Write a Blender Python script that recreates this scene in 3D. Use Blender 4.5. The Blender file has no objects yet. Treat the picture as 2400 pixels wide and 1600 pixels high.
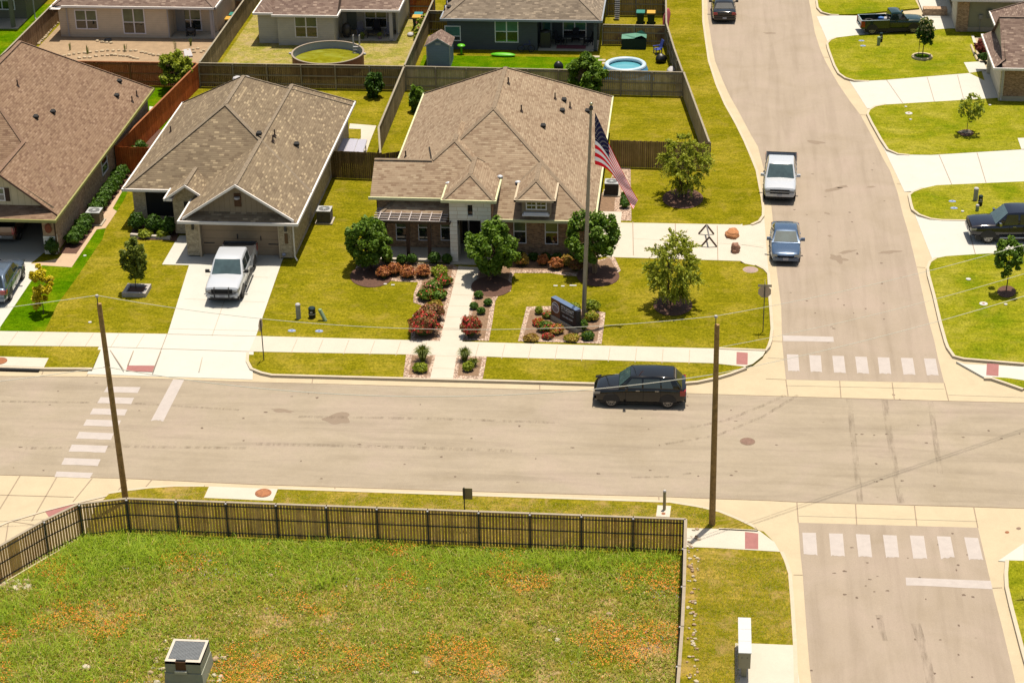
import bpy, bmesh, math, random
import numpy as np
from mathutils import Vector, Matrix, noise
random.seed(7); rng = np.random.default_rng(7)
SC = bpy.context.scene
COL = SC.collection
# ---------------- camera ----------------
FPX, PITCH, ROLL, YAW, CH = 4699.9, 0.4656774, -0.017826, 0.100880, 50.123
_F = Vector((-math.sin(YAW)*math.cos(PITCH), math.cos(YAW)*math.cos(PITCH), -math.sin(PITCH)))
_R = Vector((math.cos(YAW), math.sin(YAW), 0)); _U = _R.cross(_F)
_c, _s = math.cos(ROLL), math.sin(ROLL)
_R2 = _c*_R+_s*_U; _U2 = -_s*_R+_c*_U
cam = bpy.data.cameras.new("camera"); camo = bpy.data.objects.new("camera", cam); COL.objects.link(camo)
cam.sensor_width = 36; cam.lens = 36*FPX/2400; cam.clip_start = 1; cam.clip_end = 6000
camo.matrix_world = Matrix(((_R2.x,_U2.x,-_F.x,0),(_R2.y,_U2.y,-_F.y,0),(_R2.z,_U2.z,-_F.z,CH),(0,0,0,1)))
SC.camera = camo
def G(x, y, z=0.0):
    """surveyed point: the place at height z that the photograph shows at (x, y) of its 2400x1600 pixels"""
    d = _F*FPX+_R2*(x-1200)-_U2*(y-800); t = (z-CH)/d.z
    return (d.x*t, d.y*t, z)
def G2(x, y, z=0.0): return G(x, y, z)[:2]
# ---------------- light ----------------
SUN_DIR = Vector((0.085, 0.165, 1.0)).normalized()          # towards the sun
w = bpy.data.worlds.new("World"); SC.world = w; w.use_nodes = True
nt = w.node_tree; bg = nt.nodes["Background"]
sky = nt.nodes.new("ShaderNodeTexSky"); sky.sky_type = 'NISHITA'; sky.sun_disc = False
sky.sun_elevation = math.asin(SUN_DIR.z); sky.sun_rotation = math.atan2(SUN_DIR.x, SUN_DIR.y)
sky.air_density = 1.0; sky.dust_density = 2.0; sky.ozone_density = 0.6
mxw = nt.nodes.new("ShaderNodeMix"); mxw.data_type = 'RGBA'; mxw.blend_type = 'MULTIPLY'; mxw.inputs[0].default_value = 1.0; mxw.inputs[7].default_value = (1.0, .93, .80, 1)   # daylight white balance
nt.links.new(sky.outputs[0], mxw.inputs[6]); nt.links.new(mxw.outputs[2], bg.inputs[0]); bg.inputs[1].default_value = 0.095
sl = bpy.data.lights.new("sun", 'SUN'); sl.energy = 4.6; sl.angle = math.radians(0.55); sl.color = (1.0, 0.90, 0.76)
so = bpy.data.objects.new("sun", sl); COL.objects.link(so); so.rotation_euler = SUN_DIR.to_track_quat('Z', 'Y').to_euler()
SC.view_settings.view_transform = 'Standard'; SC.view_settings.look = 'None'; SC.view_settings.gamma = 1
SC.view_settings.exposure = 0.72
SC.cycles.max_bounces = 6; SC.cycles.diffuse_bounces = 3; SC.cycles.glossy_bounces = 3; SC.cycles.transparent_max_bounces = 6
# ---------------- tagging ----------------
def tag(o, label=None, cat=None, group=None, kind=None):
    if label: o["label"] = label
    if cat: o["category"] = cat
    if group: o["group"] = group
    if kind: o["kind"] = kind
    return o
ORG = {}
def thing(name, loc, label, cat, group=None, rz=0.0):
    o = bpy.data.objects.new(name, None); COL.objects.link(o); o.location = loc; o.rotation_euler = (0, 0, rz)
    o.empty_display_size = 0.2
    ORG[o.name] = Vector(loc)
    return tag(o, label, cat, group)
def dup(root, loc, rz, label, mats=None):
    def cp(o, par):
        c = o.copy(); COL.objects.link(c)
        if par: c.parent = par
        for ch in [k for k in o.children]: cp(ch, c)
        return c
    r = cp(root, None); r.location = loc; r.rotation_euler = (0, 0, rz); r["label"] = label
    return r
# ---------------- mesh builder ----------------
class MB:
    def __init__(s): s.v = []; s.f = []; s.m = []
    def poly(s, pts, mi=0):
        n = len(s.v); s.v += [tuple(p) for p in pts]; s.f.append(tuple(range(n, n+len(pts)))); s.m.append(mi)
    def box(s, x0, y0, z0, x1, y1, z1, mi=0):
        n = len(s.v)
        s.v += [(x0,y0,z0),(x1,y0,z0),(x1,y1,z0),(x0,y1,z0),(x0,y0,z1),(x1,y0,z1),(x1,y1,z1),(x0,y1,z1)]
        for q in ((0,3,2,1),(4,5,6,7),(0,1,5,4),(1,2,6,5),(2,3,7,6),(3,0,4,7)):
            s.f.append(tuple(n+i for i in q)); s.m.append(mi)
    def obox(s, c, size, rz=0.0, mi=0, ry=0.0, rx=0.0):
        M = Matrix.Translation(c) @ Matrix.Rotation(rz,4,'Z') @ Matrix.Rotation(ry,4,'Y') @ Matrix.Rotation(rx,4,'X')
        n = len(s.v); a,b,d = size[0]/2,size[1]/2,size[2]/2
        s.v += [tuple(M @ Vector(p)) for p in ((-a,-b,-d),(a,-b,-d),(a,b,-d),(-a,b,-d),(-a,-b,d),(a,-b,d),(a,b,d),(-a,b,d))]
        for q in ((0,3,2,1),(4,5,6,7),(0,1,5,4),(1,2,6,5),(2,3,7,6),(3,0,4,7)):
            s.f.append(tuple(n+i for i in q)); s.m.append(mi)
    def prism(s, pts, z0, z1, mi=0, cap=True, bottom=False):
        """pts counter-clockwise outline"""
        A = sum(pts[i][0]*pts[(i+1)%len(pts)][1]-pts[(i+1)%len(pts)][0]*pts[i][1] for i in range(len(pts)))
        if A < 0: pts = pts[::-1]
        n = len(s.v); k = len(pts)
        s.v += [(p[0],p[1],z0) for p in pts]+[(p[0],p[1],z1) for p in pts]
        for i in range(k):
            j = (i+1)%k; s.f.append((n+i,n+j,n+k+j,n+k+i)); s.m.append(mi)
        if cap: s.f.append(tuple(n+k+i for i in range(k))); s.m.append(mi)
        if bottom: s.f.append(tuple(n+k-1-i for i in range(k))); s.m.append(mi)
    def tube(s, p0, p1, r0, r1=None, n=8, mi=0, cap=True):
        r1 = r0 if r1 is None else r1
        s.path([p0, p1], [r0, r1], n, mi, cap)
    def path(s, pts, rad, n=8, mi=0, cap=True):
        pts = [Vector(p) for p in pts]; rad = rad if isinstance(rad,(list,tuple)) else [rad]*len(pts)
        b = len(s.v); up = Vector((0,0,1)); prev = None
        for i, p in enumerate(pts):
            t = (pts[min(i+1,len(pts)-1)]-pts[max(i-1,0)])
            t = t.normalized() if t.length > 1e-9 else up
            if prev is None: a = t.cross(up if abs(t.z) < .95 else Vector((1,0,0))).normalized()
            else: a = (prev-t*prev.dot(t)).normalized()
            prev = a; c = t.cross(a)
            for k in range(n):
                q = 2*math.pi*k/n; s.v.append(tuple(p+(a*math.cos(q)+c*math.sin(q))*rad[i]))
        for i in range(len(pts)-1):
            for k in range(n):
                k2 = (k+1)%n; s.f.append((b+i*n+k, b+i*n+k2, b+(i+1)*n+k2, b+(i+1)*n+k)); s.m.append(mi)
        if cap:
            s.f.append(tuple(b+k for k in range(n))[::-1]); s.m.append(mi)
            e = b+(len(pts)-1)*n; s.f.append(tuple(e+k for k in range(n))); s.m.append(mi)
    def lathe(s, prof, c=(0,0,0), n=16, mi=0, axis='z', sx=1.0, sy=1.0):
        b = len(s.v)
        for (r, z) in prof:
            for k in range(n):
                q = 2*math.pi*k/n; x, y = r*math.cos(q)*sx, r*math.sin(q)*sy
                if axis == 'z': s.v.append((c[0]+x, c[1]+y, c[2]+z))
                else: s.v.append((c[0]+x, c[1]+z, c[2]+y))
        for i in range(len(prof)-1):
            for k in range(n):
                k2 = (k+1)%n; s.f.append((b+i*n+k, b+i*n+k2, b+(i+1)*n+k2, b+(i+1)*n+k)); s.m.append(mi)
    def blob(s, c, r, nu=12, nv=8, amp=0.0, fr=1.0, seed=0, mi=0, flat=-1.0):
        b = len(s.v)
        for j in range(nv+1):
            th = math.pi*j/nv
            for i in range(nu):
                ph = 2*math.pi*i/nu; d = Vector((math.sin(th)*math.cos(ph), math.sin(th)*math.sin(ph), math.cos(th)))
                k = 1+amp*noise.noise(d*fr+Vector((seed*7.3, seed*1.7, 0)))
                z = max(d.z*k, flat); s.v.append((c[0]+d.x*k*r[0], c[1]+d.y*k*r[1], c[2]+z*r[2]))
        for j in range(nv):
            for i in range(nu):
                i2 = (i+1)%nu; s.f.append((b+j*nu+i, b+(j+1)*nu+i, b+(j+1)*nu+i2, b+j*nu+i2)); s.m.append(mi)
    def build(s, name, mats, parent=None, world=True, smooth=False, sharp=35, tri=False):
        me = bpy.data.meshes.new(name); v = s.v
        if parent is not None and world:
            o0 = ORG[parent.name]; v = [(a-o0.x, b-o0.y, c-o0.z) for a, b, c in v]
        me.from_pydata(v, [], s.f)
        mats = mats if isinstance(mats, (list, tuple)) else [mats]
        for m_ in mats: me.materials.append(m_)
        if len(mats) > 1: me.polygons.foreach_set("material_index", s.m)
        if tri:
            bm = bmesh.new(); bm.from_mesh(me); bmesh.ops.triangulate(bm, faces=bm.faces[:], ngon_method='EAR_CLIP'); bm.to_mesh(me); bm.free()
        uv = me.uv_layers.new(name="UVMap"); Z = Vector((0,0,1)); out = np.zeros(len(me.loops)*2, dtype=np.float32)
        wv = s.v; mv = me.vertices
        o0 = ORG[parent.name] if (parent is not None and world) else Vector((0,0,0))
        for p in me.polygons:
            nn = p.normal
            if abs(nn.z) > .985: t, b_ = Vector((1,0,0)), Vector((0,1,0))
            else: t = Z.cross(nn).normalized(); b_ = nn.cross(t)
            for li in p.loop_indices:
                c = mv[me.loops[li].vertex_index].co+o0; out[2*li] = c.dot(t); out[2*li+1] = c.dot(b_)
        uv.data.foreach_set("uv", out)
        if smooth:
            me.polygons.foreach_set("use_smooth", [True]*len(me.polygons)); me.set_sharp_from_angle(angle=math.radians(sharp))
        me.update()
        o = bpy.data.objects.new(name, me); COL.objects.link(o)
        if parent is not None: o.parent = parent
        if parent is not None: ORG[o.name] = ORG.get(parent.name, Vector((0,0,0))) if world else Vector((0,0,0))
        else: ORG[o.name] = Vector((0,0,0))
        return o
# ---------------- materials ----------------
KR, KG, KB = 2.62, 2.48, 2.30      # radiance of a sunlit white surface
def lin(c): c /= 255.0; return c/12.92 if c <= .04045 else ((c+.055)/1.055)**2.4
def S(r, g, b, k=1.0):
    """base colour whose sunlit look is the given sRGB"""
    return (min(.85,lin(r)/KR*k), min(.85,lin(g)/KG*k), min(.85,lin(b)/KB*k), 1)
class Nd:
    def __init__(s, name):
        s.mat = bpy.data.materials.new(name); s.mat.use_nodes = True; s.t = s.mat.node_tree; s.b = s.t.nodes["Principled BSDF"]
    def n(s, typ, **kw):
        x = s.t.nodes.new(typ)
        for k, v in kw.items():
            if k in x.inputs.keys() if False else False: pass
            setattr(x, k, v)
        return x
    def l(s, a, b): s.t.links.new(a, b)
    def coord(s, kind='Object', scale=(1,1,1), rot=(0,0,0)):
        tc = s.n("ShaderNodeTexCoord"); mp = s.n("ShaderNodeMapping"); mp.inputs['Scale'].default_value = scale; mp.inputs['Rotation'].default_value = rot
        s.l(tc.outputs[kind], mp.inputs[0]); return mp.outputs[0]
    def noise(s, vec, scale, detail=4, rough=.6, dist=0.0):
        x = s.n("ShaderNodeTexNoise"); x.inputs['Scale'].default_value = scale; x.inputs['Detail'].default_value = detail
        x.inputs['Roughness'].default_value = rough; x.inputs['Distortion'].default_value = dist; s.l(vec, x.inputs['Vector']); return x.outputs['Fac']
    def ramp(s, fac, stops):
        x = s.n("ShaderNodeValToRGB"); e = x.color_ramp.elements
        e[0].position, e[0].color = stops[0]; e[1].position, e[1].color = stops[-1]
        for p, c in stops[1:-1]: k = e.new(p); k.color = c
        s.l(fac, x.inputs[0]); return x.outputs[0]
    def mix(s, fac, a, b, mode='MIX'):
        x = s.n("ShaderNodeMix"); x.data_type = 'RGBA'; x.blend_type = mode
        for i, q in ((0, fac), (6, a), (7, b)):
            if isinstance(q, (int, float)): x.inputs[i].default_value = q
            elif isinstance(q, tuple): x.inputs[i].default_value = q
            else: s.l(q, x.inputs[i])
        return x.outputs[2]
    def bump(s, h, strength=.3, dist=.02):
        x = s.n("ShaderNodeBump"); x.inputs['Strength'].default_value = strength; x.inputs['Distance'].default_value = dist
        s.l(h, x.inputs['Height']); s.l(x.outputs[0], s.b.inputs['Normal'])
    def done(s, col, rough=.9, metal=0.0, spec=.3, coat=0.0):
        if isinstance(col, tuple): s.b.inputs['Base Color'].default_value = col
        else: s.l(col, s.b.inputs['Base Color'])
        s.b.inputs['Roughness'].default_value = rough; s.b.inputs['Metallic'].default_value = metal
        s.b.inputs['Specular IOR Level'].default_value = spec; s.b.inputs['Coat Weight'].default_value = coat
        s.b.inputs['Coat Roughness'].default_value = .04
        return s.mat
def plain(name, c, rough=.7, var=.12, scale=3.0, metal=0.0, spec=.3, coat=0.0, bump=0.0):
    m = Nd(name)
    if var <= 0: return m.done(c, rough, metal, spec, coat)
    v = m.coord(); f = m.noise(v, scale, 5, .65)
    a = tuple(x*(1-var) for x in c[:3])+(1,); b = tuple(min(.9,x*(1+var)) for x in c[:3])+(1,)
    if bump: m.bump(f, bump, .02)
    return m.done(m.ramp(f, [(.3,a),(.7,b)]), rough, metal, spec, coat)
WHITE3 = (1,1,1,1)
def grass(name, c1, c2, c3, patch=.35, dry=None, dryamt=.5):
    m = Nd(name); v = m.coord()
    big = m.noise(v, patch, 5, .6, .4); mid = m.noise(m.coord(scale=(1,1.6,1), rot=(0,0,.5)), 2.2, 5, .7, .8); fine = m.noise(m.coord(scale=(1,.7,1)), 8.5, 4, .85, .4)
    col = m.ramp(big, [(.34,c1),(.5,c2),(.66,c3)])
    k = m.ramp(mid, [(.3,(.70,.74,.6,1)),(.7,(1.28,1.24,1.3,1))]); col = m.mix(1.0, col, k, 'MULTIPLY')
    k2 = m.ramp(fine, [(.33,(.50,.56,.4,1)),(.5,(1,1,1,1)),(.68,(1.55,1.46,1.6,1))]); col = m.mix(1.0, col, k2, 'MULTIPLY')
    st = m.noise(m.coord(scale=(.12,2.4,1), rot=(0,0,.02)), 1.0, 3, .6, .5)        # mowing direction
    k3 = m.ramp(st, [(.35,(.9,.93,.9,1)),(.65,(1.1,1.07,1.1,1))]); col = m.mix(1.0, col, k3, 'MULTIPLY')
    if dry:
        d = m.ramp(m.noise(v, .8, 6, .7, .6), [(.52,(0,0,0,1)),(.68,(dryamt,dryamt,dryamt,1))]); col = m.mix(d, col, dry)
    m.bump(fine, .5, .04)
    return m.done(col, 1.0, 0, .0)
def pave(name, c, blotch, cs=.9, fine=.10, stretch=(1,1,1)):
    m = Nd(name); v = m.coord(scale=stretch); a = m.noise(v, cs, 6, .7, .3); f = m.noise(m.coord(), 40, 3, .8)
    col = m.ramp(a, [(.3, tuple(x*(1-blotch) for x in c[:3])+(1,)),(.5, c),(.72, tuple(min(.85,x*(1+blotch)) for x in c[:3])+(1,))])
    k = m.ramp(f, [(.3,(1-fine,)*3+(1,)),(.7,(1+fine,)*3+(1,))]); col = m.mix(1.0, col, k, 'MULTIPLY')
    m.bump(f, .15, .01)
    return m.done(col, .85, 0, .25)
def shingle(name, ca, cb, cc, row=.145, wd=.33, blot=.35):
    m = Nd(name); uv = m.coord('UV')
    br = m.n("ShaderNodeTexBrick"); br.offset = .5; br.squash = 1.0
    br.inputs['Scale'].default_value = 1.0; br.inputs['Brick Width'].default_value = wd; br.inputs['Row Height'].default_value = row
    br.inputs['Mortar Size'].default_value = .012; br.inputs['Mortar Smooth'].default_value = .4; br.inputs['Bias'].default_value = 0.0
    br.inputs['Color1'].default_value = (0,0,0,1); br.inputs['Color2'].default_value = (1,1,1,1); br.inputs['Mortar'].default_value = (.35,.35,.35,1)
    m.l(uv, br.inputs['Vector'])
    col = m.ramp(br.outputs['Color'], [(.0,ca),(.5,cb),(.8,cb),(1.0,cc)])
    big = m.noise(uv, .35, 4, .6); k = m.ramp(big, [(.3,(1-blot*.4,)*3+(1,)),(.7,(1+blot*.3,)*3+(1,))]); col = m.mix(1.0, col, k, 'MULTIPLY')
    # shadow line of each course, painted into the colour along its butt edge
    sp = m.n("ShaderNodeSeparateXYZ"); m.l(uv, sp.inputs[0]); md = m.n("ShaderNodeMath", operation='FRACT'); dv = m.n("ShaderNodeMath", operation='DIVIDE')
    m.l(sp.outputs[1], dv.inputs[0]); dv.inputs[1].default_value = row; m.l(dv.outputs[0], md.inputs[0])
    gr = m.noise(uv, 60, 2, .8); k2 = m.ramp(gr, [(.3,(.86,.86,.86,1)),(.7,(1.12,1.12,1.12,1))]); col = m.mix(1.0, col, k2, 'MULTIPLY')
    hb = m.n("ShaderNodeMath", operation='ADD'); m.l(md.outputs[0], hb.inputs[0]); m.l(br.outputs['Fac'], hb.inputs[1])
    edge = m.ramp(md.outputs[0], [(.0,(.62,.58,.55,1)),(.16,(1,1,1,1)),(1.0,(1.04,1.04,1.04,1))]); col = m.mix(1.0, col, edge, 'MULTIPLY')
    m.bump(md.outputs[0], .4, -.02)
    return m.done(col, .92, 0, .2)
def brick(name, ca, cb, mortar, w_=.21, h_=.075, ms=.010, var=.35, stone=False):
    m = Nd(name); uv = m.coord('UV'); br = m.n("ShaderNodeTexBrick"); br.offset = .5
    br.inputs['Scale'].default_value = 1.0; br.inputs['Brick Width'].default_value = w_; br.inputs['Row Height'].default_value = h_
    br.inputs['Mortar Size'].default_value = ms; br.inputs['Mortar Smooth'].default_value = .2
    br.inputs['Color1'].default_value = ca; br.inputs['Color2'].default_value = cb; br.inputs['Mortar'].default_value = mortar
    if stone: br.squash = 1.7; br.squash_frequency = 2; br.offset_frequency = 3
    m.l(uv, br.inputs['Vector']); n1 = m.noise(uv, 4.5 if not stone else 2.5, 3, .7)
    k = m.ramp(n1, [(.3,(1-var,)*3+(1,)),(.7,(1+var,)*3+(1,))]); col = m.mix(1.0, br.outputs['Color'], k, 'MULTIPLY')
    m.bump(br.outputs['Fac'], .5, -.01)
    return m.done(col, .9, 0, .2)
def siding(name, c, lap=.18, vertical=False):
    m = Nd(name); uv = m.coord('UV'); sp = m.n("ShaderNodeSeparateXYZ"); m.l(uv, sp.inputs[0])
    dv = m.n("ShaderNodeMath", operation='DIVIDE'); m.l(sp.outputs[0 if vertical else 1], dv.inputs[0]); dv.inputs[1].default_value = lap
    fr = m.n("ShaderNodeMath", operation='FRACT'); m.l(dv.outputs[0], fr.inputs[0])
    k = m.ramp(fr.outputs[0], [(.0,(.55,.55,.55,1)),(.10,(1,1,1,1)),(1,(1,1,1,1))]); f = m.noise(uv, 2, 4, .6)
    k2 = m.ramp(f, [(.3,(.93,.93,.93,1)),(.7,(1.06,1.06,1.06,1))]); col = m.mix(1.0, m.mix(1.0, c, k, 'MULTIPLY'), k2, 'MULTIPLY')
    m.bump(fr.outputs[0], .4, .02)
    return m.done(col, .75, 0, .25)
def planks(name, c1, c2, w_=.14, stain=None):
    m = Nd(name); uv = m.coord('UV'); sp = m.n("ShaderNodeSeparateXYZ"); m.l(uv, sp.inputs[0])
    dv = m.n("ShaderNodeMath", operation='DIVIDE'); m.l(sp.outputs[0], dv.inputs[0]); dv.inputs[1].default_value = w_
    fl = m.n("ShaderNodeMath", operation='FLOOR'); m.l(dv.outputs[0], fl.inputs[0]); wn = m.n("ShaderNodeTexWhiteNoise"); wn.noise_dimensions = '1D'; m.l(fl.outputs[0], wn.inputs['W'])
    fr = m.n("ShaderNodeMath", operation='FRACT'); m.l(dv.outputs[0], fr.inputs[0])
    col = m.ramp(wn.outputs['Value'], [(0,c1),(1,c2)])
    n1 = m.noise(m.coord('UV', scale=(9,.8,1)), 1.5, 5, .7); k = m.ramp(n1, [(.3,(.68,.66,.62,1)),(.7,(1.28,1.27,1.25,1))]); col = m.mix(1.0, col, k, 'MULTIPLY')
    n2 = m.noise(m.coord('UV', scale=(.6,.8,1)), 1.0, 4, .6); k = m.ramp(n2, [(.35,(.75,.75,.75,1)),(.6,(1.1,1.1,1.1,1))]); col = m.mix(1.0, col, k, 'MULTIPLY')
    gap = m.ramp(fr.outputs[0], [(.0,(.25,.25,.25,1)),(.07,(1,1,1,1)),(1,(1,1,1,1))]); col = m.mix(1.0, col, gap, 'MULTIPLY')
    return m.done(col, .9, 0, .15)
def leafmat(name, c1, c2, trans=.35):
    m = Nd(name); v = m.coord(); n1 = m.noise(v, 2.2, 4, .7); n2 = m.noise(v, 14, 2, .6)
    col = m.mix(.45, m.ramp(n1, [(.35,c1),(.65,c2)]), m.ramp(n2, [(.35,c1),(.65,c2)]))
    m.done(col, .6, 0, .35)
    tr = m.n("ShaderNodeBsdfTranslucent"); m.l(col, tr.inputs[0]); mx = m.n("ShaderNodeMixShader"); mx.inputs[0].default_value = trans
    m.l(m.b.outputs[0], mx.inputs[1]); m.l(tr.outputs[0], mx.inputs[2]); m.l(mx.outputs[0], m.t.nodes["Material Output"].inputs[0])
    return m.mat
def glass(name, c, rough=.04, spec=.9):
    m = Nd(name); v = m.coord(); f = m.noise(v, 1.1, 3, .6)
    return m.done(m.ramp(f, [(.35, tuple(x*.6 for x in c[:3])+(1,)),(.65, c)]), rough, 0, spec)
def paint(name, c, rough=.28, metal=0.0, coat=1.0):
    m = Nd(name); return m.done(c, rough, metal, .5, coat)
# ---------------- shared materials ----------------
M = {}
M['lawn'] = grass('lawn', S(142,136,22), S(160,149,30), S(180,162,52), .30, S(206,174,84), .35)
M['lawn_east'] = grass('lawn_east', S(136,150,22), S(166,164,36), S(190,180,66), .32, S(200,180,86), .25)
M['lawn_lush'] = grass('lawn_lush', S(84,128,4), S(106,142,8), S(136,154,16), .5)
M['lawn_bare'] = grass('lawn_bare', S(160,160,58), S(194,178,92), S(208,184,124), .7, S(214,186,134), .8)
M['verge'] = grass('verge', S(146,140,26), S(170,154,44), S(200,170,80), .5, S(216,176,112), .75)
M['meadow'] = grass('meadow_soil', S(136,140,34), S(176,154,70), S(214,176,120), .45, S(224,184,140), .9)
M['field'] = grass('open_field', S(120,122,40), S(150,142,60), S(170,156,80), .02, S(180,160,100), .4)
M['asphalt'] = None
def asphalt():
    m = Nd('asphalt'); v = m.coord(); c = S(206,186,158)
    a = m.noise(m.coord(scale=(.16,1.3,1)), 1.0, 6, .6, .6); b = m.noise(v, .22, 5, .65, .5); f = m.noise(v, 34, 3, .85); g = m.noise(v, 3.2, 4, .7)
    col = m.ramp(b, [(.3,S(198,178,148)),(.5,S(207,187,158)),(.7,S(212,189,164))])
    k = m.ramp(a, [(.30,(.87,.86,.86,1)),(.5,(1,1,1,1)),(.70,(1.08,1.08,1.08,1))]); col = m.mix(1.0, col, k, 'MULTIPLY')
    k = m.ramp(f, [(.3,(.86,.86,.87,1)),(.7,(1.13,1.13,1.12,1))]); col = m.mix(1.0, col, k, 'MULTIPLY')
    k = m.ramp(g, [(.3,(.96,.96,.96,1)),(.7,(1.04,1.04,1.04,1))]); col = m.mix(1.0, col, k, 'MULTIPLY')
    # oil drips and worn dark spots
    vo = m.n("ShaderNodeTexVoronoi"); vo.inputs['Scale'].default_value = .55; vo.inputs['Randomness'].default_value = 1; m.l(v, vo.inputs['Vector'])
    k = m.ramp(vo.outputs['Distance'], [(.0,(.62,.58,.55,1)),(.045,(1,1,1,1)),(1,(1,1,1,1))]); col = m.mix(.8, col, k, 'MULTIPLY')
    m.bump(f, .25, .01)
    return m.done(col, .88, 0, .25)
M['asphalt'] = asphalt()
def asphalt_ns():
    m = Nd('asphalt_side'); v = m.coord(); f = m.noise(v, 34, 3, .85); b = m.noise(v, .25, 5, .65, .5); a = m.noise(m.coord(scale=(1.6,.10,1), rot=(0,0,-.12)), 1.0, 6, .6, .4)
    col = m.ramp(b, [(.3,S(200,178,150)),(.5,S(208,186,160)),(.7,S(214,190,166))])
    k = m.ramp(a, [(.32,(.90,.89,.88,1)),(.5,(1,1,1,1)),(.68,(1.05,1.05,1.05,1))]); col = m.mix(1.0, col, k, 'MULTIPLY')
    k = m.ramp(f, [(.3,(.86,.86,.87,1)),(.7,(1.13,1.13,1.12,1))]); col = m.mix(1.0, col, k, 'MULTIPLY')
    vo = m.n("ShaderNodeTexVoronoi"); vo.inputs['Scale'].default_value = .5; m.l(v, vo.inputs['Vector'])
    k = m.ramp(vo.outputs['Distance'], [(.0,(.6,.57,.55,1)),(.05,(1,1,1,1)),(1,(1,1,1,1))]); col = m.mix(.8, col, k, 'MULTIPLY')
    m.bump(f, .25, .01)
    return m.done(col, .88, 0, .25)
M['asphalt_ns'] = asphalt_ns()
M['gutter'] = pave('gutter_concrete', S(246,222,180), .07, .7)
M['walk'] = pave('walk_concrete', S(255,240,214), .05, .9)
M['drive'] = pave('drive_concrete', S(255,247,228), .04, .8)
M['curb'] = pave('curb_concrete', S(252,230,196), .08, 1.6)
M['joint'] = plain('joint_line', S(196,170,140), .9, .1)
M['joint_soft'] = plain('joint_soft', S(226,206,176), .9, .1)
M['mark'] = pave('worn_white_paint', S(236,220,206), .07, 2.6, .12)
M['pad'] = pave('red_tactile_paving', S(206,138,128), .10, 3)
M['rust'] = pave('rusty_iron', S(196,126,84), .22, 5, .2)
M['iron'] = pave('grey_iron', S(172,142,118), .2, 6, .2)
M['mulch'] = pave('mulch', S(172,136,104), .35, 7, .35)
M['darkmulch'] = pave('dark_mulch', S(124,88,70), .35, 9, .4)
M['gravel'] = None
def gravel(name, c1, c2, sc=9):
    m = Nd(name); v = m.coord(); vo = m.n("ShaderNodeTexVoronoi"); vo.inputs['Scale'].default_value = sc; m.l(v, vo.inputs['Vector'])
    col = m.mix(vo.outputs['Color'], c1, c2); k = m.ramp(vo.outputs['Distance'], [(.25,(1.08,1.08,1.08,1)),(.62,(.45,.42,.4,1))]); col = m.mix(1.0, col, k, 'MULTIPLY')
    m.bump(vo.outputs['Distance'], .8, -.06); return m.done(col, .9, 0, .2)
M['gravel'] = gravel('pale_river_rock', S(255,228,200,1.25), S(236,194,164,1.25))
M['soil'] = pave('bare_soil', S(206,172,132), .16, 1.6, .25)
M['white'] = plain('white_trim', S(236,228,222), .6, .04)
M['dark'] = plain('black_void', (.012,.012,.012,1), .8, 0)
M['black'] = plain('black_metal', (.022,.022,.024,1), .45, .1, spec=.5)
# ---------------- ground ----------------
def struct(name, mb, mat, tri=True, **k):
    return tag(mb.build(name, mat, tri=tri, **k), kind='structure')
def sheet(name, polys, z, mat, **k):
    mb = MB()
    for p in polys:
        A = sum(p[i][0]*p[(i+1)%len(p)][1]-p[(i+1)%len(p)][0]*p[i][1] for i in range(len(p)))
        if A < 0: p = p[::-1]
        mb.poly([(q[0],q[1],z) for q in p])
    return struct(name, mb, mat, **k)
def PX(L, z=0.0): return [G2(*p, z) for p in L]
mb = MB(); mb.poly([(-1500,-600,-.45),(1500,-600,-.45),(1500,3000,-.45),(-1500,3000,-.45)]); struct('ground', mb, M['field'])
mb = MB(); mb.poly([(-110,40,-.135),(90,40,-.135),(90,230,-.135),(-110,230,-.135)]); struct('gutter_concrete', mb, M['gutter'])
ZR = -.130
N_edge = [(0,881),(209,882),(398,888),(600,895),(733,898),(1200,911),(1608,921),(1800,927),(1999,932.6),(2223,939),(2400,943)]
S_edge = [(0,1111.7),(127.6,1115),(209,1117.6),(298.5,1120),(357,1122.7),(600,1134),(1200,1153),(1544,1162),(1664,1167),(1800,1171.5),(1867.6,1175),(2282,1186.5),(2400,1190)]
n = PX(N_edge, ZR); s = PX(S_edge, ZR)
n = [(-100, n[0][1])]+n+[(80, n[-1][1])]; s = [(-100, s[0][1])]+s+[(80, s[-1][1])]
sheet('main_road', [s+n[::-1]], ZR, M['asphalt'])
W1 = [(1659,38),(1668,102),(1676,143),(1694,189),(1710,224),(1733,265),(1759,314),(1776.5,344),(1795,415),(1808,483),(1810,502),(1820,630),(1831,719),(1833,800),(1842,889)]
E1 = [(1895.7,0),(1902,33),(1909.7,76.5),(1922,115),(1935,145),(1966,199),(1994,240),(2017,270),(2045,321),(2070,372),(2086,400),(2103.6,451),(2116,502),(2129,545),(2139,586),(2149.5,629.6),(2162,686),(2175,744),(2190,800),(2198,838),(2213,897)]
w1 = [(-.6,190),(.3,172)]+PX(W1, ZR); e1 = [(7.6,190)]+PX(E1, ZR)
sheet('north_side_street', [w1+e1[::-1]], ZR, M['asphalt_ns'])
W2 = [(1871,1224),(1876.5,1302),(1881.6,1348),(1889,1455),(1897,1557),(1902,1600)]; E2 = [(2292,1235.7),(2310,1312),(2325.5,1378.6),(2348.5,1468),(2364,1531.6),(2380,1600)]
sheet('south_side_street', [PX(W2,ZR)+[(5.3,30),(13.8,30)]+PX(E2,ZR)[::-1]], ZR, M['asphalt_ns'])
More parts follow.
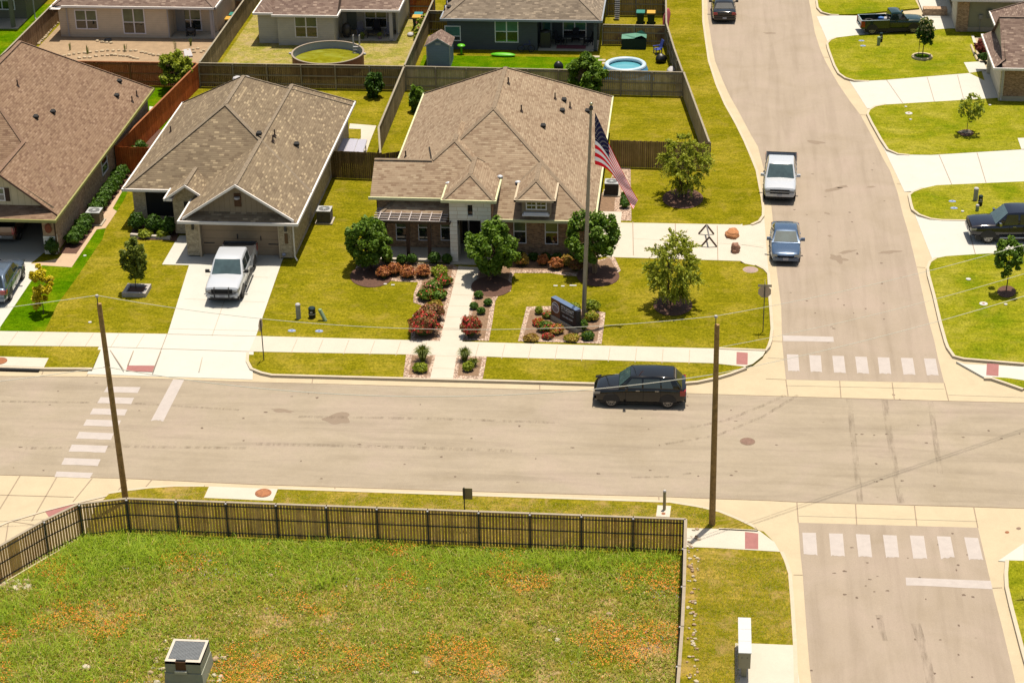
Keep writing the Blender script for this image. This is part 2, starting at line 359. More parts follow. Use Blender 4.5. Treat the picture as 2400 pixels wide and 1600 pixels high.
# painted markings
ZM = -.125
def rr(i, j, L): return [(600*(j-1)+x/3.92, 400*(i-1)+y/3.92) for x, y in L]
rng2 = random.Random(4)
def worn(q, z=ZM):
    """a painted bar whose lower edge is chipped"""
    a, b, c, d = [Vector(G(*p, z)) for p in q]; out = [a, b]
    k = 7
    for i in range(k+1):
        p = c.lerp(d, i/k)
        if 0 < i < k: p = p+(a-d)*rng2.uniform(0,.05)
        out.append(p)
    return [tuple(p) for p in out]
def bars(name, L, label, grp):
    for i, q in enumerate(L):
        mb = MB(); p = worn(q); A = sum(p[k][0]*p[(k+1)%len(p)][1]-p[(k+1)%len(p)][0]*p[k][1] for k in range(len(p)))
        mb.poly(p if A > 0 else p[::-1]); o = struct(name, mb, M['mark'])
bars('crosswalk_marking', [rr(3,1,q) for q in ([(985,413),(1292,418),(1265,472),(953,465)],[(925,510),(1232,517),(1205,575),(893,565)],[(855,613),(1172,622),(1145,678),(825,668)],[(795,715),(1112,724),(1085,782),(763,773)],[(728,828),(1045,842),(1020,903),(697,890)],[(660,945),(992,957),(965,1020),(630,1010)],[(593,1068),(925,1080),(897,1143),(563,1130)],[(520,1192),(855,1205),(825,1255),(500,1242)])], '', '')
bars('stop_line_marking', [rr(3,1,[(1590,347),(1692,352),(1500,733),(1385,730)])], '', '')
bars('crosswalk_marking', [rr(3,4,q) for q in ([(172,117),(278,120),(290,275),(185,272)],[(378,124),(485,128),(497,282),(392,279)],[(590,131),(697,133),(716,290),(607,286)],[(800,138),(908,141),(930,297),(820,293)],[(1007,144),(1115,147),(1133,300),(1025,298)],[(1220,150),(1330,152),(1355,308),(1245,304)],[(1432,155),(1540,157),(1568,312),(1460,310)])], '', '')
bars('stop_line_marking', [[(1834.4,785.7),(1953,789),(1954.5,801),(1836,799)]], '', '')
bars('crosswalk_marking', [rr(4,4,q) for q in ([(315,186),(440,187),(455,397),(328,382)],[(560,192),(687,195),(706,404),(578,402)],[(807,198),(935,204),(957,412),(832,410)],[(1055,206),(1182,212),(1205,412),(1085,418)],[(1303,211),(1432,216),(1463,427),(1335,425)],[(1551,218),(1677,222),(1715,412),(1590,431)],[(1802,227),(1930,235),(1978,440),(1847,437)])], '', '')
bars('stop_line_marking', [rr(4,4,[(1264,597),(2047,628),(2063,705),(1270,670)])], '', '')
# ---------------- raised lots ----------------
def slab(name, pts, mat, z=0.0):
    mb = MB(); mb.prism(pts, -.44, z); return struct(name, mb, mat)
nw_s = [(104,861),(217,861.5)]
NW = [(-100, 94.7)]+PX([(104,861),(217,861.5),(240,812),(391.6,811),(584,822),(583,845),(592,862),(615,871),(638,876),(948,884),(1061.7,887),(1200,890.5),(1389,896),(1550,899),(1634,892),(1672,884),(1710,873),(1746,859.4),(1764,853),(1788,833),(1795,822)])+\
     PX([(1798.5,811),(1803,797),(1806,771.4),(1804,738),(1801,700),(1798,642),(1789,632),(1769,622),(1735.7,615.6),(1735.7,529.6),(1758.7,525),(1776.5,517),(1785.5,504.6),(1786,489),(1783,464),(1778,438),(1771,400),(1759,370),(1743,332),(1723,291),(1697,245),(1677,199),(1659,143),(1653,102),(1646,51),(1645,0)])+[(-.8,190),(-.8,230),(-110,230),(-110,94.7)]
slab('north_lawn', NW, M['lawn'])
E0 = PX([(1916,0),(1918.6,18),(1927.6,28),(1948,33.7),(1966,34.4),(2010,33),(2154.6,19),(2145,0)]); y0 = E0[-1]
slab('upper_east_lawn', [(9.0,185)]+E0+[(20.2,178),(60,178),(60,185)], M['lawn_east'])
slab('ring_tree_lawn', PX([(2004,83),(1963,88),(1948,94),(1941,102),(1944,115),(1958,153),(1968,171),(1983.7,182),(2004,188),(2037,189),(2078,187),(2272,171.4)])+[(21,144.3),(21.2,155),(60,155),(60,156.2)]+PX([(2224.7,66.8)]), M['lawn_east'])
slab('young_tree_lawn', PX([(2078,245),(2052.5,250),(2040,257.6),(2036,266.6),(2045,285.7),(2068,326.5),(2083,349.5),(2106,359.7),(2131.6,362),(2182.6,362.8),(2394,350)])+[(60,129.0),(60,139.6)]+PX([(2338,229.6)]), M['lawn_east'])
slab('meter_lawn', PX([(2400,425),(2195,434),(2165,441),(2142,450),(2134,457),(2138,476.5),(2142,490.6),(2157,502),(2182.7,511),(2208,514),(2264,515),(2400,513)])+[(60,118.5),(60,124.3)], M['lawn_east'])
slab('corner_lawn', PX([(2400,589),(2272,596.4),(2218,600),(2198,604),(2182.7,614),(2177.5,627),(2180,645),(2193,693),(2208,757),(2220,800),(2225,813),(2239,833),(2259,838),(2400,850)])+[(60,99.0),(60,112.2)], M['lawn_east'])
slab('corner_verge', PX([(2325.5,883),(2361,885),(2400,890.6)])+[(60,96.6),(60,94.9)]+PX([(2400,909.7),(2361,896)]), M['lawn_east'])
SG = [(-60,52),(-60,30),(6.0,30)]+PX([(1861,1600),(1858.7,1512),(1852,1404),(1847,1343),(1837,1312),(1828,1293),(1815,1270),(1790,1245),(1771,1239),(1761,1233),(1723,1215),(1684.7,1199.5),(1633.7,1187.8),(1570,1177.5),(1200,1165),(855,1153),(490,1140),(408,1140),(349.5,1144),(293,1151),(255,1157),(222,1190)])+[(-28.2,77.8),(-30.9,73.4),(-36,64)]
slab('south_lot', SG, M['verge'])
slab('south_east_lawn', [(60,30),(60,79.0)]+PX([(2400,1313),(2365,1312),(2362.5,1343),(2364,1373.5),(2374,1417),(2400,1516)])+[(15.6,30)], M['lawn_east'])
# lush, bare and meadow ground as thin sheets over the lots
zl = .006
sheet('watered_lawn', [PX([(0,767),(98,622),(168,626.5),(227,538),(247.5,535),(240,560),(180,650),(135,712),(105,776),(0,776)])], zl, M['lawn_lush'])
sheet('side_yard_lawn', [PX([(274,495),(264,489),(306,415),(300,447),(290,470)])], zl, M['lawn_lush'])
sheet('back_yard_lawn', [[(-52.6,132.4),(-38.4,123.0),(-37.5,139.8),(-52.6,139.8)]], zl, M['lawn_lush'])
sheet('far_yard_lawn', [[(-70,140),(-53.1,140),(-53.1,160),(-70,160)], [(-21.5,140.2),(-7.6,140.2),(-7.6,148.2),(-21.5,148.2)]], zl, M['lawn_lush'])
sheet('dry_yard_grass', [[(-37.0,140.2),(-22.0,140.2),(-22.0,160),(-37.0,160)]], zl, M['lawn_bare'])
sheet('bare_yard_soil', [[(-52.5,140.2),(-37.5,140.2),(-37.5,160),(-52.5,160)]], zl, M['soil'])
sheet('meadow_ground', [[(-50,45),(-.15,45),(-.15,77.9),(-26.1,77.95),(-28.3,77.4),(-30.9,73.2),(-36,64),(-50,56)]], zl, M['meadow'])
# ---------------- curbs ----------------
def ribbon(L, w_, z0, z1, side=1):
    """prism strip along a polyline, width w_ to the given side"""
    P_ = [Vector((p[0],p[1])) for p in L]; off = []
    for i, p in enumerate(P_):
        t = (P_[min(i+1,len(P_)-1)]-P_[max(i-1,0)]).normalized(); off.append(p+Vector((t.y,-t.x))*w_*side)
    mb = MB()
    for i in range(len(P_)-1):
        a, b, c, d = P_[i], P_[i+1], off[i+1], off[i]
        mb.prism([tuple(a),tuple(b),tuple(c),tuple(d)], z0, z1)
    return mb
def curb(L, side=1, w_=.17, z1=.012): struct('curb', ribbon(L, w_, -.2, z1, side), M['curb'], tri=False)
curb([(-100,94.7)]+PX([(104,861),(217,861.5)]), 1)
curb(PX([(584,826),(583,845),(592,862),(615,871),(638,876),(948,884),(1061.7,887),(1200,890.5),(1389,896),(1550,899),(1634,892),(1672,884),(1710,873),(1746,859.4)]), 1)
curb(PX([(1686,815.4),(1740,817.5),(1794,819.8),(1798.5,811),(1803,797),(1806,771.4),(1804,738),(1801,700),(1798,642),(1789,632),(1769,622)]), 1, z1=.05)
curb(PX([(1758.7,525),(1776.5,517),(1785.5,504.6),(1786,489),(1783,464),(1778,438),(1771,400),(1759,370),(1743,332),(1723,291),(1697,245),(1677,199),(1659,143),(1653,102),(1646,51),(1645,0)])+[(-.8,190)], 1)
for L in ([(1916,0),(1918.6,18),(1927.6,28),(1948,33.7),(1966,34.4)], [(1963,88),(1948,94),(1941,102),(1944,115),(1958,153),(1968,171),(1983.7,182),(2004,188),(2037,189)],
          [(2078,245),(2052.5,250),(2040,257.6),(2036,266.6),(2045,285.7),(2068,326.5),(2083,349.5),(2106,359.7),(2131.6,362)],
          [(2165,441),(2142,450),(2134,457),(2138,476.5),(2142,490.6),(2157,502),(2182.7,511),(2208,514),(2264,515)],
          [(2198,604),(2182.7,614),(2177.5,627),(2180,645),(2193,693),(2208,757),(2220,800),(2225,813),(2239,833),(2259,838),(2400,850)], [(2306,883),(2325.5,884),(2361,896),(2400,909.7)]):
    curb(PX(L), 1)
curb(PX([(1861,1600),(1858.7,1512),(1852,1404),(1847,1343),(1837,1312),(1828,1293)]), -1*-1)
curb(PX([(1684.7,1236.5),(1775,1241),(1761,1233),(1723,1215),(1684.7,1199.5),(1633.7,1187.8),(1570,1177.5)]), 1)
curb(PX([(1570,1177.5),(1200,1165),(855,1153),(651,1146)]), 1); curb(PX([(478,1140),(408,1140),(349.5,1144),(293,1151),(255,1157)]), 1)
curb(PX([(2365,1312),(2362.5,1343),(2364,1373.5),(2374,1417),(2400,1516)])+[(15.6,30)], -1*-1)
curb(PX([(255,1157),(173.5,1176),(110,1192),(20,1219),(-80,1262)]), 1, .12, -.10)
# ---------------- pavements, drives ----------------
zp = .012
sheet('sidewalk', [[(-100,98.85),(-100,96.95)]+PX([(0,809.7),(240,812.5)])+PX([(391.6,818),(584,823.5),(600,824),(952,830.6),(1141,835.7),(1200,838),(1468,845.4),(1669,851),(1746,859.2),(1764,853),(1788,834),(1794,823),(1672,816.6),(1468,811.5),(1200,804),(962,797),(600,787.5),(393,782.6),(0,776)])], zp, M['walk'])
sheet('sidewalk', [PX([(1609,1237),(1700,1239.2),(1779,1243),(1815,1270),(1828,1292.5),(1679.6,1283.7),(1608,1281)])], zp, M['walk'])
mb = MB(); a = PX([(2241,846),(2262,852),(2400,858)]); b = PX([(2306,882.5),(2361,885),(2400,890.6)])
mb.prism(a+[(60,98.6),(60,96.7)]+b[::-1], -.3, -.02); struct('sidewalk', mb, M['drive'])
mb = MB(); mb.prism(PX([(2340,1309),(2365,1311),(2400,1312),(2400,1268)])+[], -.3, -.10); struct('sidewalk', mb, M['drive'])
# drive of the middle house with its flared apron
mb = MB()
mb.poly([(x,y,zp+.003) for x,y in PX([(393,782.6),(600,787.5),(661,612)])+[(-25.0,110.1),(-30.2,110.1)]+PX([(446,612)])][::1])
mb.poly([(x,y,zp+.003) for x,y in PX([(240,812.5),(584,823.5),(600,787.5),(391,782.6),(252,781)])])
ap = [G(204,876,-.12),G(592,889,-.12),G(612,876,-.1),G(584,823.5,zp+.003),G(240,812.5,zp+.003)]
mb.poly(ap[:2]+[(ap[3][0]+.25,ap[3][1],zp+.003),(ap[4][0]-.2,ap[4][1],zp+.003)])
struct('driveway', mb, M['drive'])
sheet('front_walk', [PX([(380,620),(412,564.6),(421,552),(441,553),(470,600),(455,622)])], zp+.001, M['drive'])
# drive of the left house
sheet('driveway', [PX([(0,767),(98,622),(72,618)])+[(-39.9,109.9),(-46,109.9),(-46,98.9)]+PX([(-40,775),(0,772)])], zp, M['drive'])
sheet('garden_path', [PX([(72,618),(98,622),(168,626.5),(227,538),(247.5,535),(274,495.7),(264,489),(306,415),(316,396),(284,425),(262,458),(252,475),(238,500),(199,515),(200,535),(178,560),(150,590),(137,606),(110,612)])], zp+.002, M['gravel'] if False else pave('sandstone_path', S(246,208,168), .08, 2.2, .16))
# corner house drive to the side street
mb = MB(); yt, yb_ = G2(1582,525)[1], G2(1582,606)[1]; xe = G2(1735,570)[0]
mb.poly([(-6.2,yb_,zp+.002),(xe,yb_-.15,zp+.002),(xe,yt+.1,zp+.002),(-6.2,yt,zp+.002)])
mb.poly([(xe,yb_-.15,zp+.002),(G2(1826,640)[0]-.6,yb_-2.2,-.122),(G2(1808,505)[0]-.45,yt+1.6,-.122),(xe,yt+.1,zp+.002)])
struct('driveway', mb, M['walk'])
# drives of the three houses across the side street
def edrive(x0, xs, x1, ya, yb2, xs2=None):
    mb = MB(); xs2 = xs if xs2 is None else xs2
    mb.poly([(x0,ya,-.122),(xs,ya,-.02),(xs2,yb2,-.02),(x0-(xs-xs2),yb2,-.122)]); mb.poly([(xs,ya,-.02),(x1,ya,-.004),(x1,yb2,-.004),(xs2,yb2,-.02)])
    struct('driveway', mb, M['drive'])
edrive(9.9, 11.2, 21.4, 153.2, 159.8, 10.6); edrive(12.0, 13.1, 21.9, 138.2, 146.4, 11.8); edrive(13.4, 14.6, 60, 122.6, 132.5, 13.6); edrive(14.3, 15.5, 60, 110.5, 119.5, 14.9)
sheet('front_walk', [PX([(2259,146.7),(2305,144.5),(2314,165),(2272,171.4)])], .008, M['drive'])
sheet('front_walk', [PX([(2385,324),(2500,319),(2500,345),(2394,350)])], .008, M['drive'])
sheet('entry_walk', [[(18.0,159.6),(20.4,159.6),(20.4,175),(17.6,175)]], .008, M['drive'])
# corner house: front walk, porch slab, side stoop
sheet('front_walk', [PX([(1074.5,624),(1031,799),(1021,832),(1008,887),(1061.7,887),(1070.7,833),(1084.7,798),(1123,627)])], zp+.006, M['walk'])
sheet('storm_inlet_top', [PX([(490,1139.5),(651,1145.5),(639.5,1173),(478,1166)])], .008, M['walk'])
sheet('storm_inlet_top', [[(-60,96.4)]+PX([(0,835.5),(114,839),(103,860.5)])+[(-60,94.7)]], .008, M['walk'])
mb = MB(); q = G(91,872,-.13); mb.box(-60, q[1]-.02, -.125, q[0], q[1]+.25, .0); struct('storm_inlet_opening', mb, M['dark'])
sheet('utility_pad', [PX([(1723,1506),(1760,1507),(1861,1511)])+[(6.0,45),(2.4,45)]], .008, M['walk'])
sheet('patio', [PX([(350,250),(378,252),(365,278),(351,281)])], .012, M['drive'])
sheet('patio', [PX([(820,290),(882,295),(868,330),(858,360),(838,360),(846,322),(846,303),(818,302)])], .012, M['walk'])
# red tactile pads
sheet('tactile_paving', [PX([(1726.5,825),(1752.6,827),(1752,855),(1725.8,853.7)])], zp+.004, M['pad'])
sheet('tactile_paving', [PX([(1746,1246),(1777,1250),(1777,1287),(1746,1285.5)])], zp+.004, M['pad'])
mb = MB(); mb.poly([G(2313,851,-.015),G(2311.5,878.6,-.015),G(2340,881,-.015),G(2341,853,-.015)]); struct('tactile_paving', mb, M['pad'])
mb = MB(); mb.poly([G(105,1197,-.128),G(114,1210,-.128),G(183.7,1190,-.128),G(175.5,1179.6,-.128)]); struct('tactile_paving', mb, M['pad'])
mb = MB(); mb.poly([G(299,856,-.04),G(295,869,-.075),G(359,871,-.075),G(363,856.5,-.04)]); struct('tactile_paving', mb, M['pad'])
# joints
J = MB(); J2 = MB()
def joint(mb, a, b, w_=.035, za=None, zb=None):
    a = Vector(a); b = Vector(b); t = (b-a); t.z = 0; t.normalize(); nn = Vector((t.y,-t.x,0))*w_/2
    mb.poly([tuple(a-nn),tuple(a+nn),tuple(b+nn),tuple(b-nn)][::-1])
zj = zp+.004
for k in range(0, 45):
    x = -39.6+k*1.46
    if x > 2.6: break
    if -29.9 < x < -22.9: continue
    joint(J2, (x,98.8,zj),(x-.02,97.1,zj))
for u in (450,523,573,600): pass
def pj(mb, a, b, z=zj, w_=.035): joint(mb, G(*a,z), G(*b,z), w_)
pj(J,(393,782.6),(600,787.5),zj+.002,.05); pj(J,(240,812.5),(584,823.5),zj+.002,.05)
pj(J,(391.6,782.6),(357,873),-.02 if False else zj+.002,.04)
for (a,b) in (((480,645),(628,650)),((432,700),(621,708)),((400,770),(607,775))): pj(J2,a,b,zj+.002)
for (a,b) in (((556,620),(497,787)),): pj(J2,a,b,zj+.002)
for x_ in (1483,1582.7,1681): pj(J,(x_,519+(x_-1483)*.05),(x_+1.5,599+(x_-1483)*.055),zj,.045)
pj(J2,(1485,559),(1790,576),zj,.035)
for (a,b) in (((2078,187.5),(2116,242)),((2173,181),(2190,238)),((2244,176),(2259,234)),((2201,363),(2231,433)),((2290,358),(2311,428)),((2264,515),(2286,595)),((2030,85),(2012,38))): pj(J,a,b,-.008,.04)
for k in range(9): pj(J2,(1005+k*0,0),(1006,0)) if False else None
for y_ in (641,664,690,716,742,768,833,862):
    xa = 1074.5+(y_-626)*(1008-1074.5)/(887-626); pj(J2,(xa+1,y_),(xa+49+ (y_-626)*.02,y_+2),zp+.009,.03)
# gutters and valley pans
for a,b in (((214,863),(203,882)),((104,862),(98,877)),((735,880),(731,898)),((1265,893),(1265,912)),((1544,1162),(1545,1178)),((1842,889),(1847,927)),((2213,897),(2223.5,939)),((1968,892),(1971,931)),((2091,896),(2096,935)),
            ((1867.6,1175),(1871,1224)),((2282,1186.5),(2292,1235.7)),((2005,1179),(2008,1230)),((2143,1183),(2149,1233)),((1860,1346),(1881,1346.5)),((2349,1376),(2326,1377)),((357,1122),(340,1142)),((786,1139),(783,1152)),
            ((2149,626),(2168,627)),((1929,134),(1942,135)),((2016,269),(2030,270)),((2102,431),(2114,432)),((1809,799),(1834,800)),((0,1159),(173,1164)),((47,1114),(-30,1240)),((133,1117),(74,1220)),((216,1120),(171,1175)),((20,1220),(12,1275)),((20,1220),(88,1230)),((298,1123),(274,1152))):
    pj(J,a,b,-.124,.05)
pj(J2,(1842,903),(2213,911),-.124,.03); pj(J2,(2223,925),(2400,931),-.124,.03); pj(J2,(1871,1208),(2290,1221),-.124,.03)
pj(J,(1842,889),(1795,887),-.124,.04); pj(J2,(1838,840),(1800,838),-.124,.03)
pj(J,(253,813),(290,867),.0,.05); pj(J,(315,817),(299,856),.0,.05); pj(J,(379,819),(363,857),.0,.05); pj(J2,(478,822),(466,870),-.02,.04)
struct('pavement_joints', J, M['joint'], tri=False); struct('pavement_score_lines', J2, M['joint_soft'], tri=False)
# darker lip where each gutter meets the asphalt
for L in (n, s): struct('road_edge_seam', ribbon([p for p in L], .05, -.134, -.126, 1), plain('seam_dirt', S(176,150,122), .9, .2), tri=False)

# stains and scuffs
sm = plain('oil_stain', S(180,156,130), .8, .05, 6); sm2 = plain('dark_speck', S(140,116,96), .8, .1, 6); r1 = random.Random(3)
def stain(name, px, rx, ry, mat, rot=0, seed=0, z=-.1265):
    q = G(px[0], px[1], z); pts = []
    for k in range(26):
        a = 2*math.pi*k/26; rr_ = 1+.75*noise.noise(Vector((math.cos(a)*1.4+seed*5.1, math.sin(a)*1.4, seed))); x, y = rx*rr_*math.cos(a), ry*rr_*math.sin(a)
        pts.append((q[0]+x*math.cos(rot)-y*math.sin(rot), q[1]+x*math.sin(rot)+y*math.cos(rot)))
    return pts
big = [((796,981),.75,.5,.2),((1965,606),.42,.62,.5),((1985,590),.5,.18,.5),((2085,590),.62,.22,.25),((1952,444),.62,.25,.5),((1972,438),.4,.18,.4),((1912,334),.55,.3,-.3),((2042,438),.3,.12,.2),((660,962),.6,.18,-.2),((1805,78),.5,.2,0),((1938,500),.14,.2,.8),((1945,553),.12,.16,.8)]
sheet('oil_stain', [stain('s', p, a, b, sm, r, i) for i, (p, a, b, r) in enumerate(big)], -.1268, sm)
sp = [(r1.uniform(0,2400), r1.uniform(915,1130)) for _ in range(60)]+[(r1.uniform(1900,2330), r1.uniform(1240,1590)) for _ in range(34)]+[(1850+r1.uniform(0,240), r1.uniform(380,790)) for _ in range(26)]+[(136,916),(226,897),(117,948),(2020,1017),(2049,1019),(2053,1086),(2190,1138),(1520,1005)]
sheet('road_specks', [stain('s', p, r1.uniform(.03,.10), r1.uniform(.03,.08), sm2, 0, i) for i, p in enumerate(sp)], -.1264, sm2)
def streakmat():
    m = Nd('tyre_streak'); c = S(150,126,104); m.done(c, .85, 0, .2); tr = m.n("ShaderNodeBsdfTransparent"); mx = m.n("ShaderNodeMixShader"); f = m.noise(m.coord(scale=(3.2,.5,1)), 1.3, 5, .7); k = m.ramp(f, [(.42,(0,0,0,1)),(.75,(.38,.38,.38,1))])
    uv = m.coord('UV'); m.l(k, mx.inputs[0]); m.l(tr.outputs[0], mx.inputs[1]); m.l(m.b.outputs[0], mx.inputs[2]); m.l(mx.outputs[0], m.t.nodes["Material Output"].inputs[0]); return m.mat
stk = streakmat(); mb = MB()
def strip(L, w_, z=-.1256):
    P2 = [Vector(G(*p, z)) for p in L]
    for i in range(len(P2)-1):
        a, b = P2[i], P2[i+1]; t = (b-a).normalized(); nn = Vector((t.y,-t.x,0))*w_/2; mb.poly([tuple(a-nn),tuple(a+nn),tuple(b+nn),tuple(b-nn)][::-1])
for L, w_ in (([(1990,934),(1998,1010),(2006,1080),(2016,1176)],.30),([(2073,936),(2082,1000),(2096,1090),(2112,1178)],.34),([(2180,940),(2190,1010),(2204,1110)],.28),([(2146,1460),(2168,1530),(2186,1620)],.4),([(2060,1440),(2072,1500)],.3)): strip(L, w_)
struct('tyre_streaks', mb, stk, tri=False)
for c_, w_ in ((([(1600,1005),(1700,985),(1800,945),(1840,925)]),.22),(([(1560,1040),(1680,1020),(1790,975),(1870,925)]),.2),(([(1480,1118),(1560,1117),(1620,1108)]),.16),(([(700,976),(1000,980),(1300,990)]),.25),(([(600,1040),(900,1046),(1200,1056)]),.3),(([(60,1050),(300,1046),(600,1050)]),.25),(([(-20,940),(300,944),(560,960)]),.2)):
    mb = MB(); strip(c_, w_); struct('tyre_streaks', mb, stk, tri=False)
# ---------------- houses ----------------
def ray(x, y): return _F*FPX+_R2*(x-1200)-_U2*(y-800)
def GY(x, y, Y): d = ray(x, y); t = Y/d.y; return (d.x*t, Y, CH+d.z*t)
def GX(x, y, X): d = ray(x, y); t = X/d.x; return (X, d.y*t, CH+d.z*t)
def z4(x, y): return (880+x/4.2, 340+y/4.2)
def z3(x, y): return (280+x/5.345, 400+y/5.345)
M['roof_tan'] = shingle('tan_shingle', S(164,134,106,1.1), S(194,166,134,1.1), S(210,184,150,1.1), blot=.2)
M['roof_mottled'] = shingle('mottled_shingle', S(146,124,98,1.05), S(168,146,116,1.05), S(218,192,152,1.05), blot=.3)
M['roof_brown'] = shingle('brown_shingle', S(146,112,88,1.05), S(176,142,112,1.05), S(192,158,128,1.05), blot=.2)
M['roof_grey'] = shingle('grey_shingle', S(146,128,108), S(176,156,132), S(214,190,160), blot=.3)
M['roof_mauve'] = shingle('mauve_shingle', S(140,112,98), S(168,140,122), S(214,184,160), blot=.3)
for n_, c_ in (('tan',S(168,144,116,1.1)),('mottled',S(166,146,120,1.1)),('brown',S(160,126,100,1.1)),('grey',S(168,148,124,1.1)),('mauve',S(160,134,116,1.1))): M['ridge_'+n_] = plain('ridge_'+n_, c_, .9, .15, 4)
M['brick_dark'] = brick('dark_brown_brick', S(150,110,80,1.35), S(206,160,120,1.35), S(190,164,134,1.35))
M['brick_grey'] = brick('buff_brick', S(196,172,136,1.35), S(226,202,164,1.35), S(220,206,176,1.35))
M['brick_brown'] = brick('brown_brick', S(176,136,104,1.35), S(216,176,138,1.35), S(216,190,156,1.35))
M['limestone'] = brick('pale_limestone', S(250,240,220,1.6), S(255,250,234,1.6), S(214,196,168,1.6), .62, .26, .014, .05, stone=True)
M['sid_tan'] = siding('tan_siding', S(216,196,166,1.85)); M['sid_grey'] = siding('grey_siding', S(204,196,180,1.7)); M['sid_blue'] = siding('slate_blue_siding', S(104,108,110,1.2))
M['sid_olive'] = siding('olive_siding', S(150,142,118,1.2)); M['bb_tan'] = siding('board_batten', S(222,204,168,1.6), .40, True); M['bb_grey'] = siding('board_batten_grey', S(172,152,124,1.35), .33, True)
M['trim_green'] = plain('cream_gutter', S(226,222,172,1.6), .5, .04); M['trim_white'] = plain('off_white_gutter', S(240,230,218,1.8), .5, .04)
M['trim_tan'] = plain('tan_trim', S(206,184,152,1.6), .6, .04); M['sofit'] = plain('soffit', S(200,184,160), .8, .03)
M['glass'] = glass('window_glass', (.02,.024,.022,1)); M['blind'] = glass('window_blind', S(120,134,96,1.3), .18, .6); M['blind_teal'] = glass('teal_blind', S(96,150,130,1.3), .15, .6)  # upper-pane blinds, with the greenish window reflection put into their colour
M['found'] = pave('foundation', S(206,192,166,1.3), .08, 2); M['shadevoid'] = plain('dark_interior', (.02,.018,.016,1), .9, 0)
M['wfr'] = plain('white_window_frame', S(240,232,228,1.8), .45, .02)
M['door_tan'] = siding('tan_garage_panel', S(196,168,136,1.4), .53); M['door_cream'] = siding('cream_garage_panel', S(234,218,186,1.5), .53)
M['pipe'] = plain('vent_pipe', S(96,76,66), .5, .05)
def roof_face(mb, pts):
    """keep the upper side up"""
    a, b, c = Vector(pts[0]), Vector(pts[1]), Vector(pts[2]); nn = Vector((0,0,0))
    for i in range(len(pts)):
        p, q = Vector(pts[i]), Vector(pts[(i+1)%len(pts)]); nn += p.cross(q)
    mb.poly(pts if nn.z > 0 else pts[::-1])
def hip(rb, fb, x0, x1, y0, y1, ze, ax='y', r0=None, r1=None, zr=6.0, xr=None, gable0=False, gable1=False, caps=True, fas=True):
    """hip roof; ridge along ax from r0 to r1 at zr"""
    A = (x0,y0,ze); B = (x1,y0,ze); C_ = (x1,y1,ze); D = (x0,y1,ze)
    if ax == 'y':
        xr = (x0+x1)/2 if xr is None else xr; P = (xr,r0,zr); Q = (xr,r1,zr)
        if not gable0: roof_face(rb, [A,B,P])
        if not gable1: roof_face(rb, [C_,D,Q])
        roof_face(rb, [D,A,P,Q]); roof_face(rb, [B,C_,Q,P])
        edges = [(A,P),(B,P),(C_,Q),(D,Q),(P,Q)]
        if gable0: edges = [e for e in edges if e not in ((A,P),(B,P))]
        if gable1: edges = [e for e in edges if e not in ((C_,Q),(D,Q))]
    else:
        yr = (y0+y1)/2 if xr is None else xr; P = (r0,yr,zr); Q = (r1,yr,zr)
        if not gable0: roof_face(rb, [D,A,P])
        if not gable1: roof_face(rb, [B,C_,Q])
        roof_face(rb, [A,B,Q,P]); roof_face(rb, [C_,D,P,Q])
        edges = [(A,P),(D,P),(B,Q),(C_,Q),(P,Q)]
        if gable0: edges = [e for e in edges if e not in ((A,P),(D,P))]
        if gable1: edges = [e for e in edges if e not in ((B,Q),(C_,Q))]
    if caps:
        for a, b in edges: cap(rb, a, b)
    if fas:
        t = .10; h = .17; z1 = ze+.02; z0 = ze-h
        if not (gable0 and ax == 'y'): fb.box(x0-t, y0-t, z0, x1+t, y0, z1)
        if not (gable1 and ax == 'y'): fb.box(x0-t, y1, z0, x1+t, y1+t, z1)
        if not (gable0 and ax == 'x'): fb.box(x0-t, y0, z0, x0, y1, z1)
        if not (gable1 and ax == 'x'): fb.box(x1, y0, z0, x1+t, y1, z1)
        fb.poly([(x0,y0,z0+.02),(x0,y1,z0+.02),(x1,y1,z0+.02),(x1,y0,z0+.02)])
def cap(rb, a, b, w_=.13):
    a = Vector(a); b = Vector(b); t = (b-a).normalized(); s_ = t.cross(Vector((0,0,1))).normalized()*w_; u = Vector((0,0,.045))
    n = max(1, int((b-a).length/.3))
    for k in range(n):
        p = a.lerp(b, k/n); q = a.lerp(b, (k+1)/n); lift = u*(1.0 if k % 2 else .8)
        rb.poly([tuple(p-s_+u*.2),tuple(p+lift),tuple(q+lift),tuple(q-s_+u*.2)][::-1], 1); rb.poly([tuple(p+s_+u*.2),tuple(p+lift),tuple(q+lift),tuple(q+s_+u*.2)], 1)
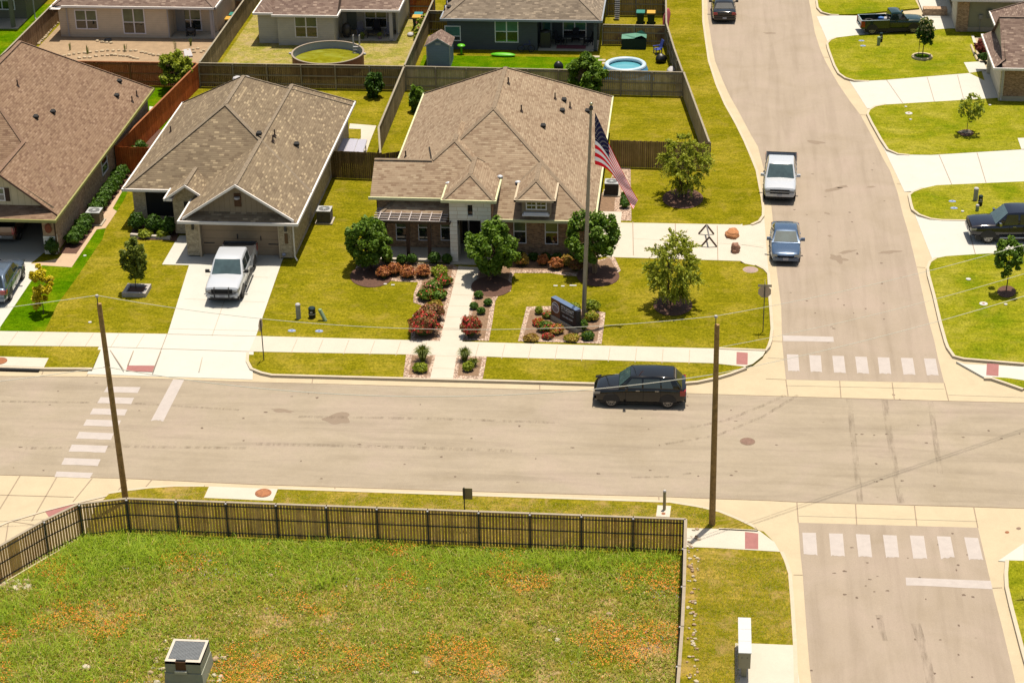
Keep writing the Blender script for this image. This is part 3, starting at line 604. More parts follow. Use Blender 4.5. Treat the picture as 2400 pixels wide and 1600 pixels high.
def window(par, L, plane, ax='y', cols=2, rows=2, upper_pane='blind', fr=.07, split=.5, name='window', mat=None, out=.05, label=None, pm_='glass'):
    """L: pixel box (x0,y0,x1,y1) of the photo, or world box if floats tagged 'w'. The frame is the part, its glass a sub-part."""
    if ax == 'y':
        if L[0] == 'w': x0, z0, x1, z1 = L[1:]
        else:
            a = GY(L[0], L[1], plane); b = GY(L[2], L[3], plane); x0, x1, z0, z1 = a[0], b[0], b[2], a[2]
        f = MB(); p = MB(); q = plane-out
        f.box(x0-fr,q,z1,x1+fr,plane+.02,z1+fr); f.box(x0-fr,q,z0-fr,x1+fr,plane+.02,z0); f.box(x0-fr,q,z0,x0,plane+.02,z1); f.box(x1,q,z0,x1+fr,plane+.02,z1)
        for c in range(1, cols): xx = x0+(x1-x0)*c/cols; f.box(xx-.045,q+.004,z0,xx+.045,plane+.015,z1)
        zs = z0+(z1-z0)*split
        if rows > 1: f.box(x0,q+.007,zs-.03,x1,plane+.012,zs+.03)
        if rows > 2:
            for c in range(cols*2):
                if c % 2: xx = x0+(x1-x0)*c/(cols*2); f.box(xx-.012,q+.02,z0,xx+.012,plane+.01,z1)
        p.box(x0,plane-.015,zs if rows>1 else z1,x1,plane-.005,z1,1); p.box(x0,plane-.015,z0,x1,plane-.005,zs if rows>1 else z1,0)
    else:
        y0, z0, y1, z1 = L[1:]; sg = -1 if out > 0 else 1; o = abs(out)
        f = MB(); p = MB(); X0, X1 = (plane-o, plane+.02) if sg < 0 else (plane-.02, plane+o)
        f.box(X0,y0-fr,z1,X1,y1+fr,z1+fr); f.box(X0,y0-fr,z0-fr,X1,y1+fr,z0); f.box(X0,y0-fr,z0,X1,y0,z1); f.box(X0,y1,z0,X1,y1+fr,z1)
        f.box(X0+.008,y0,(z0+z1)/2-.03,X1-.008,y1,(z0+z1)/2+.03)
        g0, g1 = (plane-.015,plane-.005) if sg < 0 else (plane+.005,plane+.015); p.box(g0,y0,z0,g1,y1,z1)
    w_ = f.build(name, mat or M['wfr'], par)
    p.build('pane', [M[pm_], M[upper_pane]], w_, world=True)
    if label: w_['label'] = label
    return w_
def vents(par, pipes, boxes, plane):
    """vent pipes and low box vents standing on a roof plane given by a function z(x, y)"""
    for px in pipes:
        p = px; mb = MB(); mb.tube((p[0],p[1],p[2]-.05),(p[0],p[1],p[2]+.42),.045,n=8); mb.lathe([(.13,-.02),(.06,.10)],(p[0],p[1],p[2]),8); mb.build('vent_pipe', M['pipe'], par, smooth=True)
    for px in boxes:
        p = px; mb = MB(); mb.obox((p[0],p[1],p[2]+.07),(.34,.3,.14)); mb.poly([(p[0]-.17,p[1]-.15,p[2]+.145),(p[0]+.17,p[1]-.15,p[2]+.145),(p[0]+.13,p[1]+.15,p[2]+.22),(p[0]-.13,p[1]+.15,p[2]+.22)]); mb.build('box_vent', M['dark'], par)
def onplane(px, py, n, d):
    r_ = ray(px, py); n = Vector(n); t = (d-Vector((0,0,CH)).dot(n))/r_.dot(n); p = Vector((0,0,CH))+r_*t; return tuple(p)
def downspout(par, x, y, z1, mat, dx=0, dy=-.35, z0=.15):
    mb = MB(); mb.path([(x,y,z1),(x+dx*.3,y+dy*.2,z1-.25),(x+dx*.3,y+dy*.2,z0+.12),(x+dx,y+dy,z0-.04)], .05, 6); mb.build('downspout', mat, par)
EZ = 2.6
# ===== corner house with the pergola =====
H = thing('corner_house', (-12.6,121,0), 'brown brick corner house with tan hip roof, small dormer, stone entry tower and pergola', 'house')
rb, fb, wb, st = MB(), MB(), MB(), MB()
hip(rb, fb, -19.25, -6.08, 110.3, 132.3, EZ, 'y', 117.2, 124.9, 7.15, -12.75, fas=False)
P_ = (-14.9,114.55,5.98); W_ = (-16.15,113.2,5.17); Q_ = (-12.6,112.25,4.463); Pb = (-14.9,118,5.98)
roof_face(rb, [(-19.7,110.95,3.6),(-12.6,110.95,3.6),Q_,P_,W_,(-19.7,113.2,5.17)])
roof_face(rb, [P_,Q_,(-12.1,112.25,4.133),(-12.1,118,4.133),Pb]); roof_face(rb, [P_,Pb,(-17.0,118,4.594),W_])
roof_face(rb, [(-19.7,113.2,5.17),W_,(-16.15,116.6,2.93),(-19.7,116.6,2.93)])
for a, b in ((P_,Q_),(P_,W_),(W_,(-19.7,113.2,5.17)),(P_,(-14.9,115.6,5.98))): cap(rb, a, b)
hip(rb, fb, -15.07, -11.95, 109.3, 114.2, 4.2, 'y', 110.9, 113.7, 5.25, -13.55, fas=False)
hip(rb, fb, -10.75, -8.45, 109.75, 112.6, 4.12, 'y', 110.95, 113.6, 4.95, -9.6, fas=False)
rb.build('roof', [M['roof_tan'], M['ridge_tan']], H)
t = .10
for (x0,y0,x1,y1,z) in ((-6.08,110.3,-5.98,132.4,EZ),(-12.0,110.2,-5.98,110.3,EZ),(-19.35,116.5,-19.25,132.4,EZ),(-19.35,132.3,-5.98,132.4,EZ),(-19.8,110.85,-14.95,110.95,3.6),(-15.17,109.2,-11.85,109.3,4.2),(-15.17,109.3,-15.07,111.6,4.2),(-11.95,109.3,-11.85,112.9,4.2)):
    fb.box(x0,y0,z-.15,x1,y1,z+.02)
for (x0,y0,x1,y1,z) in ((-19.25,110.9,-6.08,132.3,EZ-.13),(-19.7,111.0,-12.2,113.2,3.45),(-15.07,109.3,-11.95,112.6,4.06),(-12.0,110.3,-6.08,111,EZ-.14)): fb.poly([(x0,y0,z),(x0,y1,z),(x1,y1,z),(x1,y0,z)])
fb.build('gutter', M['trim_green'], H)
wb.box(-19.35,111.4,.15,-14.4,113.3,3.47); wb.box(-12.25,110.8,.15,-6.5,112.6,EZ-.12); wb.box(-18.85,113.3,.15,-6.52,131.85,EZ-.13); wb.box(-14.4,112.4,.15,-12.25,113.3,3.9)
wb.poly([(-19.4,111.4,3.46),(-19.4,113.2,5.1),(-19.4,115.0,3.9),(-19.4,116.4,2.9),(-19.4,116.4,2.2),(-19.4,111.4,2.2)][::-1])
wb.box(-12.45,109.75,2.75,-12.2,112.9,4.07)
wb.build('brick_wall', M['brick_dark'], H)
st.box(-14.72,109.6,.0,-14.27,110.9,2.78); st.box(-12.82,109.6,.0,-12.24,110.2,2.78)
zl_, zh_ = 2.78, 4.06; a = GY(*z4(905,590), 109.6); b = GY(*z4(957,700), 109.6)
st.box(-14.72,109.6,zl_,a[0],109.9,zh_); st.box(b[0],109.6,zl_,-12.24,109.9,zh_); st.box(a[0],109.6,zl_,b[0],109.9,b[2]); st.box(a[0],109.6,a[2],b[0],109.9,zh_); st.box(-14.72,109.9,zl_,-14.5,111.4,zh_)
st.build('stone_tower', M['limestone'], H)
mb = MB(); mb.box(a[0],109.8,b[2],b[0],109.85,a[2]); mb.build('tower_slot_window', M['glass'], H)
fd = MB(); fd.box(-19.4,111.37,-.3,-14.4,113.2,.15); fd.box(-12.3,110.76,-.3,-6.45,112.5,.15); fd.box(-18.9,113.2,-.3,-6.46,131.9,.15); fd.build('foundation', M['found'], H)
dm = MB(); dm.box(-10.42,110.1,2.9,-8.7,113,4.02); dm.build('dormer_wall', M['bb_grey'], H)
tr = MB(); tr.box(-10.85,109.65,4.0,-8.35,109.77,4.14); tr.box(-10.85,109.65,4.0,-10.73,112.6,4.13); tr.box(-8.47,109.65,4.0,-8.35,112.6,4.13); tr.box(-10.8,109.7,4.0,-8.4,110.3,4.05); tr.build('dormer_fascia', M['trim_tan'], H)
window(H, ('w',-10.1,3.42,-8.98,3.86), 110.1, cols=2, rows=3, split=.5, upper_pane='glass', label='small white double window in the dormer')
tr = MB(); tr.box(-10.38,109.86,3.02,-8.75,110.1,3.10); tr.box(-10.3,109.92,3.10,-8.83,110.1,3.2); tr.build('dormer_sill', M['wfr'], H)
for q in ((1357,745,1485,965),(1667,755,1797,975)): window(H, (z4(q[0]+8,q[1])[0],z4(0,q[1]-20)[1],z4(q[2]-6,0)[0],z4(0,q[3]-6)[1]), 110.8, cols=1, rows=2, split=.48, fr=.05)
for q in (205,425,645): window(H, (z4(q,0)[0],z4(0,735)[1],z4(q+118,0)[0],z4(0,932)[1]), 111.4, cols=1, rows=2, split=.62, fr=.05)
mb = MB(); mb.box(-14.35,112.35,.1,-12.3,112.39,2.7,0); mb.box(-14.3,112.30,.1,-14.0,112.35,2.2,1); mb.box(-13.85,112.28,.12,-13.2,112.35,2.25,1); mb.box(-13.12,112.28,.12,-12.6,112.35,2.25,1)
mb.build('entry_door', [M['sofit'], M['dark']], H)
mb = MB()
for x in (-13.9,-13.16,-12.55): mb.box(x-.03,112.24,.12,x+.03,112.30,2.3)
mb.build('door_frame', M['wfr'], H)
n1 = lambda px, py: onplane(px, py, (.69,0,1), EZ+.69*-6.08)
vents(H, [n1(*r_) for r_ in ((1191.5,196),(1222,261),(1301,232),(1336,253))]+[onplane(951,368,(-.69,0,1),EZ+.69*19.25)], [n1(*r_) for r_ in ((1322,237),(1318,262),(1377,263),(1273,298))], None)
for i_, (px, py, X) in enumerate(((1050,431,-15.25),(1172,416,-11.6),(1214,429,-10.95))):
    q = onplane(px, py, (0,-.66,1), EZ-.66*110.3+(.45 if i_ == 0 else 0.0)); mb = MB(); mb.blob((q[0],q[1],q[2]+.06),(.19,.16,.1),8,5,.2,2,i_); mb.build('roof_diverter', plain('bright_metal', S(250,250,250), .3, .02), H, smooth=True)
mb = MB(); mb.tube((-7.1,110.7,.15),(-7.1,110.7,.95),.03,n=6); mb.build('white_pipe', M['white'], H)
# pergola in front of it
PG = thing('pergola', (-16.6,110.6,0), 'dark brown slatted pergola over the corner house front porch', 'pergola')
pm = plain('dark_stained_wood', S(84,56,46), .5, .15, 6, spec=.5); lat = plain('weathered_slat', S(216,200,190,1.2), .4, .1, 6, spec=.6)  # pale slat colour paints the sun's glare on the dark brown wood
for x in (-18.69,-17.32,-16.02,-14.64):
    mb = MB(); mb.box(x-.1,109.76,.02,x+.1,109.96,2.5); mb.build('post', pm, PG)
mb = MB()
for y in (109.72,109.94,111.25): mb.box(-19.3,y-.03,2.42,-14.2,y+.03,2.62)
mb.build('beam', pm, PG)
mb = MB()
for k in range(8): x = -19.0+k*.62; mb.box(x-.02,109.25,2.62,x+.02,111.3,2.74)
mb.build('rafters', pm, PG)
mb = MB()
for k in range(6): y = 109.35+k*.36; mb.box(-19.35,y-.035,2.745,-14.9,y+.035,2.80)
for k in range(7): x = -19.0+k*.62; mb.box(x-.03,109.25,2.802,x+.03,111.2,2.83)
mb.build('lattice', lat, PG)
mb = MB(); mb.box(-19.1,109.55,-.2,-14.75,111.38,.10); mb.box(-14.75,109.3,-.2,-12.1,112.3,.07); struct('porch', mb, M['walk'], tri=False)
for k in range(5):
    mb = MB()
# ===== middle house with the white pickup =====
H = thing('middle_house', (-29.8,120,0), 'buff brick house with mottled shingle roof and two car garage behind the parked white pickup', 'house')
rb, fb, wb = MB(), MB(), MB()
hip(rb, fb, -35.85, -23.9, 113.8, 129.6, EZ, 'y', 118.5, 123.9, 6.62, -30.05, fas=False)
hip(rb, fb, -31.1, -23.9, 109.1, 119.5, EZ, 'y', 109.1, 119.0, 4.968, -27.5, gable0=True, gable1=True, fas=False)
hip(rb, fb, -31.1, -23.9, 118, 130.4, EZ, 'y', 118.0, 127.0, 4.975, -27.5, gable0=True, fas=False)
roof_face(rb, [(-31.1,108.95,EZ),(-23.9,108.95,EZ),(-24.5,109.6,3.02),(-30.5,109.6,3.02)])
for xa, xb in ((-31.1,-30.75),(-23.9,-24.25)): roof_face(rb, [(xa,108.95,EZ),(xa,109.7,EZ),(xb,109.7,2.85),(xb,109.1,2.82)])
hip(rb, fb, -32.75, -30.1, 112.15, 117, 2.72, 'y', 112.15, 117, 3.62, -31.42, gable0=True, gable1=True, fas=False)
rb.build('roof', [M['roof_mottled'], M['ridge_mottled']], H)
for (x0,y0,x1,y1) in ((-35.95,113.7,-32.75,113.8),(-35.95,113.8,-35.85,129.7),(-35.95,129.6,-31.1,129.7),(-31.2,108.85,-23.8,108.95),(-31.2,108.95,-31.1,112.4),(-23.9,108.95,-23.8,130.5),(-31.2,130.4,-23.8,130.5)): fb.box(x0,y0,EZ-.15,x1,y1,EZ+.02)
for (x0,y0,x1,y1,z) in ((-35.85,113.8,-23.9,129.6,EZ-.13),(-31.1,108.95,-23.9,113.8,EZ-.128),(-31.1,129.6,-23.9,130.4,EZ-.132)): fb.poly([(x0,y0,z),(x0,y1,z),(x1,y1,z),(x1,y0,z)])
def rake(mb, a, b, w_=.16, d=.09):
    a = Vector(a); b = Vector(b); u = Vector((0,0,w_)); f = Vector((0,-d,0))
    for q in ([a-u,b-u,b,a],[a-u+f,b-u+f,b+f,a+f][::1],[a+f,b+f,b,a],[a-u,b-u,b-u+f,a-u+f]): mb.poly([tuple(p) for p in q])
for s_ in (-1,1): rake(fb, (-27.5+s_*3.42,109.1,2.78), (-27.5,109.1,5.0)); rake(fb, (-31.42+s_*1.33,112.15,2.72), (-31.42,112.15,3.64))
fb.box(-32.85,112.06,2.55,-32.3,113.8,2.72)
fb.build('gutter', M['trim_white'], H)
wb.box(-35.45,114.35,.1,-24.36,129.2,EZ-.13); wb.box(-30.9,110.1,.1,-24.36,114.35,EZ-.13); wb.box(-24.37,109.5,.1,-24.35,110.1,EZ-.13); wb.box(-30.9,109.5,.1,-30.12,110.1,EZ-.13); wb.box(-25.14,109.5,.1,-24.38,110.1,EZ-.13)
wb.box(-32.45,112.75,.1,-30.9,114.35,2.62); wb.poly([(-32.45,112.75,2.62),(-30.6,112.75,2.62),(-31.42,112.75,3.4)]); wb.box(-30.9,129.2,.1,-24.36,130,EZ-.13)
wb.build('brick_wall', M['brick_grey'], H)
mb = MB(); mb.poly([(-30.55,109.58,2.98),(-24.45,109.58,2.98),(-27.5,109.58,4.93)]); mb.build('gable_wall', M['bb_grey'], H)
mb = MB(); a = GY(*z3(1430,285),109.55); b = GY(*z3(1530,450),109.55); mb.box(a[0],109.52,b[2],b[0],109.575,a[2]); mb.build('gable_vent', plain('brown_louver', S(120,84,56), .8, .1), H)
mb = MB(); mb.lathe([(.0,.12),(.17,.10),(.20,.0),(.05,-.05)],((a[0]+b[0])/2,109.42,a[2]-.28),12); mb.build('barn_light', M['white'], H, smooth=True)
mb = MB(); mb.box(-30.0,109.95,.02,-25.2,110.0,2.3); gd = mb.build('garage_door', M['door_tan'], H)
mb = MB()
for x in (-29.6,-27.6,-25.6):
    for z in (2.05,.75): mb.box(x-.33,109.9,z,x+.33,109.94,z+.05)
mb.box(-27.85,109.9,1.1,-27.8,109.93,1.4); mb.box(-26.4,109.9,1.0,-26.35,109.93,1.3); mb.build('strap_hinge', M['black'], gd)
mb = MB(); mb.box(-30.12,109.47,.02,-30.0,109.95,2.42); mb.box(-25.2,109.47,.02,-25.12,109.95,2.42); mb.box(-30.0,109.5,2.3,-25.2,109.95,2.45); mb.build('garage_trim', M['trim_tan'], H)
a = z3(322,262); b = z3(686,570); M['screen'] = plain('sun_screen', (.006,.006,.006,1), .8, 0)
window(H, (a[0],a[1],b[0],b[1]), 114.35, cols=1, rows=1, upper_pane='screen', pm_='screen', mat=M['trim_tan'], fr=.04, label='large front window behind a black sun screen')
mb = MB(); mb.box(-31.75,112.70,.1,-30.95,112.76,2.25); mb.build('entry_opening', M['shadevoid'], H)  # near-black panel on the wall paints the shade of the entry recess
for p in (z3(920,700), z3(2082,725)):
    q = GY(*p,109.5); mb = MB(); mb.box(q[0]-.07,109.36,q[2]-.16,q[0]+.07,109.5,q[2]+.16); mb.build('wall_lantern', M['black'], H)
q = GY(*z3(2090,850),109.5); mb = MB(); mb.box(q[0]-.1,109.46,q[2]-.33,q[0]+.1,109.5,q[2]+.33); mb.build('wall_plaque', plain('plaque_brown', S(150,112,72), .7, .1), H)
q = GY(*z3(2062,1048),109.45); mb = MB(); mb.blob((q[0],109.4,q[2]),(.12,.05,.11),8,6); mb.build('round_plaque', plain('plaque_blue', S(200,206,236), .4, .1), H, smooth=True)
downspout(H, -24.28, 109.35, 2.45, M['trim_white'], .25, -.3)
mb = MB(); mb.box(-35.5,114.3,-.3,-24.3,129.3,.1); mb.box(-30.95,110.1,-.3,-24.3,114.3,.1); mb.build('foundation', M['found'], H)
nB = lambda px, py: onplane(px, py, (.69,0,1), EZ+.69*-23.9)
vents(H, [nB(*q_) for q_ in ((644,318),(640,331))]+[onplane(400.5,310,(-.69,0,1),EZ+.69*35.85)], [nB(*q_) for q_ in ((607,316),(695,341))], None)
for px in (557,577):
    q = onplane(px, 195, (0,.7,1), EZ+.7*129.6); mb = MB(); mb.tube((q[0],q[1],q[2]-.2),(q[0],q[1],q[2]+.25),.14,n=10); mb.blob((q[0],q[1],q[2]+.32),(.32,.32,.17),12,6); mb.build('turbine_vent', M['white'], H, smooth=True)
# ===== left house with the open garage =====
H = thing('left_house', (-45.5,120,0), 'brown brick house with steep brown shingle roof and open garage at left edge', 'house')
rb, fb, wb = MB(), MB(), MB()
hip(rb, fb, -52.5, -38.7, 111.0, 132.4, EZ, 'y', 117.9, 125.8, 8.15, -45.6, fas=False)
hip(rb, fb, -45.6, -38.7, 109.25, 116, EZ, 'y', 109.25, 114.6, 5.36, -42.1, gable0=True, gable1=True, fas=False)
roof_face(rb, [(-45.6,108.65,EZ),(-38.7,108.65,EZ),(-38.7,109.3,EZ),(-39.3,109.75,3.1),(-45.2,109.75,3.1)])
rb.build('roof', [M['roof_brown'], M['ridge_brown']], H)
for (x0,y0,x1,y1) in ((-45.7,108.55,-38.6,108.65),(-38.7,108.65,-38.6,132.5),(-52.6,132.4,-38.6,132.5),(-52.6,111,-52.5,132.4),(-52.6,110.9,-45.6,111)): fb.box(x0,y0,EZ-.15,x1,y1,EZ+.02)
for (x0,y0,x1,y1,z) in ((-52.5,111,-38.7,132.4,EZ-.13),(-45.6,108.65,-38.7,111,EZ-.128)): fb.poly([(x0,y0,z),(x0,y1,z),(x1,y1,z),(x1,y0,z)])
fb.build('gutter', plain('yellow_green_gutter', S(196,190,112), .45, .06), H)
mb = MB()
for s_ in (-1,1): rake(mb, (-42.1+s_*3.4,109.25,2.72), (-42.1,109.25,5.38), .13, .05)
mb.build('rake_trim', plain('brown_trim', S(116,82,64), .6, .05), H)
mb = MB(); mb.poly([(-45.3,109.72,2.95),(-38.95,109.72,2.95),(-42.1,109.72,5.3)]); mb.build('gable_wall', M['bb_tan'], H)
wb.box(-39.8,109.4,1.2,-39.08,116,2.46); wb.box(-39.35,116,.1,-39.06,131.9,EZ-.13); wb.box(-52.0,131.6,.1,-39.35,131.95,EZ-.13); wb.box(-52.0,111.6,.1,-51.7,131.6,EZ-.13); wb.box(-45.7,109.4,.1,-45.2,116,EZ-.13); wb.box(-39.35,109.4,.1,-39.07,116,1.2)
wb.build('brick_wall', M['brick_brown'], H)
mb = MB(); mb.box(-39.82,109.37,.0,-39.05,109.75,1.2); mb.build('stone_base', M['limestone'], H)
mb = MB(); mb.box(-45.2,116,.0,-39.35,116.1,2.46,0); mb.box(-45.2,109.6,2.42,-39.35,116,2.45,0); mb.poly([(-45.2,109.5,.02),(-39.4,109.5,.02),(-39.4,116,.02),(-45.2,116,.02)],1); mb.build('garage_interior', [plain('garage_wall', S(84,74,64), .9, .1), M['walk']], H)
window(H, ('w',119.9,1.0,121.1,2.1), -39.06, ax='x', out=-.05, upper_pane='glass')
a = GY(0,443,109.7); window(H, ('w',a[0]-.5,3.42,a[0]+.2,4.15), 109.72, cols=1, rows=3, label='small white gable window with brown shutter')
mb = MB(); mb.box(a[0]+.27,109.66,3.35,a[0]+.55,109.71,4.2); mb.build('shutter', plain('brown_shutter', S(84,54,40), .6, .1), H)
mb = MB(); mb.blob((-39.42,109.33,1.75),(.22,.1,.3),10,8,.4,2,3); mb.build('wreath', plain('dried_wreath', S(176,100,72), .9, .3, 12), H)
downspout(H, -39.0, 109.3, 2.45, plain('brown_downspout', S(96,68,50), .5, .05), .1, -.15)
nA = lambda px, py: onplane(px, py, (.804,0,1), EZ+.804*-38.7)
vents(H, [nA(*q_) for q_ in ((41.5,202),(321,226),(310,239))], [nA(*q_) for q_ in ((280,193),(273.5,227),(124,265),(84,277))], None)
# ===== back row =====
H = thing('tan_house', (-45.2,157,0), 'tan siding house with covered back porch, behind the bare dirt yard', 'house', 'houses backing on the rear fence')
rb, fb, wb = MB(), MB(), MB()
hip(rb, fb, -51.75, -38.55, 151.1, 166, EZ+.1, 'y', 157.5, 160, 6.9, -45.2, fas=False)
rb.build('roof', [M['roof_mauve'], M['ridge_mauve']], H)
for (x0,y0,x1,y1) in ((-51.0,151.0,-38.45,151.1),(-51.85,150.6,-51.75,166),(-38.55,151.0,-38.45,166)): fb.box(x0,y0,EZ-.05,x1,y1,EZ+.12)
fb.poly([(-51.85,150.55,EZ-.04),(-51.0,150.55,EZ-.04),(-51.0,151.5,EZ-.04),(-51.85,151.5,EZ-.04)][::-1]); fb.poly([(-51.75,151.1,EZ-.03),(-51.75,166,EZ-.03),(-38.55,166,EZ-.03),(-38.55,151.1,EZ-.03)]); fb.poly([(-51.85,150.55,EZ-.05),(-51.0,151.0,EZ-.05),(-51.0,151.0,EZ+.12)])
fb.build('gutter', M['trim_white'], H)
wb.box(-51.45,151.5,.0,-42.45,153.5,EZ-.03); wb.box(-51.45,153.1,.0,-38.95,165.5,EZ-.032); wb.build('siding_wall', M['sid_tan'], H)
for q_ in ((690,98,895,262),(1125,82,1335,305)): window(H, (q_[0]/3.92,q_[1]/3.92,q_[2]/3.92,q_[3]/3.92), 151.5, fr=.09, split=.45)
window(H, (1650/3.92,92/3.92,1850/3.92,275/3.92), 153.1, fr=.09)
mb = MB(); mb.box(-42.3,153.02,.1,-41.55,153.09,2.2); mb.build('back_door', plain('grey_door', S(190,190,186), .5, .03), H)
mb = MB(); mb.box(-39.05,151.3,.05,-38.85,151.5,EZ-.03); mb.build('porch_post', M['white'], H); mb = MB(); mb.box(-42.4,151.35,-.2,-38.7,153.1,.08); mb.build('porch_slab', M['found'], H)
downspout(H, -50.75, 151.38, EZ-.1, M['white'], .1, -.1); downspout(H, -38.75, 151.2, EZ-.1, M['white'], .05, -.1); downspout(H, -42.5, 151.42, EZ-.1, M['white'], 0, -.02)
for px_, py_, q_ in ((1755,315,0),):
    g_ = GY(px_/3.92, py_/3.92, 151.9); B_ = thing('barbecue_grill', (g_[0],151.9,.08), 'black covered grill on the tan house back porch', 'grill'); mb = MB(); mb.blob((0,0,.45),(.42,.25,.28),12,8,.1); mb.box(-.35,-.2,0,-.25,.2,.35); mb.box(.25,-.2,0,.35,.2,.35); mb.build('grill_body', M['black'], B_, world=False, smooth=True)
H = thing('grey_house', (-29.4,157,0), 'pale grey siding house with a shady furnished patio, behind the round green pool', 'house', 'houses backing on the rear fence')
rb, fb, wb = MB(), MB(), MB()
E2 = EZ
rb.v; hip(rb, fb, -35.2, -23.85, 150.1, 166, E2, 'y', 156.5, 160, 6.5, -29.5, fas=False) if False else None
sl_ = .62
roof_face(rb, [(-35.2,150.2,E2),(-33.6,150.2,E2),(-33.6,149.75,E2),(-28.5,149.75,E2),(-28.42,151.35,E2+.02),(-23.85,151.35,E2+.02),(-28.5,158,E2+4.4),(-31,158,E2+4.4)]) if False else None
roof_face(rb, [(-33.6,149.75,E2),(-28.5,149.75,E2),(-28.5,151.35,E2+sl_*1.6),(-29.5,157,E2+sl_*7.25),(-33.6,153.5,E2+sl_*3.75)])
roof_face(rb, [(-35.2,150.2,E2),(-33.55,150.2,E2),(-33.55,153.6,E2+sl_*3.4),(-31,157,E2+sl_*6.0)])
roof_face(rb, [(-28.5,151.35,E2),(-23.85,151.35,E2),(-28.5,156.6,E2+sl_*5.25)]); roof_face(rb, [(-28.5,149.75,E2),(-28.5,151.35,E2),(-28.5,156.8,E2+sl_*5.3),(-28.5,151.35,E2+sl_*1.6)])
roof_face(rb, [(-23.85,151.35,E2),(-23.85,165,E2),(-29.5,160,E2+sl_*7.2),(-29.5,157,E2+sl_*7.2),(-28.5,156.6,E2+sl_*5.25)]); roof_face(rb, [(-35.2,150.2,E2),(-31,157,E2+sl_*6),(-29.5,157,E2+sl_*7.2),(-29.5,160,E2+sl_*7.2),(-35.2,165,E2)])
rb.build('roof', [M['roof_mauve'], M['ridge_mauve']], H)
for (x0,y0,x1,y1) in ((-35.3,150.1,-33.6,150.2),(-33.7,149.65,-28.4,149.75),(-28.5,149.75,-28.4,151.35),(-28.4,151.25,-23.75,151.35),(-23.85,151.35,-23.75,165),(-35.3,150.2,-35.2,165)): fb.box(x0,y0,E2-.15,x1,y1,E2+.02)
fb.poly([(-35.2,150.2,E2-.13),(-35.2,165,E2-.13),(-23.85,165,E2-.13),(-23.85,151.35,E2-.13),(-28.5,151.35,E2-.13),(-28.5,149.75,E2-.13),(-33.6,149.75,E2-.13),(-33.6,150.2,E2-.13)])
fb.build('gutter', M['trim_white'], H)
wb.box(-35.0,150.6,0,-33.35,154.2,E2-.14); wb.box(-33.35,150.15,0,-28.85,154.2,E2-.14); wb.box(-35,154.1,0,-24.2,164.6,E2-.142); wb.box(-24.35,153.0,0,-24.2,154.1,E2-.141); wb.build('siding_wall', M['sid_grey'], H)
def rr2(x, y): return (600+x/3.92, y/3.92)
a = rr2(358,155); b = rr2(562,340); window(H, (a[0],a[1],b[0],b[1]), 150.15, fr=.07)
a = rr2(1003,100); b = rr2(1200,250); window(H, (a[0],a[1]-4,b[0],b[1]), 154.1, fr=.08)
mb = MB(); mb.box(-28.5,154.03,.1,-27.7,154.09,2.2); mb.build('back_door', plain('grey_green_door', S(150,156,146), .5, .03), H)
mb = MB(); mb.box(-24.65,151.45,.05,-24.4,151.7,E2-.14); mb.build('porch_post', M['white'], H); mb = MB(); mb.box(-28.8,151.45,-.2,-24.15,154.1,.08); mb.build('porch_slab', M['found'], H)
H = thing('slate_house', (-14,157,0), 'dark slate siding house with covered patio, behind the grey storage shed', 'house', 'houses backing on the rear fence')
rb, fb, wb = MB(), MB(), MB()
hip(rb, fb, -20.2, -7.75, 149.35, 166, E2, 'y', 155.6, 159.8, 6.7, -13.97, fas=False); rb.build('roof', [M['roof_grey'], M['ridge_grey']], H)
for (x0,y0,x1,y1) in ((-20.3,149.25,-7.65,149.35),(-20.3,149.35,-20.2,166),(-7.75,149.35,-7.65,166)): fb.box(x0,y0,E2-.15,x1,y1,E2+.02)
fb.poly([(-20.2,149.35,E2-.13),(-20.2,166,E2-.13),(-7.75,166,E2-.13),(-7.75,149.35,E2-.13)]); fb.build('gutter', plain('grey_gutter', S(196,200,204), .5, .03), H)
wb.box(-19.8,149.75,0,-12.75,153.4,E2-.14); wb.box(-19.8,152.3,0,-8.1,165.6,E2-.142); wb.box(-8.35,149.7,0,-8.1,150.0,E2-.14); wb.build('siding_wall', M['sid_blue'], H)
a = rr2(1740,245); b = rr2(1875,370); window(H, (a[0],a[1],b[0],b[1]), 149.75, cols=1, rows=2, upper_pane='blind_teal', fr=.07, split=.3)
a = rr2(2200,195); b = (1200+52/3.92,385/3.92); window(H, (a[0],a[1],b[0],b[1]), 149.75, cols=2, rows=2, upper_pane='blind_teal', fr=.07)
a = (1200+475/3.92,205/3.92); b = (1200+675/3.92,352/3.92); window(H, (a[0],a[1],b[0],b[1]), 152.3, cols=2, rows=2, upper_pane='blind_teal', fr=.08)
a = GY(1200+268/3.92,200/3.92,152.3); b = GY(1200+370/3.92,410/3.92,152.3); mb = MB(); mb.box(a[0],152.22,.1,b[0],152.29,2.2,0); mb.box(a[0]+.12,152.20,.9,b[0]-.15,152.22,2.05,1); mb.build('patio_door', [plain('pale_door', S(214,216,210), .5, .02), M['blind_teal']], H)
mb = MB(); mb.box(-12.7,149.7,-.2,-8.05,152.3,.08); mb.build('porch_slab', M['found'], H)
vents(H, [onplane(600+x/3.92,y/3.92,(-.66,0,1),EZ+.66*20.2) for x, y in ((1750,50),(1732,100))], [onplane(600+x/3.92,y/3.92,(-.66,0,1),EZ+.66*20.2) for x, y in ((1780,15),(1775,75))], None)
H = thing('olive_house', (-58,158,0), 'dark olive house with shaded patio at the top left corner', 'house')
rb, fb, wb = MB(), MB(), MB()
hip(rb, fb, -72, -55.2, 153.2, 168, 3.4, 'y', 159, 162, 7.2, -63.5, fas=False); rb.build('roof', [M['roof_grey'], M['ridge_grey']], H)
wb.box(-72,155.8,0,-55.6,167,3.2); wb.build('siding_wall', M['sid_olive'], H); window(H, ('w',-58.6,.9,-56.6,2.3), 155.8, fr=.09)
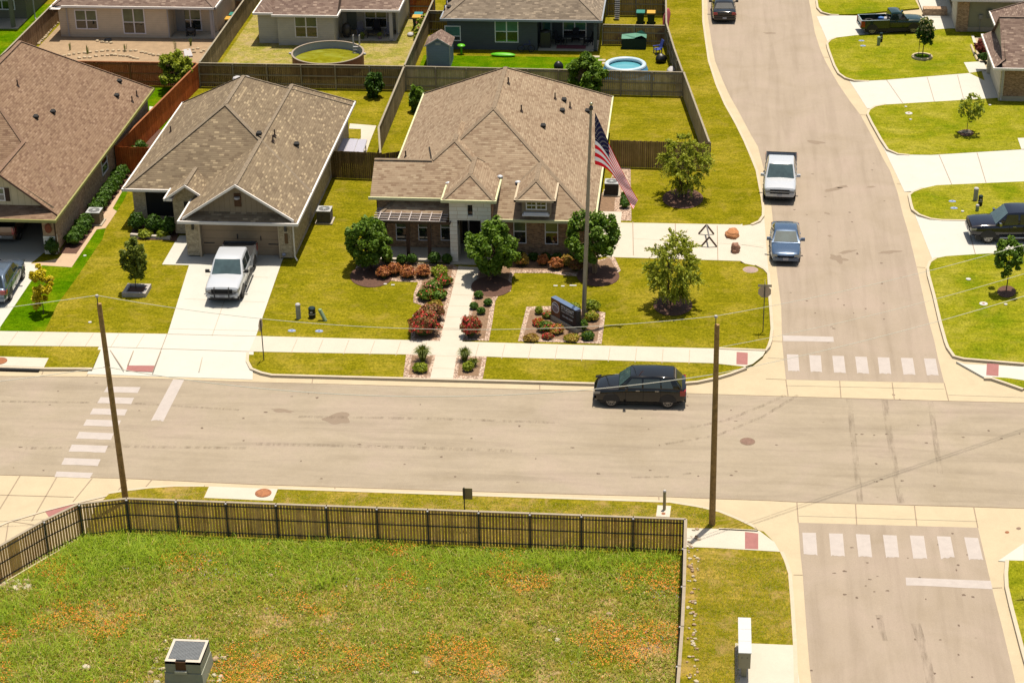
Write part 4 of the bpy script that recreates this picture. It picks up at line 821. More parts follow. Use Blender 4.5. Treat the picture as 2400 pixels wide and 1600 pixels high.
mb = MB(); mb.box(-56.2,153.4,0,-55.9,153.7,3.2); mb.build('porch_post', M['sid_olive'], H); mb = MB(); mb.box(-72,153.2,-.2,-55.6,155.8,.08); mb.build('porch_slab', M['found'], H); downspout(H, -54.9, 155.6, 3.3, M['white'], .15, -.1)
# ===== east side =====
H = thing('upper_east_house', (27,164,0), 'house with brick corner and pale grey siding wall at the top right', 'house')
wb = MB(); wb.box(20.95,156.0,.35,36,172,EZ); wb.build('siding_wall', plain('sage_siding', S(188,186,152), .8, .05), H)
mb = MB(); mb.box(20.1,155.9,.0,20.98,156.5,EZ+.2); mb.build('brick_pier', M['brick_brown'], H); mb = MB(); mb.box(20.1,156.4,0,20.5,159.6,EZ); mb.build('garage_door', M['door_cream'], H)
mb = MB(); mb.box(20.98,155.96,-.2,36,172,.35); mb.build('foundation', M['found'], H)
mb = MB(); mb.box(17.9,160.0,.0,19.8,160.8,.55); mb.build('entry_wall', M['brick_brown'], H)
rb, fb = MB(), MB(); hip(rb, fb, 19.6, 36, 155.4, 172.6, EZ+.2, 'y', 163, 165, 7.5, 28); rb.build('roof', [M['roof_mauve'], M['ridge_mauve']], H); fb.build('gutter', M['trim_white'], H)
mb = MB(); g_ = GY(2298,39,155.96); mb.box(g_[0]-.15,155.86,g_[2]-.2,g_[0]+.15,155.96,g_[2]+.15); mb.tube((g_[0],155.92,g_[2]-.2),(g_[0],155.92,.1),.03,n=6); mb.build('electric_meter', plain('meter_grey', S(176,176,166), .5, .05), H)
mb = MB(); g_ = GY(2319,31,155.96); mb.box(g_[0]-.2,155.84,g_[2]-.4,g_[0]+.25,155.96,g_[2]+.3); mb.build('breaker_box', plain('box_grey', S(140,144,130), .5, .05), H)
H = thing('right_house', (29,146,0), 'brick house with gable and cream garage front at the right edge', 'house')
rb, fb, wb = MB(), MB(), MB()
hip(rb, fb, 21.5, 42, 139.55, 147.2, EZ, 'x', 21.5, 40, 5.2, 143.4, gable0=True, fas=False); hip(rb, fb, 22.2, 42, 141, 153, EZ, 'x', 28.2, 36, 6.6, fas=False)
roof_face(rb, [(20.95,139.55,EZ),(20.95,147.2,EZ),(21.8,146.7,3.15),(21.8,140.1,3.15)]); rb.build('roof', [M['roof_mauve'], M['ridge_mauve']], H)
for (x0,y0,x1,y1) in ((20.85,139.45,42,139.55),(20.85,139.55,20.95,147.3),(20.95,147.2,22.2,147.3),(22.1,147.3,22.2,153)): fb.box(x0,y0,EZ-.15,x1,y1,EZ+.02)
fb.poly([(20.95,139.55,EZ-.13),(20.95,147.2,EZ-.13),(42,147.2,EZ-.13),(42,139.55,EZ-.13)]); fb.build('gutter', M['trim_white'], H)
mb = MB(); mb.poly([(21.72,140.0,3.1),(21.72,146.8,3.1),(21.72,143.4,5.1)][::-1]); mb.build('gable_wall', plain('cream_gable', S(226,214,170), .8, .04), H)
wb.box(21.6,139.95,.35,42,140.3,EZ-.14); wb.box(22.6,140.3,.35,42,152.6,EZ-.141); wb.build('brick_wall', M['brick_dark'], H)
mb = MB(); mb.box(21.48,139.93,.0,21.75,140.25,EZ-.14,0); mb.box(21.6,140.25,0,21.75,145.9,EZ-.14,0); mb.box(21.35,145.9,0,21.75,146.3,EZ-.14,0); mb.box(21.55,140.5,0,21.6,145.6,2.3,0); mb.build('garage_front', M['door_cream'], H)
mb = MB(); mb.box(21.6,139.9,-.2,42,140.2,.35); mb.build('foundation', M['found'], H); downspout(H, 21.62, 139.82, EZ-.1, M['white'], -.02, -.12); 
# ---------------- vegetation ----------------
def quads(name, C, N, U, sx, sy, mats, mi=None, parent=None, bend=0.0):
    """many small leaf faces: centres C, normals N, up directions U, half sizes sx, sy"""
    n = len(C); N = N/np.linalg.norm(N,axis=1,keepdims=True); T = np.cross(U, N); T /= (np.linalg.norm(T,axis=1,keepdims=True)+1e-9); B = np.cross(N, T)
    sx = np.broadcast_to(np.asarray(sx),(n,))[:,None]; sy = np.broadcast_to(np.asarray(sy),(n,))[:,None]
    V = np.empty((n,4,3)); V[:,0] = C-B*sy; V[:,1] = C+T*sx*.8+N*bend*sx; V[:,2] = C+B*sy; V[:,3] = C-T*sx*.8+N*bend*sx
    me = bpy.data.meshes.new(name); me.vertices.add(4*n); me.vertices.foreach_set("co", V.reshape(-1)); me.loops.add(4*n); me.loops.foreach_set("vertex_index", np.arange(4*n))
    me.polygons.add(n); me.polygons.foreach_set("loop_start", np.arange(n)*4); me.polygons.foreach_set("loop_total", np.full(n,4))
    for m_ in (mats if isinstance(mats,(list,tuple)) else [mats]): me.materials.append(m_)
    if mi is not None: me.polygons.foreach_set("material_index", np.asarray(mi, dtype=np.int32))
    me.update(); me.validate()
    o = bpy.data.objects.new(name, me); COL.objects.link(o)
    if parent is not None: o.parent = parent
    ORG[o.name] = Vector((0,0,0)); return o
def rdir(n): v = rng.normal(size=(n,3)); return v/np.linalg.norm(v,axis=1,keepdims=True)
M['leaf_green'] = leafmat('crape_leaf', S(70,112,14,1.75), S(134,158,40,1.75)); M['leaf_dark'] = leafmat('dark_leaf', S(44,84,10,1.75), S(88,118,22,1.75))
M['leaf_feather'] = leafmat('feathery_leaf', S(130,148,20,2.0), S(190,186,60,2.0)); M['leaf_yellow'] = leafmat('yellow_leaf', S(196,176,10,1.75), S(250,224,40,1.75)); M['leaf_lime'] = leafmat('lime_leaf', S(124,146,20,1.75), S(184,184,52,1.75))
M['leaf_oak'] = leafmat('oak_leaf', S(70,90,14,1.75), S(150,156,46,1.75)); M['leaf_pale'] = leafmat('pale_leaf', S(160,150,84,1.75), S(222,206,150,1.75)); M['leaf_red'] = leafmat('red_leaf', S(110,44,34,1.75), S(170,84,66,1.75))
M['leaf_copper'] = leafmat('copper_leaf', S(178,96,46,1.75), S(224,156,88,1.75)); M['leaf_gold'] = leafmat('gold_leaf', S(168,132,34,1.75), S(216,180,80,1.75)); M['leaf_box'] = leafmat('boxwood_leaf', S(44,86,12,1.75), S(108,140,34,1.75))
M['petal_red'] = leafmat('red_petal', S(214,40,40,1.75), S(246,92,84,1.75), .25); M['petal_pink'] = leafmat('coral_petal', S(226,110,96,1.75), S(250,170,150,1.75), .25); M['leaf_bronze'] = leafmat('bronze_leaf', S(120,84,40,1.75), S(170,124,66,1.75))
M['bark'] = plain('bark', S(120,98,74), .9, .25, 9, bump=.4); M['bark_pale'] = plain('pale_bark', S(196,160,124), .8, .2, 9); M['core'] = plain('shrub_core', S(70,84,24), .95, .2, 8)
def tree(name, base, top, cz, rx, rz, label, leaf, cat='tree', kind='round', n=5200, size=.11, trunks=1, tr=.07, group=None, lean=(0,0), bark='bark', density=1.0, tip=None, stake=0, seed=0, ry=None):
    """base (x, y); crown centred cz above ground with radii rx, ry, rz"""
    ry = ry or rx
    T = thing(name, (base[0], base[1], 0), label, cat, group)
    r0 = random.Random(seed+11); g = np.random.default_rng(seed+5)
    K = int(84*density) if kind != 'sparse' else int(30*density)
    cs = []
    while len(cs) < K:
        d = Vector((r0.gauss(0,1), r0.gauss(0,1), r0.gauss(0,1))).normalized(); k = r0.uniform(.35, 1.0)**.55
        k *= 1+.22*noise.noise(d*1.7+Vector((seed*3.1,0,0)))
        p = Vector((lean[0]+d.x*rx*k, lean[1]+d.y*ry*k, cz+d.z*rz*k))
        if kind == 'cone': f = 1-.75*max(0,(p.z-cz)/rz); p.x *= f; p.y *= f
        if kind == 'vase': f = .62+.42*(p.z-cz+rz)/(2*rz); p.x *= f; p.y *= f
        cs.append(p)
    mb = MB(); h0 = max(.3, cz-rz*.72)
    for t_ in range(trunks):
        a = 2*math.pi*t_/max(1,trunks)+.4; off = Vector((math.cos(a), math.sin(a), 0))*(.10 if trunks > 1 else 0)
        mid = Vector((lean[0]*.4, lean[1]*.4, h0))+off*2.6; topp = Vector((lean[0], lean[1], cz+rz*.35))+off*rx*2.4
        mb.path([off, off*1.6+Vector((r0.uniform(-.03,.03),r0.uniform(-.03,.03),h0*.5)), mid, mid.lerp(topp,.55), topp], [tr, tr*.85, tr*.7, tr*.42, tr*.12], 7)
        for c in cs[t_::trunks]:
            if r0.random() < .8:
                s_ = mid.lerp(topp, min(.95,max(0,(c.z-h0)/(topp.z-h0+.01)*.7))); mb.path([s_, s_.lerp(c,.5)+Vector((0,0,.08)), c], [tr*.32, tr*.2, tr*.07], 4, cap=False)
    mb.build('trunk', M[bark], T, world=False, smooth=True)
    C = []; N = []; U = []; MI = []
    per = n//K
    for c in cs:
        d = np.array([c.x-lean[0], c.y-lean[1], c.z-cz]); d /= (np.linalg.norm(d)+1e-6)
        cr = r0.uniform(.10,.26)*(rx+rz)*.5
        if kind == 'feather':
            # drooping sprays
            for s_ in range(max(2, per//22)):
                dd = d*0.7+g.normal(size=3)*.55; dd /= np.linalg.norm(dd); L_ = g.uniform(.45,1.0)*cr*2.1; t_ = np.linspace(0,1,22)[:,None]
                pts = np.array(c)+dd*L_*t_+np.array([0,0,-1])*(t_**2)*L_*g.uniform(.25,.7)+g.normal(size=(22,3))*.035
                C.append(pts); N.append(g.normal(size=(22,3))+np.array([0,0,.5])); U.append(np.tile(dd,(22,1))+g.normal(size=(22,3))*.3); MI.append(np.zeros(22))
        else:
            m_ = int(per*r0.uniform(.6,1.4)); q = g.normal(size=(m_,3)); q /= np.linalg.norm(q,axis=1,keepdims=True); q *= (g.uniform(0,1,size=(m_,1))**.45)*cr
            q[:,2] *= 1.15; C.append(np.array(c)+q); N.append(q/cr*.6+g.normal(size=(m_,3))*.8+np.array([0,0,.55])); U.append(g.normal(size=(m_,3)))
            MI.append((g.random(m_) < .0).astype(float))
    C = np.concatenate(C); N = np.concatenate(N); U = np.concatenate(U); MI = np.concatenate(MI)
    if tip: MI = ((C[:,2] > cz+rz*.1+g.normal(size=len(C))*.3) & (g.random(len(C)) < .5)).astype(int)
    sz = g.uniform(.6,1.25,size=len(C))*size
    if kind == 'feather': o = quads('crown', C, N, U, sz*.55, sz*1.1, [M[leaf], M[tip or leaf]], MI, T)
    else: o = quads('crown', C, N, U, sz, sz*1.15, [M[leaf], M[tip or leaf]], MI, T, .25)
    for k in range(stake):
        mb = MB(); x = (-.3,.22)[k]; mb.tube((x,.05,0),(x,.05,1.35),.025,n=6); mb.build('stake', M['bark_pale'] if k else M['pipe'], T, world=False)
    return T
def cxy(px, py): return G2(px, py)
def crown_h(base, px, py):
    """height above the base at which the photograph shows this point, in the vertical plane through the base"""
    return GY(px, py, base[1])[2]
def tree_at(name, bpx, cpx, wpx, hpx, label, leaf, **k):
    b = cxy(*bpx); c = GY(cpx[0], cpx[1], b[1]); d = (Vector((b[0],b[1],c[2]))-Vector((0,0,CH))).dot(_F); s_ = FPX/d
    rx = wpx/2/s_; cosb = .89; rz = max(.25, (hpx/2/s_)/cosb*1.0-rx*.10)
    return tree(name, b, None, c[2], rx, rz, label, leaf, lean=(c[0]-b[0],0), **k)
tree_at('crape_myrtle', (868,628), (857.6,563), 117, 104, 'round green crape myrtle at the left end of the pergola', 'leaf_green', n=10500, size=.095, trunks=3, tr=.05, seed=1, group='crape myrtles by the corner house')
tree_at('crape_myrtle', (1150,650), (1148,582), 122, 120, 'green crape myrtle beside the front walk of the corner house', 'leaf_green', n=11000, size=.095, trunks=3, tr=.05, seed=2, group='crape myrtles by the corner house')
tree_at('crape_myrtle', (1394,640), (1390,556), 134, 112, 'green crape myrtle with pale trunks behind the flagpole', 'leaf_green', n=11000, size=.095, trunks=4, tr=.05, bark='bark_pale', seed=3, group='crape myrtles by the corner house')
tree_at('feathery_tree', (1576,714), (1577.5,622), 118, 138, 'feathery yellow green tree on a dark mulch ring in the corner lawn', 'leaf_feather', kind='feather', n=15000, size=.085, trunks=2, tr=.055, stake=1, seed=4, group='feathery trees beside the side street')
tree_at('feathery_tree', (1603,462), (1604,380), 112, 118, 'feathery green tree in front of the brown board fence', 'leaf_feather', kind='feather', n=15000, size=.085, trunks=2, tr=.055, stake=1, seed=5, group='feathery trees beside the side street')
tree_at('broadleaf_tree', (1372,226), (1373.5,174), 104, 92, 'bright green tree rising behind the corner house roof at the rear fence', 'leaf_green', kind='cone', n=6000, size=.15, seed=6)
tree_at('small_evergreen', (880,228), (878,198), 43, 54, 'small dark round tree in the middle back yard by the fence', 'leaf_dark', n=3600, size=.10, tr=.05, seed=7)
tree_at('leafy_bush', (982,262), (977,232), 34, 62, 'bright green bush peeking out behind the corner house roof', 'leaf_green', n=3000, size=.13, tr=.04, seed=8, cat='bush')
tree_at('yellow_green_tree', (420,214), (412,163), 84, 76, 'yellow green tree against the red back fence', 'leaf_lime', n=5200, size=.12, tr=.06, seed=9)
tree_at('yellow_tree', (102,735), (94,672), 60, 90, 'young tree with bright yellow leaves on the lush front lawn', 'leaf_yellow', kind='sparse', n=2300, size=.10, tr=.03, seed=10)
tree_at('slim_oak', (319,682), (314,602), 58, 100, 'slim young oak growing in the square stone planter', 'leaf_oak', n=3600, size=.085, tr=.03, seed=12)
tree_at('ring_tree', (2162,134), (2170,74), 36, 66, 'slim tree with pale tips inside the round stone ring', 'leaf_dark', n=3000, size=.10, tr=.04, tip='leaf_pale', stake=1, seed=13)
tree_at('sparse_sapling', (2265.6,312), (2276,248), 62, 66, 'sparse leafy sapling with a thin trunk on the east lawn', 'leaf_lime', kind='sparse', n=650, size=.10, tr=.025, seed=14, density=1.6)
tree_at('sparse_sapling', (2358,682), (2366,595), 74, 88, 'sparse green sapling at the right edge below the black pickup', 'leaf_green', kind='sparse', n=1500, size=.12, tr=.035, seed=15)
def shrub(name, px, w_, h, label, leaf, fl=None, flf=.3, cat='shrub', group=None, n=700, size=.06, seed=0, shape=1.0, xy=None, coreamp=.25):
    b = xy or cxy(*px); T = thing(name, (b[0], b[1], 0), label, cat, group); r = w_/2; g = np.random.default_rng(seed+100)
    mb = MB(); mb.blob((0,0,h*.48),(r*.78,r*.78,h*.44),12,8,coreamp,2.0,seed); mb.build('stems', M['core'], T, world=False, smooth=True)  # solid dark core under the leaves
    q = g.normal(size=(n,3)); q /= np.linalg.norm(q,axis=1,keepdims=True); q[:,2] = np.abs(q[:,2])*1.0-.25*(g.random(n) < .5); rad = g.uniform(.80,1.08,size=(n,1))
    lump = np.array([1+coreamp*noise.noise(Vector(v)*2.0+Vector((seed*7.3,seed*1.7,0))) for v in q])[:,None]
    C = q*np.array([r,r,h*.52])*rad*lump+np.array([0,0,h*.48]); C[:,2] = np.maximum(C[:,2], .03)
    mi = (g.random(n) < (flf if fl else 0)).astype(int)
    if fl: mi *= (np.array([noise.noise(Vector(v)*3.1+Vector((seed,3,1))) for v in C/ r]) > -.12).astype(int)
    sz = g.uniform(.7,1.3,size=n)*size
    quads('foliage', C, q+g.normal(size=(n,3))*.55, g.normal(size=(n,3)), sz, sz*1.2, [M[leaf], M[fl or leaf]], mi, T, .2); return T
gb = 'clipped box balls at the pergola'; sd = 20
for i, (px, lb) in enumerate((((908,618),'leftmost'),((942,619),'second from left'),((966,618),'middle'),((1018,618),'second from right'),((1048,618),'rightmost'))):
    shrub('box_ball', px, .62 if i != 3 else .75, .62 if i != 3 else .75, lb+' of the five round green box balls in front of the pergola', 'leaf_box', group=gb, n=900, size=.045, seed=sd+i, coreamp=.08)
for i, (px, w_, lb) in enumerate((((899,651),.75,'leftmost copper shrub below the pergola box balls'),((925,643),.85,'second copper shrub from the left below the pergola'),((957,651),.9,'third copper shrub from the left below the pergola'),((992,648),.85,'rightmost copper shrub of the four below the pergola'))):
    shrub('copper_shrub', px, w_, .7, lb, 'leaf_copper', 'leaf_red', .25, group='copper shrubs along the front bed', n=900, size=.055, seed=30+i, coreamp=.4)
for i, (px, w_, lb) in enumerate((((1224,622),.75,'copper shrub right of the front walk tree under the first window'),((1273,622),.62,'small copper shrub under the right front window'),((1303,630),.75,'orange copper shrub between two others below the brick wall'),((1330,624),.75,'golden copper shrub next to the rightmost crape myrtle'),((1352,634),.8,'dark copper shrub shaded by the rightmost crape myrtle'))):
    shrub('copper_shrub', px, w_, .68, lb, 'leaf_gold' if i in (0,3) else ('leaf_bronze' if i == 4 else 'leaf_copper'), 'leaf_red', .15, group='copper shrubs along the front bed', n=900, size=.055, seed=40+i, coreamp=.4)
for i in range(8): 
    b = GY(1205+i*17, 590, 110.5)
    shrub('foundation_shrub', None, .6, .5, 'dark low shrubs in the shade along the corner house front wall', 'leaf_dark', group='dark shrubs along the corner house wall', n=350, size=.06, seed=50+i, xy=(-11.9+i*.72, 110.15))
for i, (px, w_, h, lb, lf, fl, ff) in enumerate((((1030,644),.9,.5,'pale flowering shrub at the top of the front walk bed','leaf_lime','petal_pink',.12),((1040,668),1.0,.6,'red flowering rose bush beside the upper front walk','leaf_green','petal_red',.35),((1014,682),1.0,.6,'green rose bush with red flowers in the middle of the walk bed','leaf_green','petal_pink',.25),
        ((1000,702),.95,.6,'dark green rose bush with one cluster of red flowers','leaf_green','petal_red',.18),((1030,700),.85,.55,'green rose bush touching the front walk edge','leaf_green','petal_red',.1),((1020,722),.8,.4,'sparse yellowish shrub left of the front walk','leaf_gold','leaf_lime',.4))):
    shrub('rose_bush', px, w_, h, lb, lf, fl, ff, group='flowering shrubs beside the front walk', n=1000, size=.06, seed=60+i, coreamp=.45)
shrub('red_rose_bush', (995,782), 1.65, 1.25, 'large coral red rose bush at the sidewalk left of the walk', 'leaf_bronze', 'petal_red', .38, n=3600, size=.065, seed=70, coreamp=.4)
shrub('red_rose_bush', (1012,748), 1.3, .9, 'coral bronze rose bush behind the large red one', 'leaf_bronze', 'petal_pink', .3, n=1600, size=.06, seed=71, coreamp=.4)
shrub('red_rose_bush', (1104,788), 1.05, 1.2, 'coral red rose bush at the sidewalk right of the walk', 'leaf_bronze', 'petal_red', .4, n=2300, size=.06, seed=72, coreamp=.4)
for i, (px, lb) in enumerate((((1122,698),'top one of the four small box balls right of the walk'),((1144,716),'right one of the four small box balls beside the walk'),((1111,724),'left one of the four small box balls beside the walk'),((1128,736),'lowest of the four small box balls right of the walk'))):
    shrub('small_box_ball', px, .48 if i else .52, .42, lb, 'leaf_box', group='small box balls right of the walk', n=600, size=.04, seed=80+i, coreamp=.06)
def spiky(name, px, r, h, label, n=260, seed=0, group=None):
    b = cxy(*px); T = thing(name, (b[0],b[1],0), label, 'grass plant', group); g = np.random.default_rng(seed); V = []; F_ = []
    for i in range(n):
        a = g.uniform(0,6.283); t = g.uniform(.05,1.0); L_ = h*g.uniform(.7,1.15); d = np.array([math.cos(a),math.sin(a),0]); s_ = np.array([-math.sin(a),math.cos(a),0])*.014; base = d*g.uniform(0,.12)
        p1 = base+d*r*t*.5+np.array([0,0,L_*.75]); p2 = base+d*r*t+np.array([0,0,L_*(1-.45*t)]); k = len(V)
        V += [base-s_,base+s_,p1+s_*.9,p1-s_*.9,p2]; F_ += [(k,k+1,k+2,k+3),(k+3,k+2,k+4)]
    mb = MB(); mb.v = [tuple(v) for v in V]; mb.f = F_; mb.m = [0]*len(F_); mb.build('blades', M['leaf_oak'], T, world=False)
spiky('ornamental_grass', (991,846), .62, 1.0, 'spiky ornamental grass at the curb left of the walk', 420, 1); spiky('ornamental_grass', (1089,845), .5, .85, 'spiky ornamental grass at the curb right of the walk', 320, 2); spiky('ornamental_grass', (1110,858), .35, .5, 'small spiky grass beside the curbside lime shrub', 180, 3)
shrub('lime_shrub', (985,869), .78, .42, 'bright lime shrub at the curb left of the walk', 'leaf_lime', n=900, size=.06, seed=90, coreamp=.4); shrub('lime_shrub', (1098,868), .56, .5, 'bright lime shrub at the curb right of the walk', 'leaf_lime', n=700, size=.06, seed=91, coreamp=.4)
for i, (px, w_, h, lb, lf, fl, ff) in enumerate((((1387,727),.92,.62,'flat topped lime shrub right of the flagpole base','leaf_lime','leaf_green',.2),((1387,750),.75,.5,'second lime shrub nearer the sign bed edge','leaf_lime','leaf_gold',.4),((1344,730),.8,.5,'lime shrub behind the monument sign','leaf_lime','leaf_green',.2),((1367,774),.5,.65,'upright green shrub at the right end of the monument sign','leaf_green',None,0),
        ((1263,736),.4,.45,'small lime shrub at the top left of the sign bed','leaf_lime',None,0),((1262,762),.6,.4,'red flowering plant left of the monument sign','leaf_gold','petal_red',.5),((1277,775),.85,.55,'green rose bush in front of the monument sign','leaf_green','petal_red',.15),((1304,780),.85,.5,'golden red shrub in front of the monument sign','leaf_gold','petal_red',.2),
        ((1283,793),.6,.3,'low red flowers at the front of the sign bed','leaf_bronze','petal_red',.5),((1340,797),.8,.3,'low pale shrub at the front of the sign bed','leaf_gold','leaf_lime',.4),((1378,794),.7,.4,'dark green low shrub at the right front of the sign bed','leaf_dark','leaf_lime',.35),((1245,797),.8,.3,'low pale shrub at the left front corner of the sign bed','leaf_gold','leaf_bronze',.4),((1283,745),.5,.35,'small green and red plant between the shrubs left of the sign','leaf_green','petal_red',.3))):
    shrub('sign_bed_shrub', px, w_, h, lb, lf, fl, ff, group='shrubs in the sign bed', n=900, size=.05, seed=100+i, coreamp=.3)
for i, (px, lb) in enumerate((((323,540),'left'),((362,545),'middle'),((396,550),'right'))): shrub('dark_shrub', px, .95, 1.15, lb+' dark shrub under the screened window of the middle house', 'leaf_dark', group='dark shrubs under the screened window', n=1100, size=.07, seed=120+i, coreamp=.35)
for i, (px, lb) in enumerate((((341,556),'larger yellow green low plant in the middle house bed'),((382,556),'smaller yellow green low plant in the middle house bed'))): shrub('lime_plant', px, .9-.2*i, .45, lb, 'leaf_lime', n=600, size=.06, seed=125+i, coreamp=.5)
k = 0
for y in (110.9,111.9,112.8,113.6): k += 1; shrub('hedge_shrub', None, .95, .85, ('nearest','second nearest','third nearest','fourth nearest')[k-1]+' green shrub of the row along the brown brick side wall', 'leaf_box', group='shrub row along the left house side wall', n=1000, size=.07, seed=130+k, xy=(-38.45,y), coreamp=.3)
for y in (115.6,116.5,117.4,118.3,119.2,120.1,121.0,122.0,124.2,125.4,126.6): k += 1; shrub('hedge_shrub', None, .95, .85, 'green shrub in the far hedge row beyond the tan condenser by the brick wall', 'leaf_box', group='far shrub row along the left house side wall', n=700, size=.07, seed=130+k, xy=(-38.4,y), coreamp=.3)
shrub('corner_shrub', (124,598), .8, 1.1, 'dark rounded shrub at the stone garage pier', 'leaf_dark', n=900, size=.06, seed=150)
for i, y in enumerate((118.6,119.3,120.0)): shrub('round_side_shrub', None, .62, .55, ('nearest','middle','farthest')[i]+' round shrub beside the condenser of the corner house', 'leaf_box', group='round shrubs by the corner house condenser', n=600, size=.05, seed=155+i, xy=(-4.6,y), coreamp=.1)
shrub('red_maple_shrub', (2302,128), 1.1, 1.2, 'dark red leafed shrub beside the right house', 'leaf_red', n=1500, size=.09, seed=160, coreamp=.4); shrub('green_shrub', (2306,143), .8, .6, 'dark green shrub below the red one beside the right house', 'leaf_dark', n=700, size=.08, seed=161)
for i in range(5): shrub('climbing_plant', None, .7, .9+.25*(i%3), 'leafy flowering plants along the fence behind the grey house side yard', 'leaf_lime', 'petal_pink', .12, group='plants along the side yard fence', n=500, size=.10, seed=170+i, xy=(-22.3-.1*(i%2),151.2-i*.0+i*.9), coreamp=.5)
# beds: gravel borders with mulch inside
def bed(name, outer, inner, label=None):
    sheet('gravel_bed', [PX(outer)], .016, M['gravel'])
    if inner: sheet('mulch_bed', [PX(inner)], .022, M['mulch'])
def ell(cx_, cy_, rx, ry, n=22): return [(cx_+rx*math.cos(t*2*math.pi/n), cy_+ry*math.sin(t*2*math.pi/n)) for t in range(n)]
bed('b', [(842,604),(900,600),(902,612),(1060,620),(1074,626),(1031,799),(962,798),(967,739),(989,729),(988,716),(968.6,708.7),(970,688),(980,661.5),(932,660),(886,655),(862,660),(838,652),(832,632)], [(850,606),(900,604),(902,616),(1062,624),(1024,796),(972,794),(976,746),(996,732),(996,712),(978,704),(980,690),(992,654),(932,653),(886,648),(862,653),(845,645),(840,630)])
bed('b', [(1123,628),(1163,606),(1392,612),(1440,601.5),(1455,634.7),(1429.6,651),(1380,650),(1325,646),(1289,640),(1206,640),(1200,652),(1197,683),(1169,691),(1161,706),(1153.6,757),(1146,799),(1084.7,798)], [(1126,630),(1165,610),(1390,616),(1430,606),(1444,632),(1425,645),(1325,639),(1289,633),(1196,633),(1188,676),(1160,686),(1150,706),(1143,757),(1136,794),(1096,794)])
bed('b', [(952,830.6),(1021,832.5),(1008,887),(945,884)], [(966,834),(1013,836),(1002,880),(958,878)]); bed('b', [(1070.7,833.5),(1141,836),(1131,889),(1061.7,887.5)], [(1079,838),(1130,840),(1121,882),(1072,880)])
bed('b', [(1234,719),(1294,717.6),(1404,730),(1419,733),(1410,806),(1330,803),(1214,800)], [(1243,727),(1294,725),(1396,737),(1408,740),(1400,800),(1330,796),(1226,792)])
bed('b', [(1402,470),(1434,414),(1440,392),(1478,394),(1480,518),(1402,516)], [(1404,470),(1436,414),(1448,420),(1440,480),(1440,500),(1404,500)])
for c_, r_, nm in (((870,648),(50,26),0),((1152,672),(48,24),0),((1402,648),(50,24),0),((1577,716),(46,25),0),((1600.5,466),(48,24),0),((2265,312),(17,8),0),((2359,684),(22,14),0)): sheet('mulch_ring', [PX(ell(*c_, *r_))], .028, M['darkmulch'])
sheet('mulch_bed', [PX([(306,548),(318,524),(420,536),(414,566),(386,563),(312,562)])], .02, M['darkmulch']); sheet('mulch_bed', [[(-39.0,109.5),(-37.9,109.5),(-37.95,131),(-39.0,131)]], .02, M['darkmulch'])
sheet('worn_turf', [PX([(590,470),(745,420),(775,418),(690,560),(640,640),(615,640)])], .004, M['darkmulch']) if False else None
# ---------------- vehicles ----------------
M['tyre'] = plain('tyre_rubber', (.018,.017,.016,1), .8, .1); M['rim'] = plain('alloy', S(214,206,196), .3, .05, metal=.6); M['chrome'] = plain('chrome', S(232,228,220), .12, 0, metal=.9)
M['cglass'] = glass('car_glass', (.018,.026,.028,1), .03, 1.0); M['lens'] = plain('headlamp_lens', S(206,200,186), .1, .05, spec=.8); M['tail'] = plain('tail_lamp', S(210,36,30), .15, .05, spec=.8)
M['plate'] = plain('number_plate', S(226,222,224), .5, .03); M['bed'] = plain('bed_liner', (.015,.015,.015,1), .8, .1); M['blackplastic'] = plain('black_plastic', (.02,.02,.021,1), .55, .05)
M['wshield'] = glass('windshield_glass', (.05,.085,.09,1), .04, 1.0)
def lerp(a, b, t): return a+(b-a)*t
def interp(L, x):
    if x <= L[0][0]: return L[0][1:]
    for i in range(len(L)-1):
        if x <= L[i+1][0]:
            t = (x-L[i][0])/(L[i+1][0]-L[i][0]+1e-9); return tuple(lerp(p,q,t) for p, q in zip(L[i][1:], L[i+1][1:]))
    return L[-1][1:]
